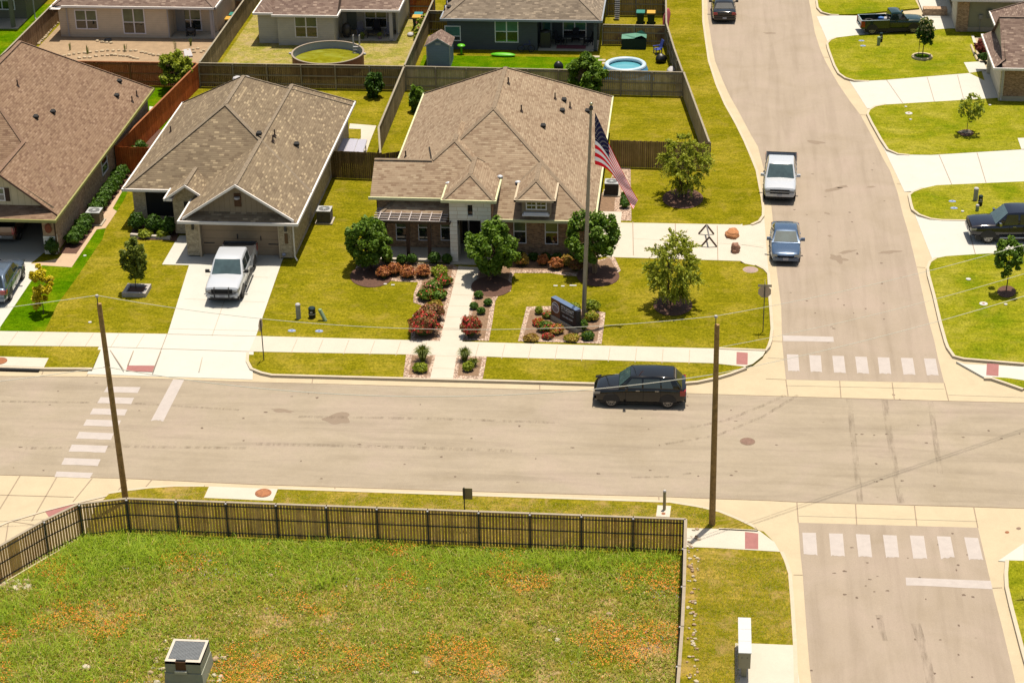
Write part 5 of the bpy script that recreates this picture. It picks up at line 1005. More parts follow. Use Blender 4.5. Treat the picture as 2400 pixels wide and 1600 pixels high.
def vehicle(name, loc, rz, label, sp, cat='car'):
    """x forward. sp: L, W, wb, wr, body stations (x, half width, bottom, shoulder, top), cabin dict, paint"""
    T = thing(name, loc, label, cat, sp.get('group'), rz); L, W = sp['L'], sp['W']; hw = W/2; wr = sp['wr']; p = sp['paint']
    mb = MB(); st = sp['st']; xs = [s_[0] for s_ in st]; fine = []
    for i in range(len(xs)-1):
        for k in range(3): fine.append(lerp(xs[i], xs[i+1], k/3))
    fine.append(xs[-1]); rings = []
    for x in fine:
        w_, zb, zs, zt = interp(st, x)
        half = [(w_*.90,zb),(w_*.985,zb+.10),(w_,zb+.30),(w_,lerp(zb,zs,.62)),(w_*.985,zs-.05),(w_*.93,zs+.015),(w_*.80,lerp(zs,zt,.75)),(w_*.45,zt+.005),(0,zt+.02)]
        rings.append([(x,-y,z) for y, z in half]+[(x,y,z) for y, z in half[::-1][1:]])
    b = 0; n = len(rings[0])
    for r_ in rings: mb.v += r_
    for i in range(len(rings)-1):
        for k in range(n-1): mb.f.append((i*n+k,(i+1)*n+k,(i+1)*n+k+1,i*n+k+1)); mb.m.append(0)
        mb.f.append((i*n+n-1,(i+1)*n+n-1,(i+1)*n,i*n)); mb.m.append(0)
    mb.f.append(tuple(range(n))); mb.m.append(0); e = (len(rings)-1)*n; mb.f.append(tuple(range(e,e+n))[::-1]); mb.m.append(0)
    body = mb.build('body', p, T, world=False, smooth=True, sharp=42)
    # dark lower sills, arches
    mb = MB(); mb.box(-L*.44,-hw*.88,.2,L*.44,hw*.88,sp.get('zb',.34)+.06); mb.build('underbody', M['blackplastic'], T, world=False)
    mb = MB()
    for sx in (sp['wb']/2+sp.get('wo',0), -sp['wb']/2+sp.get('wo',0)):
        for sy in (-1,1):
            y0, y1 = (sy*hw*.80, sy*(hw+.006)); mb.v; k = len(mb.v); N_ = 18; R_ = wr+.075
            for yy in (y0, y1):
                for i in range(N_+1): a = math.pi*i/N_; mb.v.append((sx+R_*math.cos(a), yy, wr+R_*math.sin(a)*.98))
            for i in range(N_): mb.f.append((k+i,k+i+1,k+N_+1+i+1,k+N_+1+i)); mb.m.append(0)
            mb.f.append(tuple(k+N_+1+i for i in range(N_+1))); mb.m.append(0)
    mb.build('wheel_arches', M['blackplastic'], T, world=False)
    # cabin
    c = sp['cab']; zb = c['z0']; zt = c['z1']; xa, xb, xc, xd = c['x']; wb_ = hw*c.get('wb',.93); wt = hw*c.get('wt',.76); yo = .0
    def cs(x):
        """half widths and roof height at x"""
        if x >= xb: t = (xa-x)/(xa-xb+1e-9); return lerp(zb, zt, max(0,min(1,t)))
        if x <= xc: t = (x-xd)/(xc-xd+1e-9); return lerp(zb, zt, max(0,min(1,t)))
        m_ = (xb+xc)/2; q = 1-((x-m_)/((xb-xc)/2+1e-9))**2; return zt+.035*q
    X_ = [xa, lerp(xa,xb,.5), xb, lerp(xb,xc,.25), lerp(xb,xc,.5), lerp(xb,xc,.75), xc, lerp(xc,xd,.5), xd]; mb = MB(); rings = []
    for x in X_:
        z = cs(x); f = max(.0,(z-zb)/(zt-zb)); w1 = lerp(wb_, wt, min(1,f)); r_ = min(.07, (z-zb)*.4)
        cf = 1.0 if xc < x < xb else 0.0; half = [(wb_,zb-.04),(lerp(wb_,w1,.0),zb),(lerp(wb_,w1,.9),zb+(z-zb)*.9-.001),(w1-.03,z-.012),(w1-.12,z+.0),(w1*.45,z+.022*cf),(0,z+.03*cf)]
        rings.append([(x,-y,q) for y, q in half]+[(x,y,q) for y, q in half[::-1][1:]])
    n = len(rings[0])
    for r_ in rings: mb.v += r_
    for i in range(len(rings)-1):
        for k in range(n-1): mb.f.append((i*n+k,i*n+k+1,(i+1)*n+k+1,(i+1)*n+k)); mb.m.append(0)
    mb.build('cabin', p, T, world=False, smooth=True, sharp=38)
    def wl(z): return lerp(wb_, wt, min(1,(z-zb)/(zt-zb)))      # half width at height
    def fx(z): return lerp(xa, xb, (z-zb)/(zt-zb))
    def rx(z): return lerp(xd, xc, (z-zb)/(zt-zb))
    z0, z1 = zb+.03, zt-.035; o = .022
    mb = MB(); ns = Vector((zt-zb,0,xa-xb)).normalized()*o
    q = [(fx(z0),-wl(z0)+.10,z0),(fx(z0),wl(z0)-.10,z0),(fx(z1),wl(z1)-.09,z1),(fx(z1),-wl(z1)+.09,z1)]
    m_ = [(fx(z0)+.02,0,z0),(fx(z1)+.02,0,z1)]
    mb.poly([tuple(Vector(v)+ns) for v in q]); mb.build('windshield', M[c.get('ws','wshield')], T, world=False)
    if c.get('rear', True):
        mb = MB(); ns = Vector((-(zt-zb),0,xc-xd)).normalized()*o
        q = [(rx(z0),wl(z0)-.12,z0),(rx(z0),-wl(z0)+.12,z0),(rx(z1),-wl(z1)+.12,z1),(rx(z1),wl(z1)-.12,z1)]; mb.poly([tuple(Vector(v)+ns) for v in q]); mb.build('rear_window', M['cglass'], T, world=False)
    zw0, zw1 = zb+.035, zt-.09
    for (u0, u1, v0, v1) in c['win']:      # bottom x range, top x range (front, rear)
        for sy in (-1,1):
            mb = MB(); q = [(u1,sy*(wl(zw0)+o*.8),zw0),(u0,sy*(wl(zw0)+o*.8),zw0),(v0,sy*(wl(zw1)+o),zw1),(v1,sy*(wl(zw1)+o),zw1)]; mb.poly(q if sy < 0 else q[::-1]); mb.build('side_window', M['cglass'], T, world=False)
    if c.get('sun'):
        a_, b_, w_ = c['sun']; mb = MB(); mb.box(a_,-w_,zt+.032,b_,w_,zt+.046); mb.build('glass_roof', M['cglass'], T, world=False)
    if c.get('rails'):
        for sy in (-1,1): mb = MB(); mb.path([(xb-.1,sy*(wt-.08),zt+.01),(xb-.2,sy*(wt-.08),zt+.09),(xc+.2,sy*(wt-.08),zt+.09),(xc+.05,sy*(wt-.08),zt+.01)], .02, 6); mb.build('roof_rail', M['chrome'], T, world=False)
    # wheels
    for sx in (sp['wb']/2+sp.get('wo',0), -sp['wb']/2+sp.get('wo',0)):
        for sy in (-1,1):
            mb = MB(); yc = sy*(hw-.115); d_ = sy
            mb.lathe([(wr*.62,-.11),(wr*.94,-.115),(wr,-.07),(wr,.07),(wr*.94,.115),(wr*.62,.11)], (sx,yc,wr), 22, axis='y'); t_ = mb.build('wheel', M['tyre'], T, world=False, smooth=True, sharp=50)
            mb = MB(); yy = yc+d_*.085; rr_ = wr*.66
            mb.lathe([(rr_,.0),(rr_,.035*d_),(rr_*.88,.035*d_),(rr_*.86,-.02*d_)], (sx,yy,wr), 20, axis='y')
            ns_ = sp.get('spokes', 6)
            for k in range(ns_):
                a = 2*math.pi*k/ns_+.3; mb.obox((sx+math.cos(a)*rr_*.5,yy+d_*.012,wr+math.sin(a)*rr_*.5),(rr_*.95,.02,wr*sp.get('sw',.16)),0,0,-a)
            mb.lathe([(0,.03*d_),(rr_*.24,.03*d_),(rr_*.26,0)], (sx,yy,wr), 12, axis='y'); mb.build('rim', sp.get('rim', M['rim']), t_, world=False)
            mb = MB(); mb.lathe([(0,.0),(rr_*.88,.0)], (sx,yy-d_*.03,wr), 16, axis='y'); mb.build('brake_disc', M['dark'], t_, world=False)
    xf, xr = L/2, -L/2; zh = sp['lamp'][0]; zt_ = sp['lamp'][1]
    for sy in (-1,1):
        mb = MB(); lw = sp.get('lw',.42); mb.poly([(xf+.012-.0,sy*(hw*.93),zh-.09),(xf+.02,sy*(hw-.1-lw),zh-.07),(xf-.01,sy*(hw-.1-lw),zh+.07),(xf-.03,sy*hw*.93,zh+.08)]); mb.poly([(xf+.012,sy*hw*.93,zh-.09),(xf-.03,sy*hw*.93,zh+.08),(xf-.34,sy*(hw+.008),zh+.10),(xf-.30,sy*(hw+.008),zh-.03)]); mb.build('headlight', M['lens'], T, world=False)
        mb = MB(); tl = sp.get('tl', (.22,.16)); mb.box(xr-.02,sy*(hw-.04)-(tl[1] if sy > 0 else 0),zt_-tl[0],xr+.06,sy*(hw-.04)+(tl[1] if sy < 0 else 0),zt_+tl[0]); mb.box(xr+.0,sy*(hw+.010)-.02,zt_-tl[0],xr+.28,sy*(hw+.010)+.0,zt_+tl[0]) if sp.get('tlw') else None; mb.build('taillight', M['tail'], T, world=False)
        mb = MB(); mx, mz = sp['mir']; mb.obox((mx,sy*(hw+.13),mz),(.14,.24,.17)); mb.obox((mx+.02,sy*(hw+.0),mz-.06),(.08,.14,.05)); mb.build('mirror', sp.get('mirm', p), T, world=False)
        for hx in sp.get('hand', ()): mb = MB(); mb.box(hx,sy*(hw+.005)-.015,sp['hz'],hx+.2,sy*(hw+.005)+.015,sp['hz']+.045); mb.build('door_handle', sp.get('handm', M['chrome']), T, world=False)
        for hx in sp.get('seams', ()): mb = MB(); mb.box(hx,sy*(hw+.002)-.004,sp.get('zb',.34)+.1,hx+.018,sy*(hw+.002)+.004,zb-.02); mb.build('door_seam', M['dark'], T, world=False)
    g_ = sp['grille']; mb = MB(); mb.box(xf-.02,-g_[0],g_[1],xf+.028,g_[0],g_[2]); mb.build('grille', M['dark'], T, world=False)
    if sp.get('bars'):
        mb = MB()
        for z in sp['bars']: mb.box(xf+.028,-g_[0]*.98,z-.02,xf+.045,g_[0]*.98,z+.02)
        mb.build('grille_bar', sp.get('barm', M['chrome']), T, world=False)
    mb = MB(); mb.box(xf+.0,-hw*.86,sp['bz']-.09,xf+.05,hw*.86,sp['bz']+.10); mb.box(xr-.05,-hw*.86,sp['bz']-.09,xr+.02,hw*.86,sp['bz']+.1); mb.build('bumper', sp.get('bumm', p), T, world=False)
    mb = MB(); mb.box(xf+.05,-.16,sp['bz']-.05,xf+.062,.16,sp['bz']+.09); mb.box(xr-.062,-.16,sp['bz']+.0,xr-.05,.16,sp['bz']+.13); mb.build('licence_plate', M['plate'], T, world=False)
    if 'bed' in sp:
        a_, b_, zf, zr_ = sp['bed']     # bed from x=a_ back to b_, floor, rail height
        mb = MB(); t_ = .07
        mb.box(b_,-hw*.97,.5,a_,-hw*.97+t_,zr_); mb.box(b_,hw*.97-t_,.5,a_,hw*.97,zr_); mb.box(b_-.0,-hw*.95,.5,b_+t_,hw*.95,zr_-.02); mb.build('bed_sides', p, T, world=False)
        mb = MB(); zz = sp.get('cover', zf); mb.box(b_+t_,-hw*.97+t_,zz-.03,a_,hw*.97-t_,zz); mb.box(a_-.03,-hw*.9,zf,a_+.01,hw*.9,zr_+.02); mb.build('bed_cover' if 'cover' in sp else 'bed_floor', M['bed'], T, world=False)
        mb = MB(); mb.box(b_,-hw*.975,zr_,a_,-hw*.965+t_,zr_+.02); mb.box(b_,hw*.965-t_,zr_,a_,hw*.975,zr_+.02); mb.box(b_,-hw*.95,zr_-.02,b_+t_,hw*.95,zr_+.015); mb.build('bed_rail', sp.get('railm', M['blackplastic']), T, world=False)
    if sp.get('step'):
        for sy in (-1,1): mb = MB(); mb.tube((sp['wb']*.32,sy*(hw+.04),.42),(-sp['wb']*.30,sy*(hw+.04),.42),.05,n=8); mb.build('side_step', sp['step'], T, world=False)
    if sp.get('guard'):
        mb = MB()
        for y in (-.42,.42): mb.path([(xf+.06,y,.45),(xf+.16,y,.7),(xf+.14,y,1.12),(xf+.02,y,1.2)], .035, 6)
        for z in (.58,.82): mb.path([(xf-.1,-hw*.95,z),(xf+.14,-.5,z),(xf+.16,.5,z),(xf-.1,hw*.95,z)], .028, 6)
        mb.build('grille_guard', M['blackplastic'], T, world=False)
    return T
def pickup_spec(L, W, wb, wr, p, **k):
    h = L/2; hw = W/2; cb = k.pop('cb', -.42)   # cab back
    k.setdefault('zh', 1.20); zh = k['zh']; zr = k.get('zr', 1.30); bz = .62
    s_ = dict(L=L, W=W, wb=wb, wr=wr, paint=p, zb=.48, st=[(cb-.02,hw*.97,.50,zr-.02,zr),(cb+.3,hw*.985,.48,zr-.02,zr+.0),(h*.35,hw,.48,zh-.0,zh+.05),(h*.62,hw,.5,zh-.02,zh+.06),(h*.85,hw*.985,.5,zh-.06,zh+.02),(h-.06,hw*.95,.52,zh-.12,zh-.06),(h,hw*.90,.58,zh-.22,zh-.16)],
              cab=dict(z0=zh+.02, z1=k.get('roof',1.92), x=k.get('cx',(h*.50,h*.24,cb+.10,cb-.0)), wb=.95, wt=.80, win=k.get('win')), lamp=(zh-.24,zr-.28), lw=.34, mir=(h*.42,zh+.16), bed=(cb-.05,-h+.02,.75,zr), grille=(hw*.60,zh-.52,zh-.16), bz=bz, tl=(.22,.14), tlw=1, hz=1.08)
    s_.update(k); return s_
PW = paint('white_paint', S(252,252,252), .3); PK = paint('black_paint', (.004,.004,.004,1), .10, 0, .25); PB = paint('blue_grey_paint', S(96,126,160), .25, .4); PN = paint('navy_black_paint', (.005,.006,.014,1), .08, 0, .3)
PG_ = paint('dark_green_paint', S(20,60,48), .2, 0, .4); PS = paint('steel_grey_paint', S(132,150,170), .3, .4); PT = paint('bronze_paint', S(168,120,80), .3, .2)
def place(px, z=0.0): q = G(px[0], px[1], z); return q
# white pickup on the driveway, facing the street
vehicle('pickup_truck', (-27.32,105.9,.02), math.radians(-90+2.2), 'white crew cab pickup with black grille guard parked on the middle house driveway', pickup_spec(6.35, 2.05, 4.05, .42, PW, cb=-.95, cover=1.27, mirm=M['blackplastic'], guard=1, bumm=PW, hand=(.2,-.7), seams=(.62,-.25), roof=1.95, zh=1.22, win=[(1.0,.1,.85,.12),(-.02,-.78,.0,-.78)], cx=(1.55,.82,-.86,-.95), rim=M['blackplastic'], step=M['chrome'], bars=(.78,)), 'pickup')
vehicle('pickup_truck', (5.38,123.0,-.12), math.radians(-90-2.5), 'white crew cab pickup parked on the side street behind the blue sedan', pickup_spec(5.9, 2.06, 3.75, .41, PW, cb=-.85, hand=(.2,-.6), seams=(.6,-.2), roof=1.92, zh=1.16, zr=1.3, win=[(.95,.15,.82,.15),(.02,-.7,.02,-.7)], cx=(1.45,.72,-.78,-.85), bars=(.70,.86), barm=PW, bumm=PW), 'pickup')
vehicle('pickup_truck', (14.95,155.9,.0), math.radians(8), 'dark green older pickup with open bed on the top right driveway', pickup_spec(5.1, 1.76, 3.3, .39, PG_, cb=-.25, hand=(.15,), seams=(.75,-.2), roof=1.70, zh=1.08, zr=1.14, win=[(1.0,-.12,.78,-.1)], cx=(1.2,.62,-.18,-.25), handm=PG_, spokes=8, rim=plain('tan_rim', S(212,202,170), .4, .05, metal=.3), railm=plain('pale_rail', S(190,206,206), .4, .05)), 'pickup')
vehicle('pickup_truck', (19.55,115.35,.0), math.radians(180+3.5), 'glossy black pickup with chrome side steps at the right edge driveway', pickup_spec(5.9, 2.03, 3.75, .42, PN, cb=-.85, hand=(.25,-.55), seams=(.65,-.2), roof=1.93, zh=1.17, win=[(.98,.15,.82,.15),(.02,-.7,.02,-.7)], cx=(1.5,.72,-.78,-.85), step=M['chrome'], bumm=M['chrome'], spokes=6, sw=.34, mirm=M['chrome'], bars=(.8,)), 'pickup')
def car_spec(L, W, wb, wr, p, zh, zs, roof, cx, win, **k):
    h = L/2; hw = W/2
    s_ = dict(L=L, W=W, wb=wb, wr=wr, paint=p, zb=.28, st=[(-h,hw*.86,.42,zs-.20,zs-.12),(-h+.10,hw*.93,.32,zs-.08,zs-.02),(-h+.45,hw*.98,.28,zs-.02,zs+.02),(-h*.3,hw,.26,zs,zs+.02),(h*.2,hw,.26,zs-.02,zs+.01),(h*.45,hw*.995,.27,zh+.0,zh+.05),(h*.75,hw*.97,.28,zh-.08,zh),(h-.16,hw*.90,.30,zh-.18,zh-.11),(h,hw*.74,.36,zh-.32,zh-.24)],
              cab=dict(z0=zs, z1=roof, x=cx, wb=.94, wt=.74, win=win), lamp=(zh-.20,zs-.22), lw=.30, mir=(cx[0]-.42,zs+.06), grille=(hw*.5,.38,.56), bz=.42, tl=(.08,.30), hz=zs-.13, handm=p)
    s_.update(k); return s_
vehicle('sedan', (5.42,112.9,-.12), math.radians(-90-1.0), 'blue grey compact sedan parked on the side street at the curb', car_spec(4.72, 1.80, 2.69, .33, PB, .86, .93, 1.42, (1.05,.30,-.95,-1.62), [(.72,-.08,.28,-.1),(-.18,-1.05,-.2,-.85)], hand=(.15,-.75), seams=(.62,-.14), bars=(.5,)), 'car')
sv = car_spec(4.75, 1.90, 2.95, .38, PK, 1.04, 1.12, 1.70, (1.10,.45,-1.75,-2.20), [(.78,-.12,.42,-.1),(-.2,-1.08,-.2,-1.02),(-1.15,-1.75,-1.12,-1.55)], hand=(.0,-1.0), seams=(.72,-.2,-1.1), sun=(.25,-.45,.42), rails=0, spokes=10, sw=.10, tl=(.14,.26), tlw=1, handm=M['chrome'])
sv['st'][0] = (-2.375,.82,.44,1.02,1.10); sv['st'][1] = (-2.26,.90,.34,1.08,1.13)
vehicle('suv', (-2.72,93.12,-.12), math.radians(180.8), 'black crossover with silver wheels driving on the main street', sv, 'car')
sg = car_spec(4.75, 1.92, 2.90, .37, PS, 1.0, 1.08, 1.66, (1.05,.35,-1.7,-2.15), [(.72,-.12,.36,-.1),(-.2,-1.05,-.2,-1.0),(-1.12,-1.7,-1.1,-1.5)], hand=(.0,-1.0), seams=(.7,-.2,-1.1), sun=(.1,-1.2,.5), tl=(.12,.3), tlw=1)
vehicle('suv', (-40.85,104.2,.03), math.radians(93.5), 'steel grey crossover with dark glass roof parked at the left edge', sg, 'car')
sm = car_spec(4.78, 1.91, 2.72, .34, PK, .95, 1.0, 1.36, (.75,-.02,-1.0,-1.75), [(.42,-.72,.0,-.7)], tl=(.09,.34), seams=(.3,-.72)); sm['lamp'] = (.75,.82)
vehicle('coupe', (1.72,159.9,-.12), math.radians(92), 'black coupe seen from behind at the top of the side street', sm, 'car')
sp_ = pickup_spec(5.8, 2.0, 3.7, .4, PT, cb=-.85, win=[(.95,.15,.82,.15),(.02,-.7,.02,-.7)], cx=(1.45,.72,-.78,-.85), bumm=M['chrome'], mirm=M['blackplastic'])
vehicle('pickup_truck', (-43.05,113.2,.03), math.radians(92), 'bronze pickup with red tail lamp inside the open left garage', sp_, 'pickup')
t_ = thing('cargo', (13.2,155.7,.76), 'dark tyre lying in the green pickup bed', 'tyre'); mb = MB(); mb.lathe([(.16,0),(.34,0),(.36,.1),(.34,.2),(.16,.2)], (0,0,0), 16); mb.build('tyre', M['tyre'], t_, world=False, smooth=True)
t_ = thing('cargo_bag', (14.2,155.95,.76), 'blue and white bundle in the green pickup bed', 'bundle'); mb = MB(); mb.blob((0,0,.18),(.3,.22,.2),10,7,.3,2,4); mb.build('bundle', plain('blue_cloth', S(90,140,210), .8, .2), t_, world=False, smooth=True); mb = MB(); mb.blob((.3,0,.2),(.2,.2,.18),10,7,.2,2,5); mb.build('bundle_top', M['white'], t_, world=False, smooth=True)
# ---------------- fences ----------------
M['fence_grey'] = planks('weathered_pickets', S(156,136,100,1.2), S(196,172,130,1.2)); M['fence_pale'] = planks('pale_pickets', S(206,186,148,1.2), S(232,210,172,1.2)); M['fence_red'] = planks('cedar_pickets', S(206,100,42,1.2), S(236,126,62,1.2)); M['fence_brown'] = planks('brown_pickets', S(160,126,92,1.2), S(196,160,120,1.2)); M['rail'] = plain('fence_rail', S(196,180,150), .8, .15, 4)
M['rail_red'] = plain('cedar_rail', S(196,120,70), .8, .15, 4); M['fence_dk'] = planks('dark_pickets', S(126,102,66,1.2), S(166,136,94,1.2))
def fence(name, p0, p1, label, mat, rail='rail', h=1.83, side=1, post=2.4, cap_=True, rails=True, group='board fences', ph=None):
    """pickets from p0 to p1; rails and posts on the given side"""
    a = Vector((p0[0],p0[1],0)); b = Vector((p1[0],p1[1],0)); L = (b-a).length; t = (b-a)/L; nn = Vector((t.y,-t.x,0))*side; T = thing(name, ((a+b)/2)[:], label, 'fence', group)
    mb = MB(); r0 = random.Random(int(abs(a.x*13+a.y*7+L*3))); k = 0; s_ = 0.0
    rzz = math.atan2(t.y, t.x)
    while s_ < L-.02:
        w_ = .138; c = a+t*(s_+w_/2); hh = h+r0.uniform(-.02,.02); mb.obox((c.x+nn.x*r0.uniform(-.006,.006),c.y,hh/2+.02),(w_-.006,.018,hh),rzz); s_ += .14
    mb.build('pickets', M[mat], T)
    if rails:
        mb = MB()
        for z in (.35,1.0,h-.12): c = (a+b)/2+nn*.035; mb.obox((c.x,c.y,z),(L,.045,.085),rzz)
        mb.build('rails', M[rail], T)
        npst = max(1,int(round(L/post)))
        for k in range(npst+1): c = a+t*(L*k/npst)+nn*.09; mb = MB(); mb.obox((c.x,c.y,h/2),(.09,.09,h+.02),rzz); mb.build('post', M[rail], T)
    if cap_:
        mb = MB(); c = (a+b)/2+nn*.02; mb.obox((c.x,c.y,h+.055),(L,.13,.03),rzz); mb.build('cap_board', M[rail], T)
    return T
fence('board_fence', (-37.3,140.1), (-21.85,140.1), 'weathered fence panel run behind the middle house, below the round pool', 'fence_dk', rail='rail'); fence('board_fence', (-21.75,140.1), (-1.25,139.7), 'long pale weathered fence run behind the corner house', 'fence_pale')
fence('cedar_fence', (-52.7,140.1), (-37.5,140.1), 'orange red cedar back fence of the left house yard', 'fence_red', rail='rail_red', group='cedar fences'); fence('cedar_fence', (-37.35,139.95), (-38.95,122.9), 'orange red cedar side fence beside the middle house roof', 'fence_red', rail='rail_red', side=-1, rails=False, cap_=True, group='cedar fences')
fence('cedar_fence', (-38.95,122.8), (-36.1,122.75), 'short red cedar gate fence between the left and middle houses', 'fence_red', rail='rail_red', rails=False, cap_=False, h=1.85, group='cedar fences')
fence('board_fence', (-21.8,139.9), (-21.75,127.3), 'grey side fence between the middle and corner house back yards', 'fence_grey', side=1, rails=False); fence('board_fence', (-21.75,127.3), (-20.9,122.5), 'short slanting fence piece beside the white table', 'fence_grey', rails=False)
fence('board_fence', (-24.3,122.65), (-20.9,122.5), 'dark gate fence between the middle and corner houses', 'fence_dk', rails=False, cap_=False, h=1.9); fence('board_fence', (-20.85,122.5), (-18.9,123.4), 'short dark fence tucked beside the corner house roof edge', 'fence_dk', rails=False, cap_=False)
fence('board_fence', (-1.25,139.7), (.68,125.7), 'slanting right side fence along the corner house yard', 'fence_pale', side=-1); fence('board_fence', (-5.9,125.6), (.68,125.4), 'brown board fence behind the feathery tree', 'fence_brown', rails=False, cap_=False, h=1.9)
fence('board_fence', (-1.3,139.9), (-2.0,145.0), 'lower part of the curving fence beside the blue pool yard', 'fence_grey', side=-1); fence('board_fence', (-2.0,145.0), (-2.75,151.3), 'middle part of the curving fence beside the blue pool yard', 'fence_grey', side=-1); fence('board_fence', (-2.75,151.3), (-3.1,163), 'upper part of the curving fence near the top of the photo', 'fence_grey', side=-1)
fence('board_fence', (-7.75,151.4), (-2.8,151.35), 'low cross fence behind the green covered grill', 'fence_brown', h=1.6); fence('board_fence', (-7.8,158.9), (-3.0,158.9), 'brown fence behind the two green trash bins', 'fence_brown', h=1.9)
fence('board_fence', (-37.3,140.3), (-37.3,163), 'grey fence between the dirt yard and the pool yard', 'fence_grey', rails=False); fence('board_fence', (-21.85,140.3), (-21.8,156.4), 'grey side fence between the grey and slate houses', 'fence_grey', rails=False)
fence('board_fence', (-52.8,140.3), (-52.7,163), 'brown side fence along the dirt yard left of the tan house', 'fence_brown', rails=False, group='board fences'); fence('board_fence', (-23.9,157.6), (-21.8,157.6), 'short red brown fence behind the grey house trash bin', 'fence_red', rail='rail', group='cedar fences')
fence('board_fence', (-21.8,153.6), (-20.0,153.6), 'short dark fence beside the slate house', 'fence_dk'); fence('board_fence', (-38.6,158.5), (-37.4,158.5), 'short brown fence right of the tan house', 'fence_brown')
# near fence: wooden pickets carried by a black iron frame
M['near'] = planks('near_pickets', S(196,146,84,1.9), S(236,184,112,1.9), .155); M['near_rail'] = plain('near_cap', S(206,186,156), .8, .12, 5); M['iron_black'] = plain('iron_frame', (.035,.036,.036,1), .5, .1)
def near_fence(pts, label, h=1.86, cap_lift=0):
    T = thing('picket_fence', (pts[0][0],pts[0][1],0), label, 'fence', 'wood and iron lot fence'); mb = MB(); rl = MB(); cp_ = MB(); r0 = random.Random(5)
    for i in range(len(pts)-1):
        a = Vector((*pts[i],0)); b = Vector((*pts[i+1],0)); L = (b-a).length; t = (b-a)/L; rzz = math.atan2(t.y,t.x); nn = Vector((t.y,-t.x,0)); n_ = int(L/.145)
        for k in range(n_):
            c = a+t*((k+.5)*L/n_); w_ = .112 if r0.random() > .15 else .146; hh = h-.04+r0.uniform(-.015,.015); mb.obox((c.x+nn.x*.0,c.y+nn.y*.0,hh/2+.06),(w_,.02,hh),rzz,0,0,0)
            d_ = c-nn*.0; 
        for z in (.28,1.06,h-.14): c = (a+b)/2+nn*.045; rl.obox((c.x,c.y,z),(L,.035,.04),rzz)
        c = (a+b)/2-nn*.02; cp_.obox((c.x,c.y,h+.05),(L+.04,.14,.035),rzz)
    mb.build('pickets', M['near'], T); rl.build('iron_rails', M['iron_black'], T); cp_.build('cap_board', M['near_rail'], T)
    for i in range(len(pts)):
        a = Vector((*pts[i],0)); t = (Vector((*pts[min(i+1,len(pts)-1)],0))-Vector((*pts[max(i-1,0)],0))).normalized(); nn = Vector((t.y,-t.x,0)); c = a+nn*.075; p_ = MB(); p_.obox((c.x,c.y,(h-.02)/2),(.065,.065,h-.02),math.atan2(t.y,t.x)); po = p_.build('post', M['iron_black'], T)
        p_ = MB(); p_.blob((c.x,c.y,h+.01),(.055,.055,.045),8,6); p_.build('post_cap', M['white'], po, smooth=True) 
    return T
def subdiv(a, b, st=2.42):
    n_ = max(1, round(math.dist(a,b)/st)); return [(lerp(a[0],b[0],k/n_), lerp(a[1],b[1],k/n_)) for k in range(n_)]
near_fence(subdiv((-26.1,78.12),(-.14,78.05))+[(-.14,78.05)], 'long straight near fence of wood pickets with black iron rails')
near_fence([(-39.5,61.0),(-36,65.2),(-33.3,69.5),(-30.9,73.4),(-29.4,75.9),(-28.2,77.5),(-26.1,78.12)], 'bending left end of the near wood and iron fence')
near_fence([(-.14,78.05),(-.13,75.6),(-.12,72.6),(-.15,69.6),(-.22,66.8),(-.3,64.0)], 'right side run of the near fence seen edge on')
# ---------------- utility poles and wires ----------------
M['polewood'] = plain('pole_wood', S(190,150,92,1.3), .9, .35, 5, bump=.4); M['wire'] = plain('wire', S(236,230,210,1.3), .5, .02)
def pole(b, h, lean, label):
    T = thing('utility_pole', (b[0],b[1],0), label, 'utility pole', 'wooden utility poles'); mb = MB(); mb.path([(0,0,-.2),(lean[0]*.5,lean[1]*.5,h*.5),(lean[0],lean[1],h)], [.155,.135,.112], 12); mb.build('shaft', M['polewood'], T, world=False, smooth=True)
    mb = MB(); mb.tube((lean[0]-.06,lean[1],h),(lean[0]-.06,lean[1],h+.34),.022,n=6); mb.build('pin', M['iron_black'], T, world=False); mb = MB(); mb.lathe([(.0,.14),(.07,.12),(.085,.04),(.05,0)], (lean[0]-.06,lean[1],h+.32), 10); mb.build('insulator', M['white'], T, world=False, smooth=True); return T
pL = G(295,1174); pR = G(1669,1228); hL, hR = 10.55, 10.45
pole(pL, hL, (-.17,.05), 'leaning wooden utility pole near the left crosswalk'); pole(pR, hR, (-.08,.0), 'wooden utility pole at the corner behind the near fence')
def wire(A, B, sag, label, r=.016, n=28, mid=None):
    A = Vector(A); B = Vector(B); mb = MB(); pts = [A.lerp(B,k/n)-Vector((0,0,sag*4*(k/n)*(1-k/n))) for k in range(n+1)]; mb.path(pts, r, 5); tag(mb.build('overhead_wire', M['wire'], None), label, 'wire', 'overhead wires')
tL = (pL[0]-.23, pL[1]+.05, hL+.42); tR = (pR[0]-.14, pR[1], hR+.42)
wire(tL, tR, 1.15, 'top wire strung between the two wooden poles', .013); aL = (pL[0]-.15, pL[1], 7.3); aR = (pR[0]-.1, pR[1], 7.95); wire(aL, aR, 1.35, 'thick lower cable strung between the two wooden poles', .019)
wire(tL, (tL[0]-34, tL[1]-6, hL+.3), .9, 'top wire running off left from the leaning pole', .013); wire(aL, (aL[0]-34, aL[1]-6, 7.2), .9, 'lower cable running off left from the leaning pole', .015)
far = (31.0, 102.0); wire(tR, (far[0], far[1], 11.2), 1.0, 'top wire running off right from the corner pole', .011); wire(aR, (far[0], far[1], 8.2), .9, 'lower cable running off right from the corner pole', .013); wire((pR[0],pR[1],9.3), (far[0], far[1], 9.6), 1.0, 'middle wire running off right from the corner pole', .010)
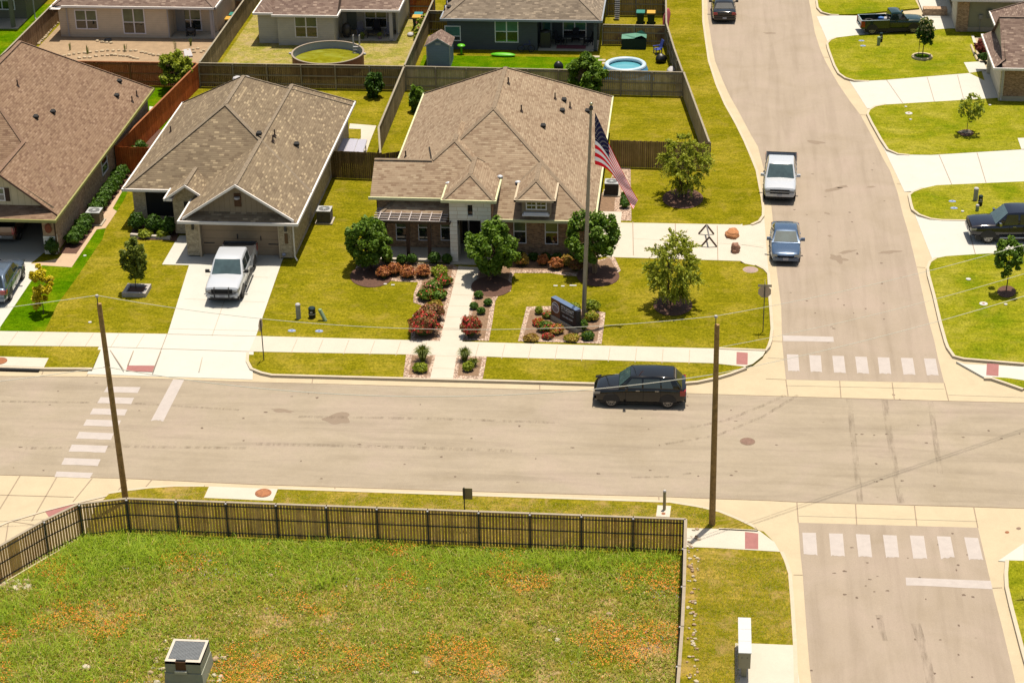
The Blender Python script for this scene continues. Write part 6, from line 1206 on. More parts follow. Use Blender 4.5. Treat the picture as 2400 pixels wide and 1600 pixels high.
# ---------------- flagpole with flag ----------------
fp = G(1368,742); T = thing('flagpole', fp, 'tall grey flagpole standing in the sign bed', 'flagpole')
ftop = GY(1385.5,249,fp[1]); lx = ftop[0]-fp[0]; fh = ftop[2]
mb = MB(); mb.path([(0,0,0),(lx*.5,0,fh*.5),(lx,0,fh)], [.135,.11,.065], 14); mb.build('shaft', plain('brushed_aluminium', S(206,196,178), .35, .06, metal=.35), T, world=False, smooth=True)
mb = MB(); mb.blob((lx,0,fh+.13),(.1,.1,.1),12,8); mb.build('finial', plain('gold_ball', S(250,240,190), .2, 0, metal=.6), T, world=False, smooth=True); mb = MB(); mb.lathe([(.11,-.2),(.12,-.05),(.06,.02)], (lx,0,fh), 12); mb.build('truck_cap', M['black'], T, world=False)
mb = MB(); mb.lathe([(.28,0),(.26,.05),(.14,.09)], (0,0,0), 16); mb.build('base_collar', M['iron'], T, world=False)
def zf(px, py, dy=0): return GY(px, py, fp[1]+dy)
FT = thing('flag', (fp[0]+lx*.9, fp[1], 0), 'american flag with stars and stripes drooping from the flagpole', 'flag')
s0x, s0y = 1280, 220
def zz(x, y): return (s0x+x/3.0136, s0y+y/3.0136)
hoist = [zz(340,132), zz(345,200), zz(345,270), zz(345,325), zz(345,410), zz(345,497)]; fly = [zz(340,134), zz(372,170), zz(520,500), zz(600,690), zz(636,775), zz(641,812)]
NU, NV = 48, 39
# the cloth hangs: hoist edge vertical, the fly end gathers low; each row of the cloth runs from the hoist down along the fold
def qp(u, v):
    """u along the fly, v down the hoist, in photo pixels"""
    hx, hy = 1394.3, lerp(264, 385.5, v)
    tip = Vector((1492.5, 488)); a = Vector((hx, hy))
    up = Vector((1452, 360)) if True else 0
    # top edge sweeps down steeply, bottom edge first runs level then down
    c1 = Vector((lerp(1403,1425,v), lerp(276,392,v))); c2 = Vector((lerp(1448,1440,v), lerp(392,404,v))); t = u
    p = a*(1-t)**3+c1*3*t*(1-t)**2+c2*3*t*t*(1-t)+(tip+Vector((lerp(3,-9,v), lerp(-20,3,v))))*t**3
    return p
verts = []; faces = []; mi = []
for j in range(NV+1):
    for i in range(NU+1):
        u, v = i/NU, j/NV; p = qp(u, v); dy = .30*math.sin(u*9+v*1.2)*u**.6*(1-.3*u)+.12*math.sin(u*19+v*4)*u; q = GY(p.x, p.y, fp[1]+dy); verts.append(q)
mb = MB(); mb.v = verts
for j in range(NV):
    for i in range(NU):
        k = j*(NU+1)+i; mb.f.append((k,k+1,k+NU+2,k+NU+1)); stripe = int((j+.5)/NV*13); canton = (i+.5)/NU < .46 and stripe < 7
        mb.m.append(2 if canton else (0 if stripe % 2 == 0 else 1))
def cloth(name, c):
    m = Nd(name); m.done(c, .7, 0, .2); tr = m.n("ShaderNodeBsdfTranslucent"); tr.inputs[0].default_value = c; mx = m.n("ShaderNodeMixShader"); mx.inputs[0].default_value = .35
    m.l(m.b.outputs[0], mx.inputs[1]); m.l(tr.outputs[0], mx.inputs[2]); m.l(mx.outputs[0], m.t.nodes["Material Output"].inputs[0]); return m.mat
fl_ = mb.build('cloth', [cloth('flag_red', S(236,30,46,1.9)), cloth('flag_white', S(255,250,250,1.9)), cloth('flag_blue', S(44,44,96))], FT, smooth=True, sharp=180)
mb = MB()
for r_ in range(9):
    for c_ in range(6 if r_ % 2 == 0 else 5):
        u = (c_*2+1+(r_ % 2))/12*.46; v = (r_+1)/10*7/13; dy = .30*math.sin(u*9+v*1.2)*u**.6*(1-.3*u)+.12*math.sin(u*19+v*4)*u
        p = qp(u, v); C0 = Vector(GY(p.x,p.y,fp[1]+dy)); p1 = qp(u+.02, v); U_ = (Vector(GY(p1.x,p1.y,fp[1]+dy))-C0).normalized(); p2 = qp(u, v+.02); V_ = (Vector(GY(p2.x,p2.y,fp[1]+dy))-C0).normalized(); nn = U_.cross(V_).normalized()*-.02
        if nn.y > 0: nn = -nn
        pts = []
        for k in range(10): a = math.pi/2+k*math.pi/5; R_ = .06 if k % 2 == 0 else .026; pts.append(tuple(C0+nn*1.4+U_*math.cos(a)*R_-V_*math.sin(a)*R_))
        mb.poly(pts)
st_ = mb.build('stars', M['white'], FT); st_['kind'] = 'stuff'
mb = MB(); mb.tube((fp[0]+lx*.93+.02,fp[1],fh-.35),(fp[0]+lx*.7+.02,fp[1],fh-3.6),.012,n=4); mb.build('halyard', M['wire'], FT)
# ---------------- street furniture and small things ----------------
def simple(name, mb, mat, label, cat, group=None, **k): return tag(mb.build(name, mat, None, **k), label, cat, group)
def flat(name, px, r, mat, label, cat, h=.012, z=.0, group=None, inner=None):
    q = G(px[0], px[1], z); T = thing(name, (q[0],q[1],z), label, cat, group); mb = MB(); mb.lathe([(0,h),(r*.96,h),(r,h*.4),(r,-.02)], (0,0,0), 28); mb.build('lid', mat, T, world=False)
    if inner: mb = MB(); mb.lathe([(0,h+.006),(inner[0],h+.006),(inner[0],h)], (0,0,0), 22); mb.build('centre', inner[1], T, world=False)
    return T
flat('manhole_cover', (1752,1034), .39, M['iron'], 'grey brown round manhole cover in the main street', 'manhole cover', .012, -.128, inner=(.31, plain('manhole_centre', S(164,126,104), .6, .3, 12)))
flat('manhole_cover', (617,1155), .40, M['rust'], 'rusty orange manhole cover on the near storm inlet', 'manhole cover', .03, .01, inner=(.30, plain('manhole_rust', S(206,134,84), .6, .35, 12)))
flat('manhole_cover', (-1,846), .42, M['rust'], 'rusty manhole cover on the inlet at the left edge', 'manhole cover', .03, .01)
flat('manhole_cover', (1759,632), .46, plain('pale_lid', S(214,184,160), .8, .1, 5), 'pale round concrete cover at the corner lawn curb', 'manhole cover', .015, .0, inner=(.36, plain('pale_lid_centre', S(206,172,156), .8, .2, 9)))
wl_ = plain('white_lid', S(252,244,232), .6, .05)
flat('valve_cover', (2130,266), .26, wl_, 'white ring cover with brown centre on the east lawn above the sapling', 'cover', .03, inner=(.08, M['rust'])); flat('valve_cover', (2305,712), .24, wl_, 'white ring cover with brown centre beside the wires on the corner lawn', 'cover', .03, inner=(.08, M['rust']))
for px, lb in (((2123,251),'small white cap above the white ring cover on the east lawn'),((2134,281),'small white cap below the white ring cover on the east lawn'),((2269.6,655),'white oval cap near the upper left of the corner lawn'),((2357,714),'small white cap right of the ring cover on the corner lawn'),((2320,247),'small white cap by the shadow of the right house'),((2256,496),'small white cap left of the green pedestal near the black pickup'),((211,756),'small white cap on the lawn left of the leaning pole'),((199,600),'small pale cap on the lush strip beside the sandstone path')): flat('cleanout_cap', px, .10 if px[0] != 2269.6 else .15, wl_, lb, 'cap', .05, group='white caps in the lawns')
for px, lb in (((684,775),'blue white meter lid left of two near the sidewalk'),((748,776),'blue white meter lid right of two near the sidewalk'),((2232,472),'upper blue meter lid on the lawn above the black pickup'),((2236,488),'lower blue meter lid on the lawn above the black pickup'),((2019,96),'upper blue meter lid on the ring tree lawn'),((2022.7,108),'lower blue meter lid on the ring tree lawn')):
    q = G(*px); T = thing('meter_lid', (q[0],q[1],0), lb, 'meter box', 'water meter lids'); mb = MB(); mb.lathe([(0,.03),(.17,.03),(.19,.0)], (0,0,0), 14, sx=1.25, sy=.85); mb.build('lid', plain('meter_lid_blue', S(196,208,238), .4, .03), T, world=False); mb = MB(); mb.lathe([(0,.036),(.06,.036),(.06,.03)], (0,0,0), 10); mb.build('lid_centre', plain('meter_centre', S(96,124,196), .4, .03), T, world=False)
for i, (px, w_) in enumerate((((903,666),.09),((921,668),.1),((1302,670),.12),((1319,671),.1),((1343,669.5),.2))):
    q = G(*px); mb = MB(); mb.box(q[0]-w_,q[1]-.07,0,q[0]+w_,q[1]+.07,.03); simple('sprinkler_lid', mb, wl_, ('left pale lid in the lawn below the left crape myrtle','right pale lid in the lawn below the left crape myrtle','leftmost pale lid in the lawn left of the flagpole','middle pale lid in the lawn left of the flagpole','wide pale lid in the lawn just left of the flagpole')[i], 'lid', 'pale irrigation lids')
# pedestals
def pedestal(px, r, h, c, label, topc=None, tilt=None, band=False):
    q = G(*px); T = thing('utility_pedestal', (q[0],q[1],0), label, 'pedestal'); mb = MB(); t = tilt or (0,0)
    mb.path([(0,0,0),(t[0],t[1],h*.98),(t[0],t[1],h)], [r,r,r*.9], 14); mb.build('housing', c, T, world=False, smooth=True); mb = MB(); mb.lathe([(r*1.06,h-.05),(r*1.08,h),(r*.8,h+.06),(0,h+.08)], (t[0],t[1],0), 14); mb.build('cap', topc or c, T, world=False, smooth=True)
    if band: mb = MB(); mb.lathe([(r*1.12,h*.42),(r*1.12,h*.5)], (0,0,0), 14); mb.box(-.07,-r*1.04,h*.6,.07,-r*1.0,h*.78); mb.build('label_band', M['white'], T, world=False)
    return T
pgy = plain('pedestal_grey', S(206,204,184), .5, .04); pgn = plain('pedestal_dark_green', S(40,66,58), .4, .1); plg = plain('pedestal_pale_green', S(176,200,150), .5, .04); pbl = plain('pedestal_black', S(36,38,38), .4, .1)
pedestal((700,746), .14, .88, pgy, 'tall grey cylinder pedestal with white cap near the middle driveway', M['white']); pedestal((732,744), .20, .60, pbl, 'dark green and black round pedestal between the grey one and the tilted one', pgn, band=True); pedestal((763,752), .11, .62, plg, 'pale green pedestal leaning over beside the dark one', plg, tilt=(-.30,.12))
pedestal((2286,469), .15, .80, pgy, 'grey cylinder pedestal with white cap above the black pickup', M['white']); pedestal((2297,481), .14, .62, pbl, 'black pedestal right of the grey cylinder above the black pickup', pgn, band=True); pedestal((2290,494), .11, .36, plg, 'short pale green pedestal just above the black pickup hood', M['white'])
pedestal((2059,106), .13, .62, plg, 'pale green pedestal on the ring tree lawn'); pedestal((2064.5,98), .13, .66, pbl, 'black pedestal behind the pale green one on the ring tree lawn', pgn, band=True)
# signs
def oct_sign(q, h, rz, label, back=True, blades=True, r=.38, text=False):
    T = thing('stop_sign', (q[0],q[1],0), label, 'stop sign', None, rz); mb = MB(); mb.tube((0,0,0),(0,0,h+.5 if blades else h+.3),.03,n=6); mb.build('post', plain('sign_post', S(110,104,96), .5, .1), T, world=False)
    mb = MB(); pts = [(r*math.cos(math.pi/8+k*math.pi/4), r*math.sin(math.pi/8+k*math.pi/4)) for k in range(8)]
    mb.poly([(x,-.035,h+z) for x, z in pts]); mb.build('sign_face', plain('stop_red', S(150,24,30), .5, .03), T, world=False); mb = MB(); mb.poly([(x,-.031,h+z) for x, z in pts[::-1]]); mb.build('sign_back', plain('sign_back', S(250,220,186), .5, .04), T, world=False)
    if text:
        cu = bpy.data.curves.new('stop_text', 'FONT'); cu.body = 'STOP'; cu.size = .30; cu.align_x = 'CENTER'; cu.align_y = 'CENTER'; o = bpy.data.objects.new('lettering', cu); dg = bpy.context.evaluated_depsgraph_get(); me = bpy.data.meshes.new_from_object(o); lo = bpy.data.objects.new('lettering', me); COL.objects.link(lo); lo.parent = T; lo.location = (0,-.042,h); lo.rotation_euler = (math.pi/2,0,0); me.materials.append(plain('sign_lettering', S(250,190,196), .5, .02)); bpy.data.objects.remove(o)
    if blades:
        for k, (a, z) in enumerate(((0,.40),(math.pi/2,.56))): mb = MB(); mb.obox((0,0,h+.08+z-.1),(.76,.010,.15),a); mb.build('name_blade', plain('blade_back', S(190,176,150,1.5), .5, .04), T, world=False)
    return T
q = G(1788,777); oct_sign(q, 2.45, math.pi, 'stop sign seen from behind at the corner of the side street')
q = G(618.5,844); T_ = oct_sign((q[0],q[1],0), 2.15, -math.pi/2-.1, 'stop sign seen edge on beside the middle house driveway apron', blades=False)
q = G(2410,1392); T_ = oct_sign((q[0],q[1],0), 2.5, .12, 'red stop sign cut by the right edge of the photo', text=True)
T = thing('street_sign', (-10.42,79.6,0), 'small square sign board seen from behind above the near fence', 'sign'); a = GY(1084,1143,79.6); b = GY(1107.5,1169.5,79.6)
mb = MB(); mb.box(a[0]+10.42,-.02,b[2],b[0]+10.42,.0,a[2]); mb.build('board', plain('board_back', S(196,178,120), .6, .1), T, world=False); mb = MB(); mb.box(-.025,-.07,0,.025,-.025,a[2]+.06); mb.build('post', M['iron_black'], T, world=False)
q = G(1557,1194); T = thing('bollard', (q[0],q[1],0), 'pale marker post standing on a small concrete pad by the near fence', 'bollard'); mb = MB(); mb.path([(0,0,0),(0,0,1.0),(0,0,1.06)], [.075,.075,.04], 12); mb.build('post', plain('marker_post', S(226,206,150), .5, .1), T, world=False, smooth=True); mb = MB(); mb.lathe([(.08,1.02),(.06,1.08),(0,1.1)], (0,0,0), 12); mb.build('cap', M['white'], T, world=False, smooth=True)
sheet('marker_pad', [PX([(1541,1184),(1573,1185.5),(1569.5,1212),(1537.5,1210)])], .02, M['walk']); flat('valve_box', (1555,1203), .10, M['rust'], 'small round rust coloured valve lid on the marker pad', 'valve lid', .012, .02)
sheet('valve_collar', [PX(ell(2361,1241,5.2,2.8))], -.128, M['rust']); sheet('valve_collar', [PX(ell(2388,1232,5.6,3))], -.128, M['iron'])
# condensers
def condenser(loc, label, c, rz=0, w_=.86, h=.84):
    T = thing('air_conditioner', (loc[0],loc[1],0), label, 'air conditioner', 'outdoor condensers', rz); mb = MB(); mb.box(-w_/2-.12,-w_/2-.12,0,w_/2+.12,w_/2+.12,.09); mb.build('pad', M['found'], T, world=False)
    mb = MB(); mb.box(-w_/2,-w_/2,.09,w_/2,w_/2,h); mb.build('casing', c, T, world=False); mb = MB()
    for k in range(14): z = .14+k*(h-.2)/14; mb.box(-w_/2-.012,-w_/2-.012,z,w_/2+.012,w_/2+.012,z+.012)
    mb.build('louvers', M['iron_black'] if c is pbl else c, T, world=False); mb = MB(); mb.box(-w_/2-.02,-w_/2-.02,h,w_/2+.02,w_/2+.02,h+.05); mb.build('top', plain('condenser_top', S(236,234,228), .4, .03), T, world=False)
    mb = MB(); mb.lathe([(w_*.42,h+.055),(0,h+.055)], (0,0,0), 20); mb.build('fan_opening', plain('fan_dark', S(110,108,104), .5, .1), T, world=False); mb = MB()
    for k in range(5): mb.lathe([(w_*.08*(k+1),h+.07),(w_*.08*(k+1)+.015,h+.07)], (0,0,0), 20)
    for k in range(6): a = k*math.pi/6; mb.obox((0,0,h+.068),(w_*.82,.014,.01),a)
    mb.lathe([(.11,h+.075),(0,h+.075)], (0,0,0), 12); mb.build('fan_guard', plain('guard_light', S(226,226,220), .4, .03), T, world=False); return T
condenser((-38.05,114.3), 'tan condenser unit beside the sandstone path of the left house', plain('condenser_tan', S(190,160,124), .5, .08)); condenser((-23.45,115.35), 'grey condenser unit on a slab beside the middle house', plain('condenser_grey', S(132,124,110), .5, .08)); condenser((-5.55,120.9), 'dark condenser unit beside the corner house right wall', plain('condenser_dark', S(96,86,72), .5, .08))
sheet('condenser_slab', [[(-6.2,116.0),(-4.75,116.0),(-4.75,117.9),(-6.2,117.9)]], .03, M['walk'])
# boulders and barricade on the drive
for i, (px, r_, h, c, lb) in enumerate((((1716,553),(.42,.62),.42,S(236,160,104),'large orange boulder on the corner house drive'),((1723,590),(.28,.38),.62,S(206,150,120),'smaller grey brown boulder nearer the sidewalk on the drive'))):
    q = G(*px); mb = MB(); mb.blob((0,0,h*.30),(r_[0],r_[1],h*.72),18,12,.34,1.6,i+3,flat=-.42); T = mb.build('boulder', pave('boulder_'+str(i), c, .18, 2.6, .2), None, smooth=True, sharp=24); T.location = (q[0],q[1],.0); tag(T, lb, 'boulder', 'boulders on the drive')
T = thing('barricade', (.7,113.5,.0), 'sawhorse barricade with two dark angled leg frames on the corner house drive', 'barricade'); dk = plain('barricade_leg', S(112,82,66), .5, .1)
for (x, y) in ((-.08,1.15),(.1,-.75)):
    mb = MB(); mb.poly([(0,0,0)]) if False else None
    for sx in (-1,1): mb.obox((x+sx*.24,y+.02,.34),(.74,.09,.09),0,0,sx*.92)
    mb.build('leg_frame', dk, T, world=False)
mb = MB(); mb.tube((-.08,1.15,.66),(.1,-.75,.66),.05,n=8); mb.build('cross_bar', plain('galvanised', S(186,176,170), .35, .05, metal=.4), T, world=False)
# monument sign
p0 = Vector((-8.04,102.29)); p1 = Vector((-6.55,100.66)); ang = math.atan2((p1-p0).y,(p1-p0).x); mid = (p0+p1)/2; Ls = 2.28
T = thing('monument_sign', (mid.x+.08,mid.y+.06,0), 'dark builder sign with round emblem on a stone plinth', 'sign', None, ang)
mb = MB(); mb.box(-Ls/2-.1,-.24,0,Ls/2+.12,.24,.26); mb.build('plinth', M['found'], T, world=False)
mb = MB(); mb.box(-Ls/2+.02,-.16,.26,-Ls/2+.84,.16,1.34); mb.build('emblem_panel', plain('sign_brown', S(150,92,64), .45, .1), T, world=False)
mb = MB(); mb.box(-Ls/2+.84,-.175,.26,Ls/2-.02,.175,1.335); mb.lathe([(.175,.26),(.175,1.335),(0,1.335)], (Ls/2-.02,0,0), 16); mb.build('text_panel', plain('sign_navy', S(34,36,52), .45, .05), T, world=False)
mb = MB(); mb.box(-Ls/2+.02,-.165,1.34,-Ls/2+.84,.165,1.355); mb.box(-Ls/2+.84,-.18,1.335,Ls/2-.02,.18,1.355); mb.build('cap_strip', plain('sign_cap', S(150,172,206), .25, .03, metal=.3), T, world=False)
ex = -Ls/2+.43; ez = .86
def ring_poly(r, y, n=28, sz=1.0): return [(ex+r*math.cos(t*2*math.pi/n), y, ez+r*sz*math.sin(t*2*math.pi/n)) for t in range(n)]
mb = MB(); mb.poly(ring_poly(.33,-.166)); mb.build('emblem_ring', plain('emblem_white', S(255,250,250,1.5), .5, .02), T, world=False); mb = MB(); mb.poly(ring_poly(.285,-.170)); mb.build('emblem_field', plain('emblem_navy', S(84,76,130), .5, .02), T, world=False)
mb = MB(); lo = [(ex+.283*math.cos(t), -.174, ez+.283*math.sin(t)) for t in [math.pi*1.05+k*(math.pi*.93)/16 for k in range(17)]]; up = [(ex+.275-.55*k/10, -.174, ez-.03+.10*math.sin(k/10*math.pi*1.1)+.012*k) for k in range(11)]; mb.poly(lo+up); mb.build('emblem_hill', plain('emblem_grey', S(170,150,160), .5, .02), T, world=False)
mb = MB()
for k in range(10):
    a0 = (ex+.285-.57*k/10, ez-.0+.10*math.sin(k/10*math.pi*1.1)+.012*k); a1 = (ex+.285-.57*(k+1)/10, ez-.0+.10*math.sin((k+1)/10*math.pi*1.1)+.012*(k+1)); mb.poly([(a0[0],-.178,a0[1]-.03),(a0[0],-.178,a0[1]+.03),(a1[0],-.178,a1[1]+.03),(a1[0],-.178,a1[1]-.03)])
mb.build('emblem_wave', plain('emblem_band', S(250,244,250,1.5), .5, .02), T, world=False)
def lettering(par, txt, x, z, y, size, width, mat, cond=1.0):
    cu = bpy.data.curves.new('letters', 'FONT'); cu.body = txt; cu.size = size; cu.align_x = 'LEFT'; o = bpy.data.objects.new('tmp', cu); me = bpy.data.meshes.new_from_object(o); bpy.data.objects.remove(o)
    xs = [v.co.x for v in me.vertices]; s_ = width/(max(xs)-min(xs)); 
    for v in me.vertices: v.co.x *= s_
    me.materials.append(mat); lo = bpy.data.objects.new('lettering', me); COL.objects.link(lo); lo.parent = par; lo.location = (x,y,z); lo.rotation_euler = (math.pi/2,0,0); return lo
wt_ = plain('sign_letters', S(255,252,255,1.5), .5, .02); lettering(T, 'STYLECRAFT', -Ls/2+.97, .98, -.180, .34, 1.12, wt_); lettering(T, 'MODEL HOME CENTER', -Ls/2+.97, .83, -.180, .11, 1.12, wt_); lettering(T, '254-405-2200', -Ls/2+1.05, .55, -.180, .15, .95, wt_)
# planters
def rot_sq(px, w_, d_, h, t_, label):
    q = G(*px); T = thing('stone_planter', (q[0],q[1],0), label, 'planter'); mb = MB(); o, i = (w_/2, d_/2), (w_/2-t_, d_/2-t_)
    for (x0,y0,x1,y1) in ((-o[0],-o[1],o[0],-i[1]),(-o[0],i[1],o[0],o[1]),(-o[0],-i[1],-i[0],i[1]),(i[0],-i[1],o[0],i[1])): mb.box(x0,y0,0,x1,y1,h)
    mb.build('border', plain('planter_stone', S(226,212,198), .8, .14, 5), T, world=False); mb = MB(); mb.poly([(-i[0],-i[1],h*.55),(i[0],-i[1],h*.55),(i[0],i[1],h*.55),(-i[0],i[1],h*.55)]); mb.build('mulch', M['darkmulch'], T, world=False)
rot_sq((321,685), 1.42, 1.35, .26, .20, 'square pale stone planter around the slim oak')
q = G(2161,135); T = thing('stone_ring', (q[0],q[1],0), 'round pale stone ring around the slim tree', 'planter'); mb = MB(); mb.lathe([(.60,0),(.60,.16),(.76,.17),(.80,.12),(.80,-.02)], (0,0,0), 30); mb.build('ring', plain('ring_stone', S(244,222,170), .8, .12, 4), T, world=False, smooth=True); mb = MB(); mb.lathe([(0,.05),(.62,.05)], (0,0,0), 24); mb.build('mulch', M['lawn_lush'], T, world=False)
q = G(2266,310); mb = MB(); mb.blob((q[0]-.1,q[1]-.1,.05),(.5,.3,.1),12,6,.4,2,2); simple('rock_pile', mb, plain('grey_rubble', S(196,176,150), .9, .2, 7), 'small pale rubble ring at the sparse sapling', 'rocks')
mb = MB()
for a, b in (((186,588),(398,560)),): pass
mb.path([G(404,560.5,.1),G(398,562,.1),G(300,554,.1)], .10, 6) if False else None
pth = [G(306,551,.09),G(400,558,.09)]; mb.obox((Vector(pth[0])+Vector(pth[1]))/2, ((Vector(pth[1])-Vector(pth[0])).length,.22,.20), math.atan2(pth[1][1]-pth[0][1],pth[1][0]-pth[0][0])); simple('bed_edging', mb, plain('edging_stone', S(244,228,206), .8, .08, 4), 'pale stone edging along the middle house window bed', 'edging')
mb = MB(); pth = [G(2276,108),G(2284,128),G(2291,143)]
mb.path([(p[0],p[1],.06) for p in pth], .10, 6); simple('bed_edging', mb, plain('edging_stone2', S(250,226,180), .8, .08, 4), 'pale curved edging beside the red leafed shrub', 'edging')
# round pools
q0 = G(780,149); PC = (-28.45, 145.0); T = thing('above_ground_pool', (PC[0],PC[1],0), 'large round pool with green water behind the middle fence', 'pool'); R_ = 2.72
mb = MB(); mb.lathe([(R_+.02,0),(R_+.02,1.18)], (0,0,0), 48); mb.build('outer_wall', plain('pool_wall', S(168,104,84), .6, .1), T, world=False, smooth=True); mb = MB(); mb.lathe([(R_-.04,1.2),(R_-.04,.3)], (0,0,0), 48); mb.build('liner', plain('pool_liner', S(190,194,204), .5, .05), T, world=False, smooth=True)
mb = MB(); mb.lathe([(R_-.06,1.18),(R_-.06,1.23),(R_+.08,1.23),(R_+.08,1.17)], (0,0,0), 48); mb.build('top_rail', plain('pool_rail', S(206,184,160), .5, .08), T, world=False)
wm = Nd('pool_water'); wn_ = wm.noise(wm.coord(scale=(1,2,1)), .7, 4, .6, 1.0); wmat = wm.done(wm.ramp(wn_, [(.35,S(150,146,10)),(.5,S(176,170,24)),(.65,S(190,192,70))]), .08, 0, .6)
mb = MB(); mb.lathe([(0,.62),(R_-.03,.62)], (0,0,0), 48); mb.build('water', wmat, T, world=False)
mb = MB(); lx_ = (819-600)*0
q = GY(839,92,PC[1]+R_-.1); xx = q[0]-PC[0]; yy = math.sqrt(max(0,R_**2-xx**2))
for s_ in (-.24,.24): mb.path([(xx+s_,yy+.15,1.2),(xx+s_,yy+.1,1.95),(xx+s_,yy-.15,1.98),(xx+s_,yy-.25,1.2),(xx+s_,yy-.3,.4)], .035, 6)
for z in (.6,.85,1.1): mb.box(xx-.24,yy-.36,z,xx+.24,yy-.22,z+.04)
mb.build('ladder', M['white'], T, world=False)
for i, X in enumerate((G(694,138)[0], )): pass
for sx in (-1,1): mb = MB(); mb.blob((sx*(R_+.14),-.1 if sx > 0 else -.25,1.15),(.14,.1,.1),8,6); mb.build('hose_fitting', M['white'], T, world=False, smooth=True)
PC = (-5.68,145.0); T = thing('inflatable_pool', (PC[0],PC[1],0), 'round inflatable pool with pale blue water and white rim', 'pool'); mb = MB(); R_ = 1.42; tor = [(R_+.17*math.cos(a), .55+.17*math.sin(a)) for a in [k*math.pi/5 for k in range(11)]]
mb.lathe(tor, (0,0,0), 40); mb.build('rim', plain('pool_rim_white', S(226,246,255,1.2), .4, .02), T, world=False, smooth=True); mb = MB(); mb.lathe([(R_+.16,.5),(R_+.30,.2),(R_+.2,0)], (0,0,0), 40); mb.build('wall', plain('pool_blue', S(110,186,230), .4, .04), T, world=False, smooth=True); mb = MB(); mb.lathe([(R_-.13,.55),(R_-.05,.3)], (0,0,0), 40); mb.build('inner_wall', plain('pool_teal', S(0,160,190), .4, .04), T, world=False, smooth=True)
mb = MB(); mb.lathe([(0,.38),(R_-.06,.38)], (0,0,0), 40); mb.build('water', plain('pool_water_blue', S(120,206,216), .06, .06, 1, spec=.6), T, world=False)
sheet('pool_tarp', [[(PC[0]-2.1,PC[1]-1.9),(PC[0]+2.2,PC[1]-1.9),(PC[0]+2.1,PC[1]+.1),(PC[0]-1.9,PC[1]-.4)]], .02, plain('blue_tarp', S(70,170,232), .5, .1))
# shed
T = thing('storage_shed', (-20.0,146.3,0), 'small grey blue storage shed with shingle roof behind the corner house', 'shed'); mb = MB(); mb.box(-.92,-.75,0,.92,1.2,1.75); mb.poly([(-.92,-.752,1.75),(.92,-.752,1.75),(0,-.752,2.25)]); mb.build('shed_wall', siding('shed_siding', S(176,184,206), .2), T, world=False)
mb = MB(); roof_face(mb, [(-1.05,-.9,1.68),(0,-.9,2.3),(0,1.35,2.3),(-1.05,1.35,1.68)]); roof_face(mb, [(1.05,-.9,1.68),(0,-.9,2.3),(0,1.35,2.3),(1.05,1.35,1.68)]); mb.build('shed_roof', M['roof_mauve'], T, world=False)
mb = MB(); mb.box(-.92,-.78,0,-.84,-.75,1.72); mb.box(.84,-.78,0,.92,-.75,1.72); mb.box(-.2,-.78,1.72,.2,-.76,1.9); 
for s_ in (-1,1): rake(mb, (s_*1.03,-.88,1.69), (0,-.88,2.31), .1, .03)
mb.build('shed_trim', M['white'], T, world=False)
# bins
def bin_(loc, body, lid, label, rz=0):
    T = thing('trash_bin', (loc[0],loc[1],0), label, 'trash bin', 'wheeled trash bins', rz); mb = MB(); b0 = [(-.24,-.26),(.24,-.26),(.24,.26),(-.24,.26)]; n = len(mb.v); mb.v += [(x,y,.05) for x,y in b0]+[(x*1.25,y*1.22,1.02) for x,y in b0]; mb.f += [(n,n+1,n+5,n+4),(n+1,n+2,n+6,n+5),(n+2,n+3,n+7,n+6),(n+3,n,n+4,n+7),(n,n+3,n+2,n+1)]; mb.m += [0]*5; mb.build('bin_body', body, T, world=False)
    mb = MB(); mb.obox((0,0,1.07),(.68,.72,.10),0,0,0,.06); mb.obox((0,.38,1.06),(.5,.06,.06)); mb.build('lid', lid, T, world=False)
    for s_ in (-1,1): mb = MB(); mb.lathe([(0,-.03),(.11,-.03),(.11,.03),(0,.03)], (s_*.27,.26,.11), 12, axis='y'); mb.build('bin_wheel', M['tyre'], T, world=False)
    return T
bg_ = plain('bin_green', S(18,66,54), .5, .08); by_ = plain('bin_yellow', S(255,196,74), .5, .04); bt_ = plain('bin_teal', S(66,160,140), .5, .04)
bin_((-4.95,156.6), bg_, bt_, 'dark green trash bin with teal lid by the back fence'); bin_((-4.1,156.55), bg_, by_, 'dark green trash bin with yellow lid by the back fence'); bin_((-22.9,154.6), bg_, by_, 'dark green bin with yellow lid beside the grey house'); bin_((-22.85,155.3), bg_, plain('lid_blue_teal', S(70,170,176), .5, .04), 'dark green bin with teal lid behind the yellow lidded one'); bin_((-38.0,153.5), bg_, by_, 'bin with yellow lid between the tan house and its fence'); bin_((-37.9,154.6), bg_, bt_, 'bin with blue teal lid between the tan house and its fence')
mb = MB(); mb.blob((0,0,.9),(.30,.12,1.0),12,10,.25,1.6,2); T = mb.build('paddle_board', plain('coral_plastic', S(246,124,128), .4, .05), None, smooth=True); T.location = (-3.0,154.6,0); T.rotation_euler = (-.25,.25,.3); tag(T, 'coral pink plastic board leaning on the fence beside the bins', 'board')
mb = MB(); mb.blob((0,0,.5),(.4,.12,.5),14,8,.05); T = mb.build('black_basin', pbl, None, smooth=True); T.location = (-3.15,152.1,0); T.rotation_euler = (-.3,0,.5); tag(T, 'round black basin leaning on the fence below the coral board', 'basin')
T = thing('grill_cover', (-5.25,150.7,0), 'long grill under a dark green cover with pale green top', 'covered grill'); mb = MB(); mb.prism([(-.95,-.35),(.95,-.35),(.95,.35),(-.95,.35)], 0, .85); mb.build('cover_skirt', plain('cover_green', S(14,60,50), .7, .1), T, world=False)
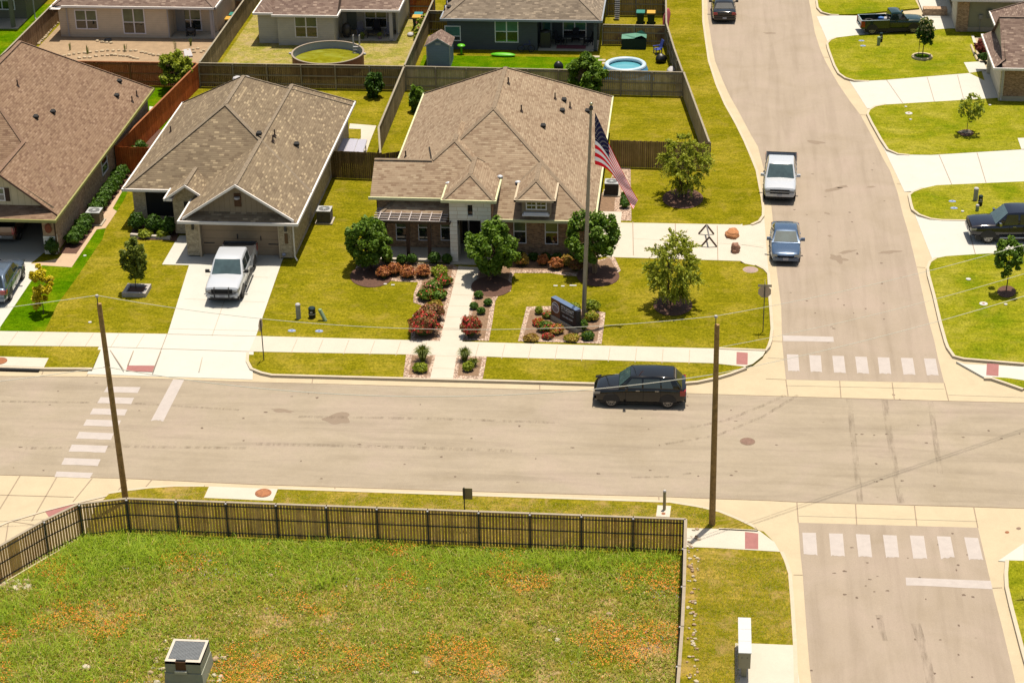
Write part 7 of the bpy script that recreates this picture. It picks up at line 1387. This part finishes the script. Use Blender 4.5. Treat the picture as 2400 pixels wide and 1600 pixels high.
mb = MB(); mb.poly([(-.97,-.37,.84),(0,-.37,.88),(.2,-.37,1.0),(.6,-.37,1.12),(.97,-.37,.9),(.97,.37,1.0),(.55,.37,1.35),(.1,.37,1.1),(-.97,.37,.98)]); mb.build('cover_top', plain('cover_pale', S(120,180,150), .6, .08), T, world=False, tri=True)
def achair(loc, rz, c, label, gp='plastic garden chairs'):
    T = thing('garden_chair', (loc[0],loc[1],0), label, 'chair', gp, rz); mb = MB(); mb.obox((0,0,.36),(.5,.5,.05),0,0,0,.1); mb.build('seat', c, T, world=False); mb = MB(); mb.obox((0,.30,.72),(.5,.05,.75),0,0,0,-.3); mb.build('backrest', c, T, world=False)
    for s_ in (-1,1):
        mb = MB(); mb.box(s_*.3-.05,-.3,.55,s_*.3+.05,.3,.58); mb.build('armrest', c, T, world=False)
        for y in (-.24,.22): mb = MB(); mb.box(s_*.27-.03,y-.03,0,s_*.27+.03,y+.03,.56); mb.build('leg', c, T, world=False)
    return T
achair((-4.9,152.4), -1.9, plain('teal_plastic', S(30,130,136), .5, .05), 'teal reclining garden chair on the small lawn'); achair((-3.35,149.4), -1.2, plain('blue_plastic', S(86,104,190), .5, .05), 'blue garden chair beside the fence above the black bag')
mb = MB(); mb.blob((0,0,.3),(.45,.40,.38),14,9,.35,2,8); T = mb.build('black_bag', pbl, None, smooth=True); T.location = (-3.05,147.3,0); tag(T, 'crumpled black bag beside the fence above the white bench', 'bag')
mb = MB(); mb.blob((0,0,.3),(.35,.55,.42),14,9,.12,2,9); T = mb.build('white_tub', M['white'], None, smooth=True); T.location = (-2.2,144.3,0); tag(T, 'bulky white tub at the right end of the pool yard', 'tub')
T = thing('slat_roll', (-6.9,157.6,0), 'white slatted ladder leaning on the fence left of the bins', 'ladder')
mb = MB()
for k in range(12): mb.obox((.0,.0+k*.06,.15+k*.15),(.42,.05,.08))
mb.build('slats', M['white'], T, world=False); mb = MB(); mb.obox((0,.35,.95),(.3,.03,1.9),0,0,0,-.38); mb.build('backing', M['black'], T, world=False)
T = thing('wheelbarrow', (-6.3,152.6,0), 'wheelbarrow with two handles on the small lawn beside the teal chair', 'wheelbarrow'); mb = MB(); mb.blob((0,0,.42),(.4,.3,.16),10,6,.1); mb.build('tray', plain('rusty_tray', S(150,116,84), .6, .1), T, world=False, smooth=True); mb = MB()
for s_ in (-1,1): mb.path([(-.5,s_*.1,.2),(.3,s_*.22,.42),(.85,s_*.25,.7)], .025, 5)
mb.build('handles', M['iron_black'], T, world=False); mb = MB(); mb.lathe([(.1,-.04),(.18,-.04),(.18,.04),(.1,.04)], (-.5,0,.18), 12, axis='y'); mb.build('wheel', M['tyre'], T, world=False)
lg = plain('lime_plastic', S(120,230,30), .4, .04)
mb = MB(); mb.blob((0,0,.14),(1.0,.30,.16),18,8,.05); T = mb.build('kayak', lg, None, smooth=True); T.location = (-15.3,148.2,0); T.rotation_euler = (0,0,-.04); tag(T, 'bright lime green kayak lying on the grass by the slate house', 'kayak')
mb = MB(); mb.blob((0,0,.7),(.32,.28,.12),12,6,.1); mb.tube((0,0,0),(0,0,.6),.08,n=8); T = mb.build('garden_stool', lg, None, smooth=True); T.location = (-18.6,148.6,0); tag(T, 'small lime green top beside the storage shed', 'stool')
mb = MB(); mb.blob((0,0,.35),(.38,.36,.42),12,8,.1); T = mb.build('black_planter', pbl, None, smooth=True); T.location = (-10.75,145.0,0); tag(T, 'round black object on the lawn behind the corner house ridge', 'pot')
for i, (x, y) in enumerate(((-8.1,148.4),(-7.6,147.6),(-7.25,146.9))): mb = MB(); mb.box(x-.28,y-.2,0,x+.28,y+.2,.03); simple('stepping_stone', mb, M['found'], ('upper','middle','lower')[i]+' pale stepping stone beside the inflatable pool', 'stepping stone', 'stepping stones')
mb = MB(); mb.blob((0,0,.12),(.28,.3,.16),12,6,.1); T = mb.build('white_tank', M['white'], None, smooth=True); T.location = (-23.2,152.9,.02); tag(T, 'low white tank on the grass beside the grey house bin', 'tank')
# white table
T = thing('white_table', G2(795,352)+(0,), 'white three panel table top beside the middle house back corner', 'table'); c = [G(600+x/3.92, y/3.92, .78) for x, y in ((780,1272),(1022,1284),(985,1400),(730,1388))]; o_ = G2(795,352)
mb = MB()
for k in range(3):
    a0 = Vector(c[0]).lerp(Vector(c[1]),k/3+.012); a1 = Vector(c[0]).lerp(Vector(c[1]),(k+1)/3-.012); b0 = Vector(c[3]).lerp(Vector(c[2]),k/3+.012); b1 = Vector(c[3]).lerp(Vector(c[2]),(k+1)/3-.012); mb.prism([(b0.x,b0.y),(b1.x,b1.y),(a1.x,a1.y),(a0.x,a0.y)], .74, .80, bottom=True)
mb.build('table_top', plain('table_white', S(232,226,236), .35, .03), T)
mb = MB(); mb.prism([(p[0],p[1]) for p in (c[3],c[2],c[1],c[0])], .70, .745, bottom=True); mb.build('table_frame', M['white'], T)
for p in c: mb = MB(); k = Vector(p).lerp(sum((Vector(q) for q in c), Vector())/4, .12); mb.tube((k.x,k.y,0),(k.x,k.y,.72),.035,n=6); mb.build('leg', M['black'], T)
# patio furniture
def pchair(loc, rz, c, label): return achair(loc, rz, c, label, 'patio chairs')
gch = plain('grey_cushion', S(150,146,160), .8, .08); dch = plain('dark_cushion', S(60,58,66), .8, .08); bch = plain('blue_cushion', S(40,52,150), .8, .08)
pchair((-27.2,152.7), .2, gch, 'grey cushioned chair at the left of the grey house patio'); pchair((-24.9,152.6), -.2, gch, 'pale chair with blue cushion near the grey house porch post'); pchair((-26.0,153.4), 0, dch, 'dark chair at the back of the grey house patio')
T = thing('patio_table', (-26.1,152.3,.08), 'low dark table between the chairs on the grey house patio', 'table'); mb = MB(); mb.box(-.5,-.3,.4,.5,.3,.45); mb.build('table_top', dch, T, world=False)
for sx in (-1,1):
    for sy in (-1,1): mb = MB(); mb.box(sx*.44-.03,sy*.24-.03,0,sx*.44+.03,sy*.24+.03,.4); mb.build('leg', M['black'], T, world=False)
T = thing('barbecue_grill', (-28.2,152.0,.08), 'black covered grill at the left end of the grey house patio', 'grill'); mb = MB(); mb.blob((0,0,.6),(.40,.30,.62),12,9,.15,2,3,flat=-.95); mb.build('grill_cover', M['black'], T, world=False, smooth=True)
T = thing('barbecue_grill', (-12.15,150.4,.08), 'tall black covered grill at the left post of the slate house patio', 'grill'); mb = MB(); mb.box(-.38,-.28,0,.38,.28,1.25); mb.blob((0,0,1.22),(.40,.30,.2),10,6); mb.build('grill_cover', M['black'], T, world=False)
T = thing('patio_table', (-9.9,151.1,.08), 'dark patio table on the slate house patio', 'table'); mb = MB(); mb.box(-.8,-.45,.68,.8,.45,.73); mb.build('table_top', dch, T, world=False)
for sx in (-1,1):
    for sy in (-1,1): mb = MB(); mb.box(sx*.7-.03,sy*.38-.03,0,sx*.7+.03,sy*.38+.03,.68); mb.build('leg', M['black'], T, world=False)
for i, (x, r_) in enumerate(((-11.1,1.2),(-8.8,-1.2),(-9.9,0))): pchair((x,151.1 if i < 2 else 151.85), r_, dch, ('left','right','rear')[i]+' dark chair around the slate house patio table')
sheet('patio_rug', [[(-11.3,150.0),(-9.0,150.0),(-9.0,150.9),(-11.3,150.9)]], .10, plain('red_rug', S(170,90,96), .9, .2, 9))
T = thing('bicycle', (-13.6,149.35,0), 'small bicycle leaning on the slate house wall', 'bicycle')
for x in (-.4,.4): mb = MB(); mb.lathe([(.24,-.02),(.29,-.02),(.29,.02),(.24,.02)], (x,0,.29), 16, axis='y'); mb.build('bicycle_wheel', M['tyre'], T, world=False)
mb = MB(); mb.path([(-.4,0,.29),(-.1,0,.62),(.3,0,.62),(.4,0,.29)], .02, 5); mb.path([(.3,0,.62),(.28,0,.85),(.2,.15,.88)], .02, 5); mb.build('bicycle_frame', bch, T, world=False)
for i, x in enumerate((-26.9,-25.5)): mb = MB(); mb.lathe([(.12,0),(.16,.26),(.13,.26)], (0,0,0), 12); T = thing('flower_pot', (x,151.75,.08), ('left','right')[i]+' small pot at the front of the grey house patio', 'flower pot', 'patio pots'); mb.build('pot', plain('pot_pink' if i else 'pot_green', S(170,140,160) if i else S(110,120,60), .7, .08), T, world=False); mb = MB(); mb.blob((0,0,.38),(.2,.2,.18),10,6,.4,3,i); mb.build('pot_plant', M['leaf_oak'], T, world=False)
# stones around the dirt yard beds
st_m = plain('yard_stone', S(252,224,180), .9, .12, 4); r0 = random.Random(9)
def stones(L, z=0): 
    pts = []
    for i in range(len(L)-1):
        a = Vector(G(*L[i])); b = Vector(G(*L[i+1])); n_ = max(1,int((b-a).length/.34))
        for k in range(n_): pts.append(a.lerp(b,k/n_))
    return pts
allp = []
for L in ([(150,132),(185,127),(212,124),(240,121),(280,120),(318,121),(332,124),(360,131),(385,132),(410,129),(430,122),(452,118),(478,113)], [(186,138),(212,136),(240,132),(272,131),(300,134),(330,141)], [(455,125),(470,124),(484,118)], [(229,98),(240,101),(262,102),(282,100)], [(137,50),(118,72),(100,95),(86,108)]):
    allp += stones([(x,y) for x, y in L])
for i, p in enumerate(allp):
    mb = MB(); mb.blob((0,0,.05),(r0.uniform(.13,.2),r0.uniform(.09,.14),r0.uniform(.08,.12)),8,5,.3,2,i); T = mb.build('edging_stone', st_m, None, smooth=True); T.location = (p.x+r0.uniform(-.05,.05),p.y+r0.uniform(-.05,.05),.01); tag(T, 'pale stones edging the beds of the bare dirt yard', 'stone', 'yard edging stones')
mb = MB(); c_ = [G(*p, .05) for p in ((430,118),(446,116),(452,133),(433,134))]; mb.prism([(p[0],p[1]) for p in c_], 0, .12); simple('white_slab', mb, M['white'], 'white square slab lying in the dirt yard behind the red fence', 'slab')
mb = MB(); q = G(253,96); mb.lathe([(.2,0),(.3,.12),(.34,.12),(.34,0)], (q[0],q[1],0), 16); simple('fire_ring', mb, M['black'], 'black fire ring in the small stone bed at the tan house wall', 'fire ring')
for i, px in enumerate(((165,118),(205,126),(294,121),(412,115),(447,108))): spiky('twig_plant', px, .2, .75, ('first','second','third','fourth','fifth')[i]+' bare twiggy plant from the left in the dirt yard', 16, 40+i, 'twiggy plants in the dirt yard')
# ---------------- near lot: cabinet, mailbox, rocks ----------------
cx0, cx1, cy0, cy1, zt = -21.46, -19.95, 66.62, 68.22, 1.2
T = thing('concrete_vault', (-20.7,67.4,0), 'square grey concrete vault with a metal grate top in the near lot', 'vault'); cm = pave('vault_concrete', S(206,204,176), .08, 1.5, .12)
mb = MB(); sq = lambda k, z: [(cx0-k,cy0-k,z),(cx1+k,cy0-k,z),(cx1+k,cy1+k,z),(cx0-k,cy1+k,z)]
def frust(k0, z0, k1, z1): 
    a, b = sq(k0,z0), sq(k1,z1)
    for i in range(4): j = (i+1)%4; mb.poly([a[i],a[j],b[j],b[i]])
frust(.10,-.2,.03,.62); frust(.0,.64,.0,zt); mb.poly(sq(.03,.62)) ; mb.build('vault_wall', cm, T)
mb = MB(); w_ = .14; rimz = zt
for (x0,y0,x1,y1) in ((cx0,cy0,cx0+.45,cy0+w_*1.2),(cx0+.88,cy0,cx1,cy0+w_*1.2),(cx0,cy1-w_,cx1,cy1),(cx0,cy0+w_*1.2,cx0+w_*.8,cy1-w_),(cx1-w_*.8,cy0+w_*1.2,cx1,cy1-w_)): mb.box(x0,y0,zt-.12,x1,y1,zt+.012)
mb.build('vault_rim', plain('vault_rim', S(255,238,214), .7, .05), T)
mb = MB(); gx0, gx1, gy0, gy1 = cx0+w_*.8, cx1-w_*.8, cy0+w_*1.2, cy1-w_
for k in range(24): x = gx0+(gx1-gx0)*k/23; mb.box(x-.012,gy0,zt-.03,x+.012,gy1,zt)
for k in range(16): y = gy0+(gy1-gy0)*k/15; mb.box(gx0,y-.014,zt-.028,gx1,y+.014,zt+.003)
mb.build('grate', plain('grate_steel', S(190,190,186), .4, .05, metal=.3), T); mb = MB(); mb.poly([(cx0,cy0+.05,zt-.3),(cx1,cy0+.05,zt-.3),(cx1,cy1,zt-.3),(cx0,cy1,zt-.3)]); mb.build('vault_inside', M['dark'], T)
mb = MB(); mb.box(cx0+.45,cy0-.02,zt-.42,cx0+.88,cy0+.0,zt-.0); mb.build('notch_opening', plain('notch_brown', S(130,88,56), .8, .15), T); mb = MB(); mb.box(cx0+.41,cy0-.10,zt-.56,cx0+.92,cy0+.0,zt-.44); mb.build('notch_sill', plain('sill_white', S(240,238,210), .6, .04), T)
T = thing('mailbox_cluster', (2.48,69.9,0), 'white topped cluster mailbox at the bottom right edge of the near lawn', 'mailbox'); mg = plain('mailbox_grey', S(206,196,160), .5, .04)
ya, yb3 = 68.6, 71.17
for k in range(3):
    y0, y1 = ya+(yb3-ya)*k/3+.01, ya+(yb3-ya)*(k+1)/3-.01; mb = MB(); mb.box(2.24,y0,.62,2.72,y1,1.37); mb.build('mailbox_unit', mg, T); mb = MB(); mb.box(2.21,y0-.005,1.37,2.75,y1+.005,1.405); mb.build('unit_top', plain('mailbox_top', S(255,252,244), .5, .02), T); mb = MB(); mb.box(2.37,y0+.25,0,2.58,y1-.25,.62); mb.build('pedestal_leg', mg, T)
mb = MB()
for x in (2.36,2.58): mb.lathe([(0,0),(.022,0)], (x,ya+.004,1.16), 10, axis='y'); 
mb.build('keyhole', M['dark'], T); mb = MB(); mb.box(2.12,ya-.3,0,2.2,yb3-.55,.03); mb.build('base_plate', M['found'], T)
rk = [plain('rock_pale', S(255,236,200), .9, .12, 3), plain('rock_buff', S(226,190,150), .9, .12, 3)]
rp = []
for k in range(46): rp.append((r0.uniform(-5,70), 1372+r0.uniform(-9,14), r0.uniform(.06,.17)))
for k in range(60):
    a_ = r0.uniform(0,6.28); R2 = r0.uniform(52,88); rp.append((441+R2*math.cos(a_)*1.1, 1556+R2*math.sin(a_)*.8, r0.uniform(.05,.14)))
for px in ((1290,1478,.10),(1300,1482,.07),(1306,1500,.12),(1313,1504,.08),(837,1357,.1),(828,1335,.08),(869,1350,.08),(635,1350,.14),(1004,1380,.1),(818,1553,.08),(203,1566,.18),(270,1540,.12),(364,1328,.09),(561,1445,.10),(577,1464,.06),(330,1386,.06),(1222,1362,.07),(1428,1440,.12),(975,1577,.12),(1617,1328,.12)): rp.append(px)
for k in range(80): y = r0.uniform(1240,1600); rp.append((1622+r0.uniform(-12,14)+(1600-y)*.01, y, r0.uniform(.04,.09)))
for i, (x, y, s_) in enumerate(rp):
    q = G(x, y); 
    if -21.7 < q[0] < -19.8 and 66.4 < q[1] < 68.4: continue
    mb = MB(); mb.blob((0,0,s_*.25),(s_*r0.uniform(.8,1.4),s_*r0.uniform(.7,1.1),s_*.7),8,6,.4,1.8,i); T = mb.build('rock', rk[i%2], None, smooth=True, sharp=30); T.location = (q[0],q[1],.01)
    grp = 'rock pile at the left end of the near fence' if x < 90 and y < 1400 else ('rocks around the concrete vault' if 330 < x < 540 and y > 1480 else ('small rocks along the right side of the near fence' if x > 1600 and i >= 126 else 'scattered rocks in the wildflower lot'))
    lb = {'rock pile at the left end of the near fence':'pale rock in the pile at the left end of the near fence','rocks around the concrete vault':'pale rock lying around the concrete vault','small rocks along the right side of the near fence':'small pale rock in the strip right of the near fence'}.get(grp, 'pale rock scattered among the wildflowers')
    tag(T, lb, 'rock', grp)
# ---------------- meadow ----------------
def inside(poly, X, Y):
    r = np.zeros(len(X), bool); n_ = len(poly); j = n_-1
    for i in range(n_):
        xi, yi = poly[i]; xj, yj = poly[j]; c_ = ((yi > Y) != (yj > Y)) & (X < (xj-xi)*(Y-yi)/(yj-yi+1e-12)+xi); r ^= c_; j = i
    return r
MD = [(-38,58),(-.3,58),(-.3,77.85),(-26.1,77.95),(-28.2,77.2),(-30.8,73.1),(-35.8,65)]
def nfield(X, Y, s_, seed):
    """cheap smooth field from summed sines"""
    g = np.random.default_rng(seed); f = np.zeros(len(X))
    for k in range(14):
        a = g.uniform(0,6.283); w_ = s_*g.uniform(.5,2.2); f += np.sin((X*np.cos(a)+Y*np.sin(a))*w_+g.uniform(0,6.283))/math.sqrt(1+k*.25)
    return f/3.2
def blades(name, n, hmin, hmax, wd, mats, dens, seed, label, hfun=None, weights=None, lean=.6):
    g = np.random.default_rng(seed); X = g.uniform(-38,-.3,n*3); Y = g.uniform(63,77.9,n*3); k = inside(MD, X, Y) & ~((X > -21.6) & (X < -19.8) & (Y > 66.5) & (Y < 68.35)); k &= g.random(n*3) < dens(X, Y); X, Y = X[k][:n], Y[k][:n]; n = len(X)
    H_ = g.uniform(hmin,hmax,n)*(hfun(X,Y) if hfun is not None else 1); a = g.uniform(0,6.283,n); D = np.stack([np.cos(a),np.sin(a),np.zeros(n)],1); S_ = np.stack([-np.sin(a),np.cos(a),np.zeros(n)],1)*wd*g.uniform(.7,1.3,n)[:,None]
    B0 = np.stack([X,Y,np.zeros(n)],1); ln = (g.uniform(.1,lean,n)*H_)[:,None]; P1 = B0+D*ln*.35; P1[:,2] += H_*.62; P2 = B0+D*ln*1.2; P2[:,2] += H_*g.uniform(.75,1.0,n)
    V = np.stack([B0-S_,B0+S_,P1+S_*.8,P1-S_*.8,P2],1).reshape(-1,3); b = np.arange(n)*5
    loops = np.stack([b,b+1,b+2,b+3,b+3,b+2,b+4],1).reshape(-1); st0 = np.stack([np.arange(n)*7,np.arange(n)*7+4],1).reshape(-1); tot = np.tile([4,3],n)
    me = bpy.data.meshes.new(name); me.vertices.add(len(V)); me.vertices.foreach_set("co", V.reshape(-1)); me.loops.add(len(loops)); me.loops.foreach_set("vertex_index", loops); me.polygons.add(2*n); me.polygons.foreach_set("loop_start", st0); me.polygons.foreach_set("loop_total", tot)
    for m_ in mats: me.materials.append(m_)
    me.polygons.foreach_set("material_index", np.repeat(weights(X,Y,g), 2).astype(np.int32)); me.update(); me.validate(); o = bpy.data.objects.new(name, me); COL.objects.link(o); return tag(o, label, 'grass' if 'grass' in name else 'flowers', None, 'stuff')
gm = [leafmat('blade_fresh', S(140,166,24,2.3), S(190,206,60,2.3), .5), leafmat('blade_green', S(112,146,18,2.1), S(158,172,40,2.1), .5), leafmat('blade_dry', S(216,184,110,2.0), S(236,206,140,2.0), .4), leafmat('blade_olive', S(150,146,30,2.0), S(186,172,56,2.0), .5), leafmat('blade_dark', S(76,104,16,1.8), S(106,128,30,1.8), .4)]
F1 = lambda X, Y: nfield(X,Y,.55,3); F2 = lambda X, Y: nfield(X,Y,1.6,5); F3 = lambda X, Y: nfield(X,Y,.9,9)
lush = lambda X, Y: np.clip((Y-73.2)/3.5,0,1)*.75+np.clip((-22-X)/5,0,1)*.6
def wts(X, Y, g):
    u = g.random(len(X)); L_ = lush(X,Y)+.25*F1(X,Y); r = np.full(len(X),3); r[u < .28+.35*np.clip(L_,0,1)] = 0; r[(u > .66)] = 1; r[(u > .84-.0*L_)] = 2; r[(u > .955)] = 4; r[(u > .84) & (L_ > .5) & (g.random(len(X)) < .75)] = 1; return r
blades('meadow_grass', 120000, .10, .26, .014, gm, lambda X,Y: np.clip(.52+.30*F2(X,Y)+.22*F1(X,Y)+.45*lush(X,Y),.06,1), 1, 'patchy wild grass and low weeds filling the near lot', lambda X,Y: .8+.9*np.clip(lush(X,Y)+.2*F3(X,Y),0,1.4), wts, 1.6)
blades('tall_grass', 11000, .35, .75, .016, gm, lambda X,Y: np.clip((lush(X,Y)*.8+.5*F3(X,Y)-.35)*1.6,0,1)**1.5, 2, 'clumps of tall fresh grass along the near fence', None, lambda X,Y,g: (g.random(len(X)) > .72).astype(int), 1.0)
fm = [leafmat('flower_orange', S(240,146,30,2), S(250,172,56,2)), leafmat('flower_deep', S(232,104,30,2), S(244,136,50,2)), leafmat('flower_violet', S(150,130,180,1.8), S(180,160,200,1.8))]
def flowers(name, n, dens, mi, label, seed, sz=.03, z=(.14,.28)):
    g = np.random.default_rng(seed); X = g.uniform(-38,-.3,n*5); Y = g.uniform(63,77.9,n*5); k = inside(MD,X,Y) & (g.random(n*5) < dens(X,Y)) & ~((X > -21.6) & (X < -19.8) & (Y > 66.5) & (Y < 68.35)); X, Y = X[k][:n], Y[k][:n]; n = len(X)
    C = np.stack([X,Y,g.uniform(z[0],z[1],n)],1); N = g.normal(size=(n,3))*.4+np.array([0,0,1.]); o = quads(name, C, N, g.normal(size=(n,3)), g.uniform(.6,1.3,n)*sz, g.uniform(.6,1.3,n)*sz, fm, mi(g,n)); return tag(o, label, 'flowers', None, 'stuff')
flowers('orange_flowers', 17000, lambda X,Y: np.clip((nfield(X,Y,.85,21)+.35*nfield(X,Y,3.5,22)-.22)*1.7,0,1), lambda g,n: (g.random(n) > .7).astype(int), 'drifts of orange wildflowers across the near lot', 31, .032)
flowers('violet_flowers', 1400, lambda X,Y: np.clip((nfield(X,Y,1.2,25)-.62)*3,0,1), lambda g,n: np.full(n,2), 'small patches of violet wildflowers in the near lot', 32, .026)
def leafy(name, n, dens, mi, label, seed, sz):
    g = np.random.default_rng(seed); X = g.uniform(-38,-.3,n*5); Y = g.uniform(63,77.9,n*5); k = inside(MD,X,Y) & (g.random(n*5) < dens(X,Y)) & ~((X > -21.6) & (X < -19.8) & (Y > 66.5) & (Y < 68.35)); X, Y = X[k][:n], Y[k][:n]; n = len(X)
    C = np.stack([X,Y,g.uniform(.02,.16,n)],1); N = g.normal(size=(n,3))*.65+np.array([0,0,1.]); o = quads(name, C, N, g.normal(size=(n,3)), g.uniform(.4,1.2,n)*sz*.55, g.uniform(.6,1.5,n)*sz, gm, mi(g,n)); return tag(o, label, 'weeds', None, 'stuff')
leafy('weed_leaves', 70000, lambda X,Y: np.clip(.35+.8*nfield(X,Y,2.2,51)+.4*lush(X,Y),0,1), lambda g,n: g.choice([0,1,3,3,2,4], n), 'low leafy weeds in clumps all over the near lot', 51, .055)
# rough clumps on the verge and lawns
def tufts(name, n, x0, x1, y0, y1, h, mat, label, seed, keep, skip=()):
    g = np.random.default_rng(seed); X = g.uniform(x0,x1,n); Y = g.uniform(y0,y1,n); k = inside(keep,X,Y)
    for ex in skip: k &= ~inside(ex,X,Y)
    X, Y = X[k], Y[k]; n = len(X); C = np.stack([X,Y,np.full(n,h*.5)],1); a = g.uniform(0,6.28,n); N = np.stack([np.cos(a),np.sin(a),np.full(n,.5)],1); U = np.tile([0,0,1.],(n,1))+g.normal(size=(n,3))*.5
    o = quads(name, C, N, U, g.uniform(.6,1.2,n)*.014, g.uniform(.6,1.3,n)*h*.6, mat, g.integers(0,len(mat),n)); return tag(o, label, 'grass', None, 'stuff')
tufts('verge_grass', 30000, -25.0, 1.2, 78.35, 82.2, .07, [gm[3],gm[0],gm[2]], 'mown grass of the strip between near fence and main street', 41, SG, [PX([(487,1136),(655,1142),(642,1177),(474,1169)]), PX([(1541,1184),(1573,1185.5),(1569.5,1212),(1537.5,1210)]), PX([(1606,1234),(1700,1237),(1790,1241),(1900,1300),(1606,1290)])]); tufts('side_lawn_grass', 22000, .35, 4.6, 62, 78.0, .07, [gm[3],gm[0],gm[2]], 'mown grass of the strip right of the near fence', 42, SG, [PX([(1600,1237),(1830,1225),(1850,1293),(1679.6,1285),(1600,1283)]), [(2.3,40),(7,40),(7,71.6),(2.3,71.6)]])
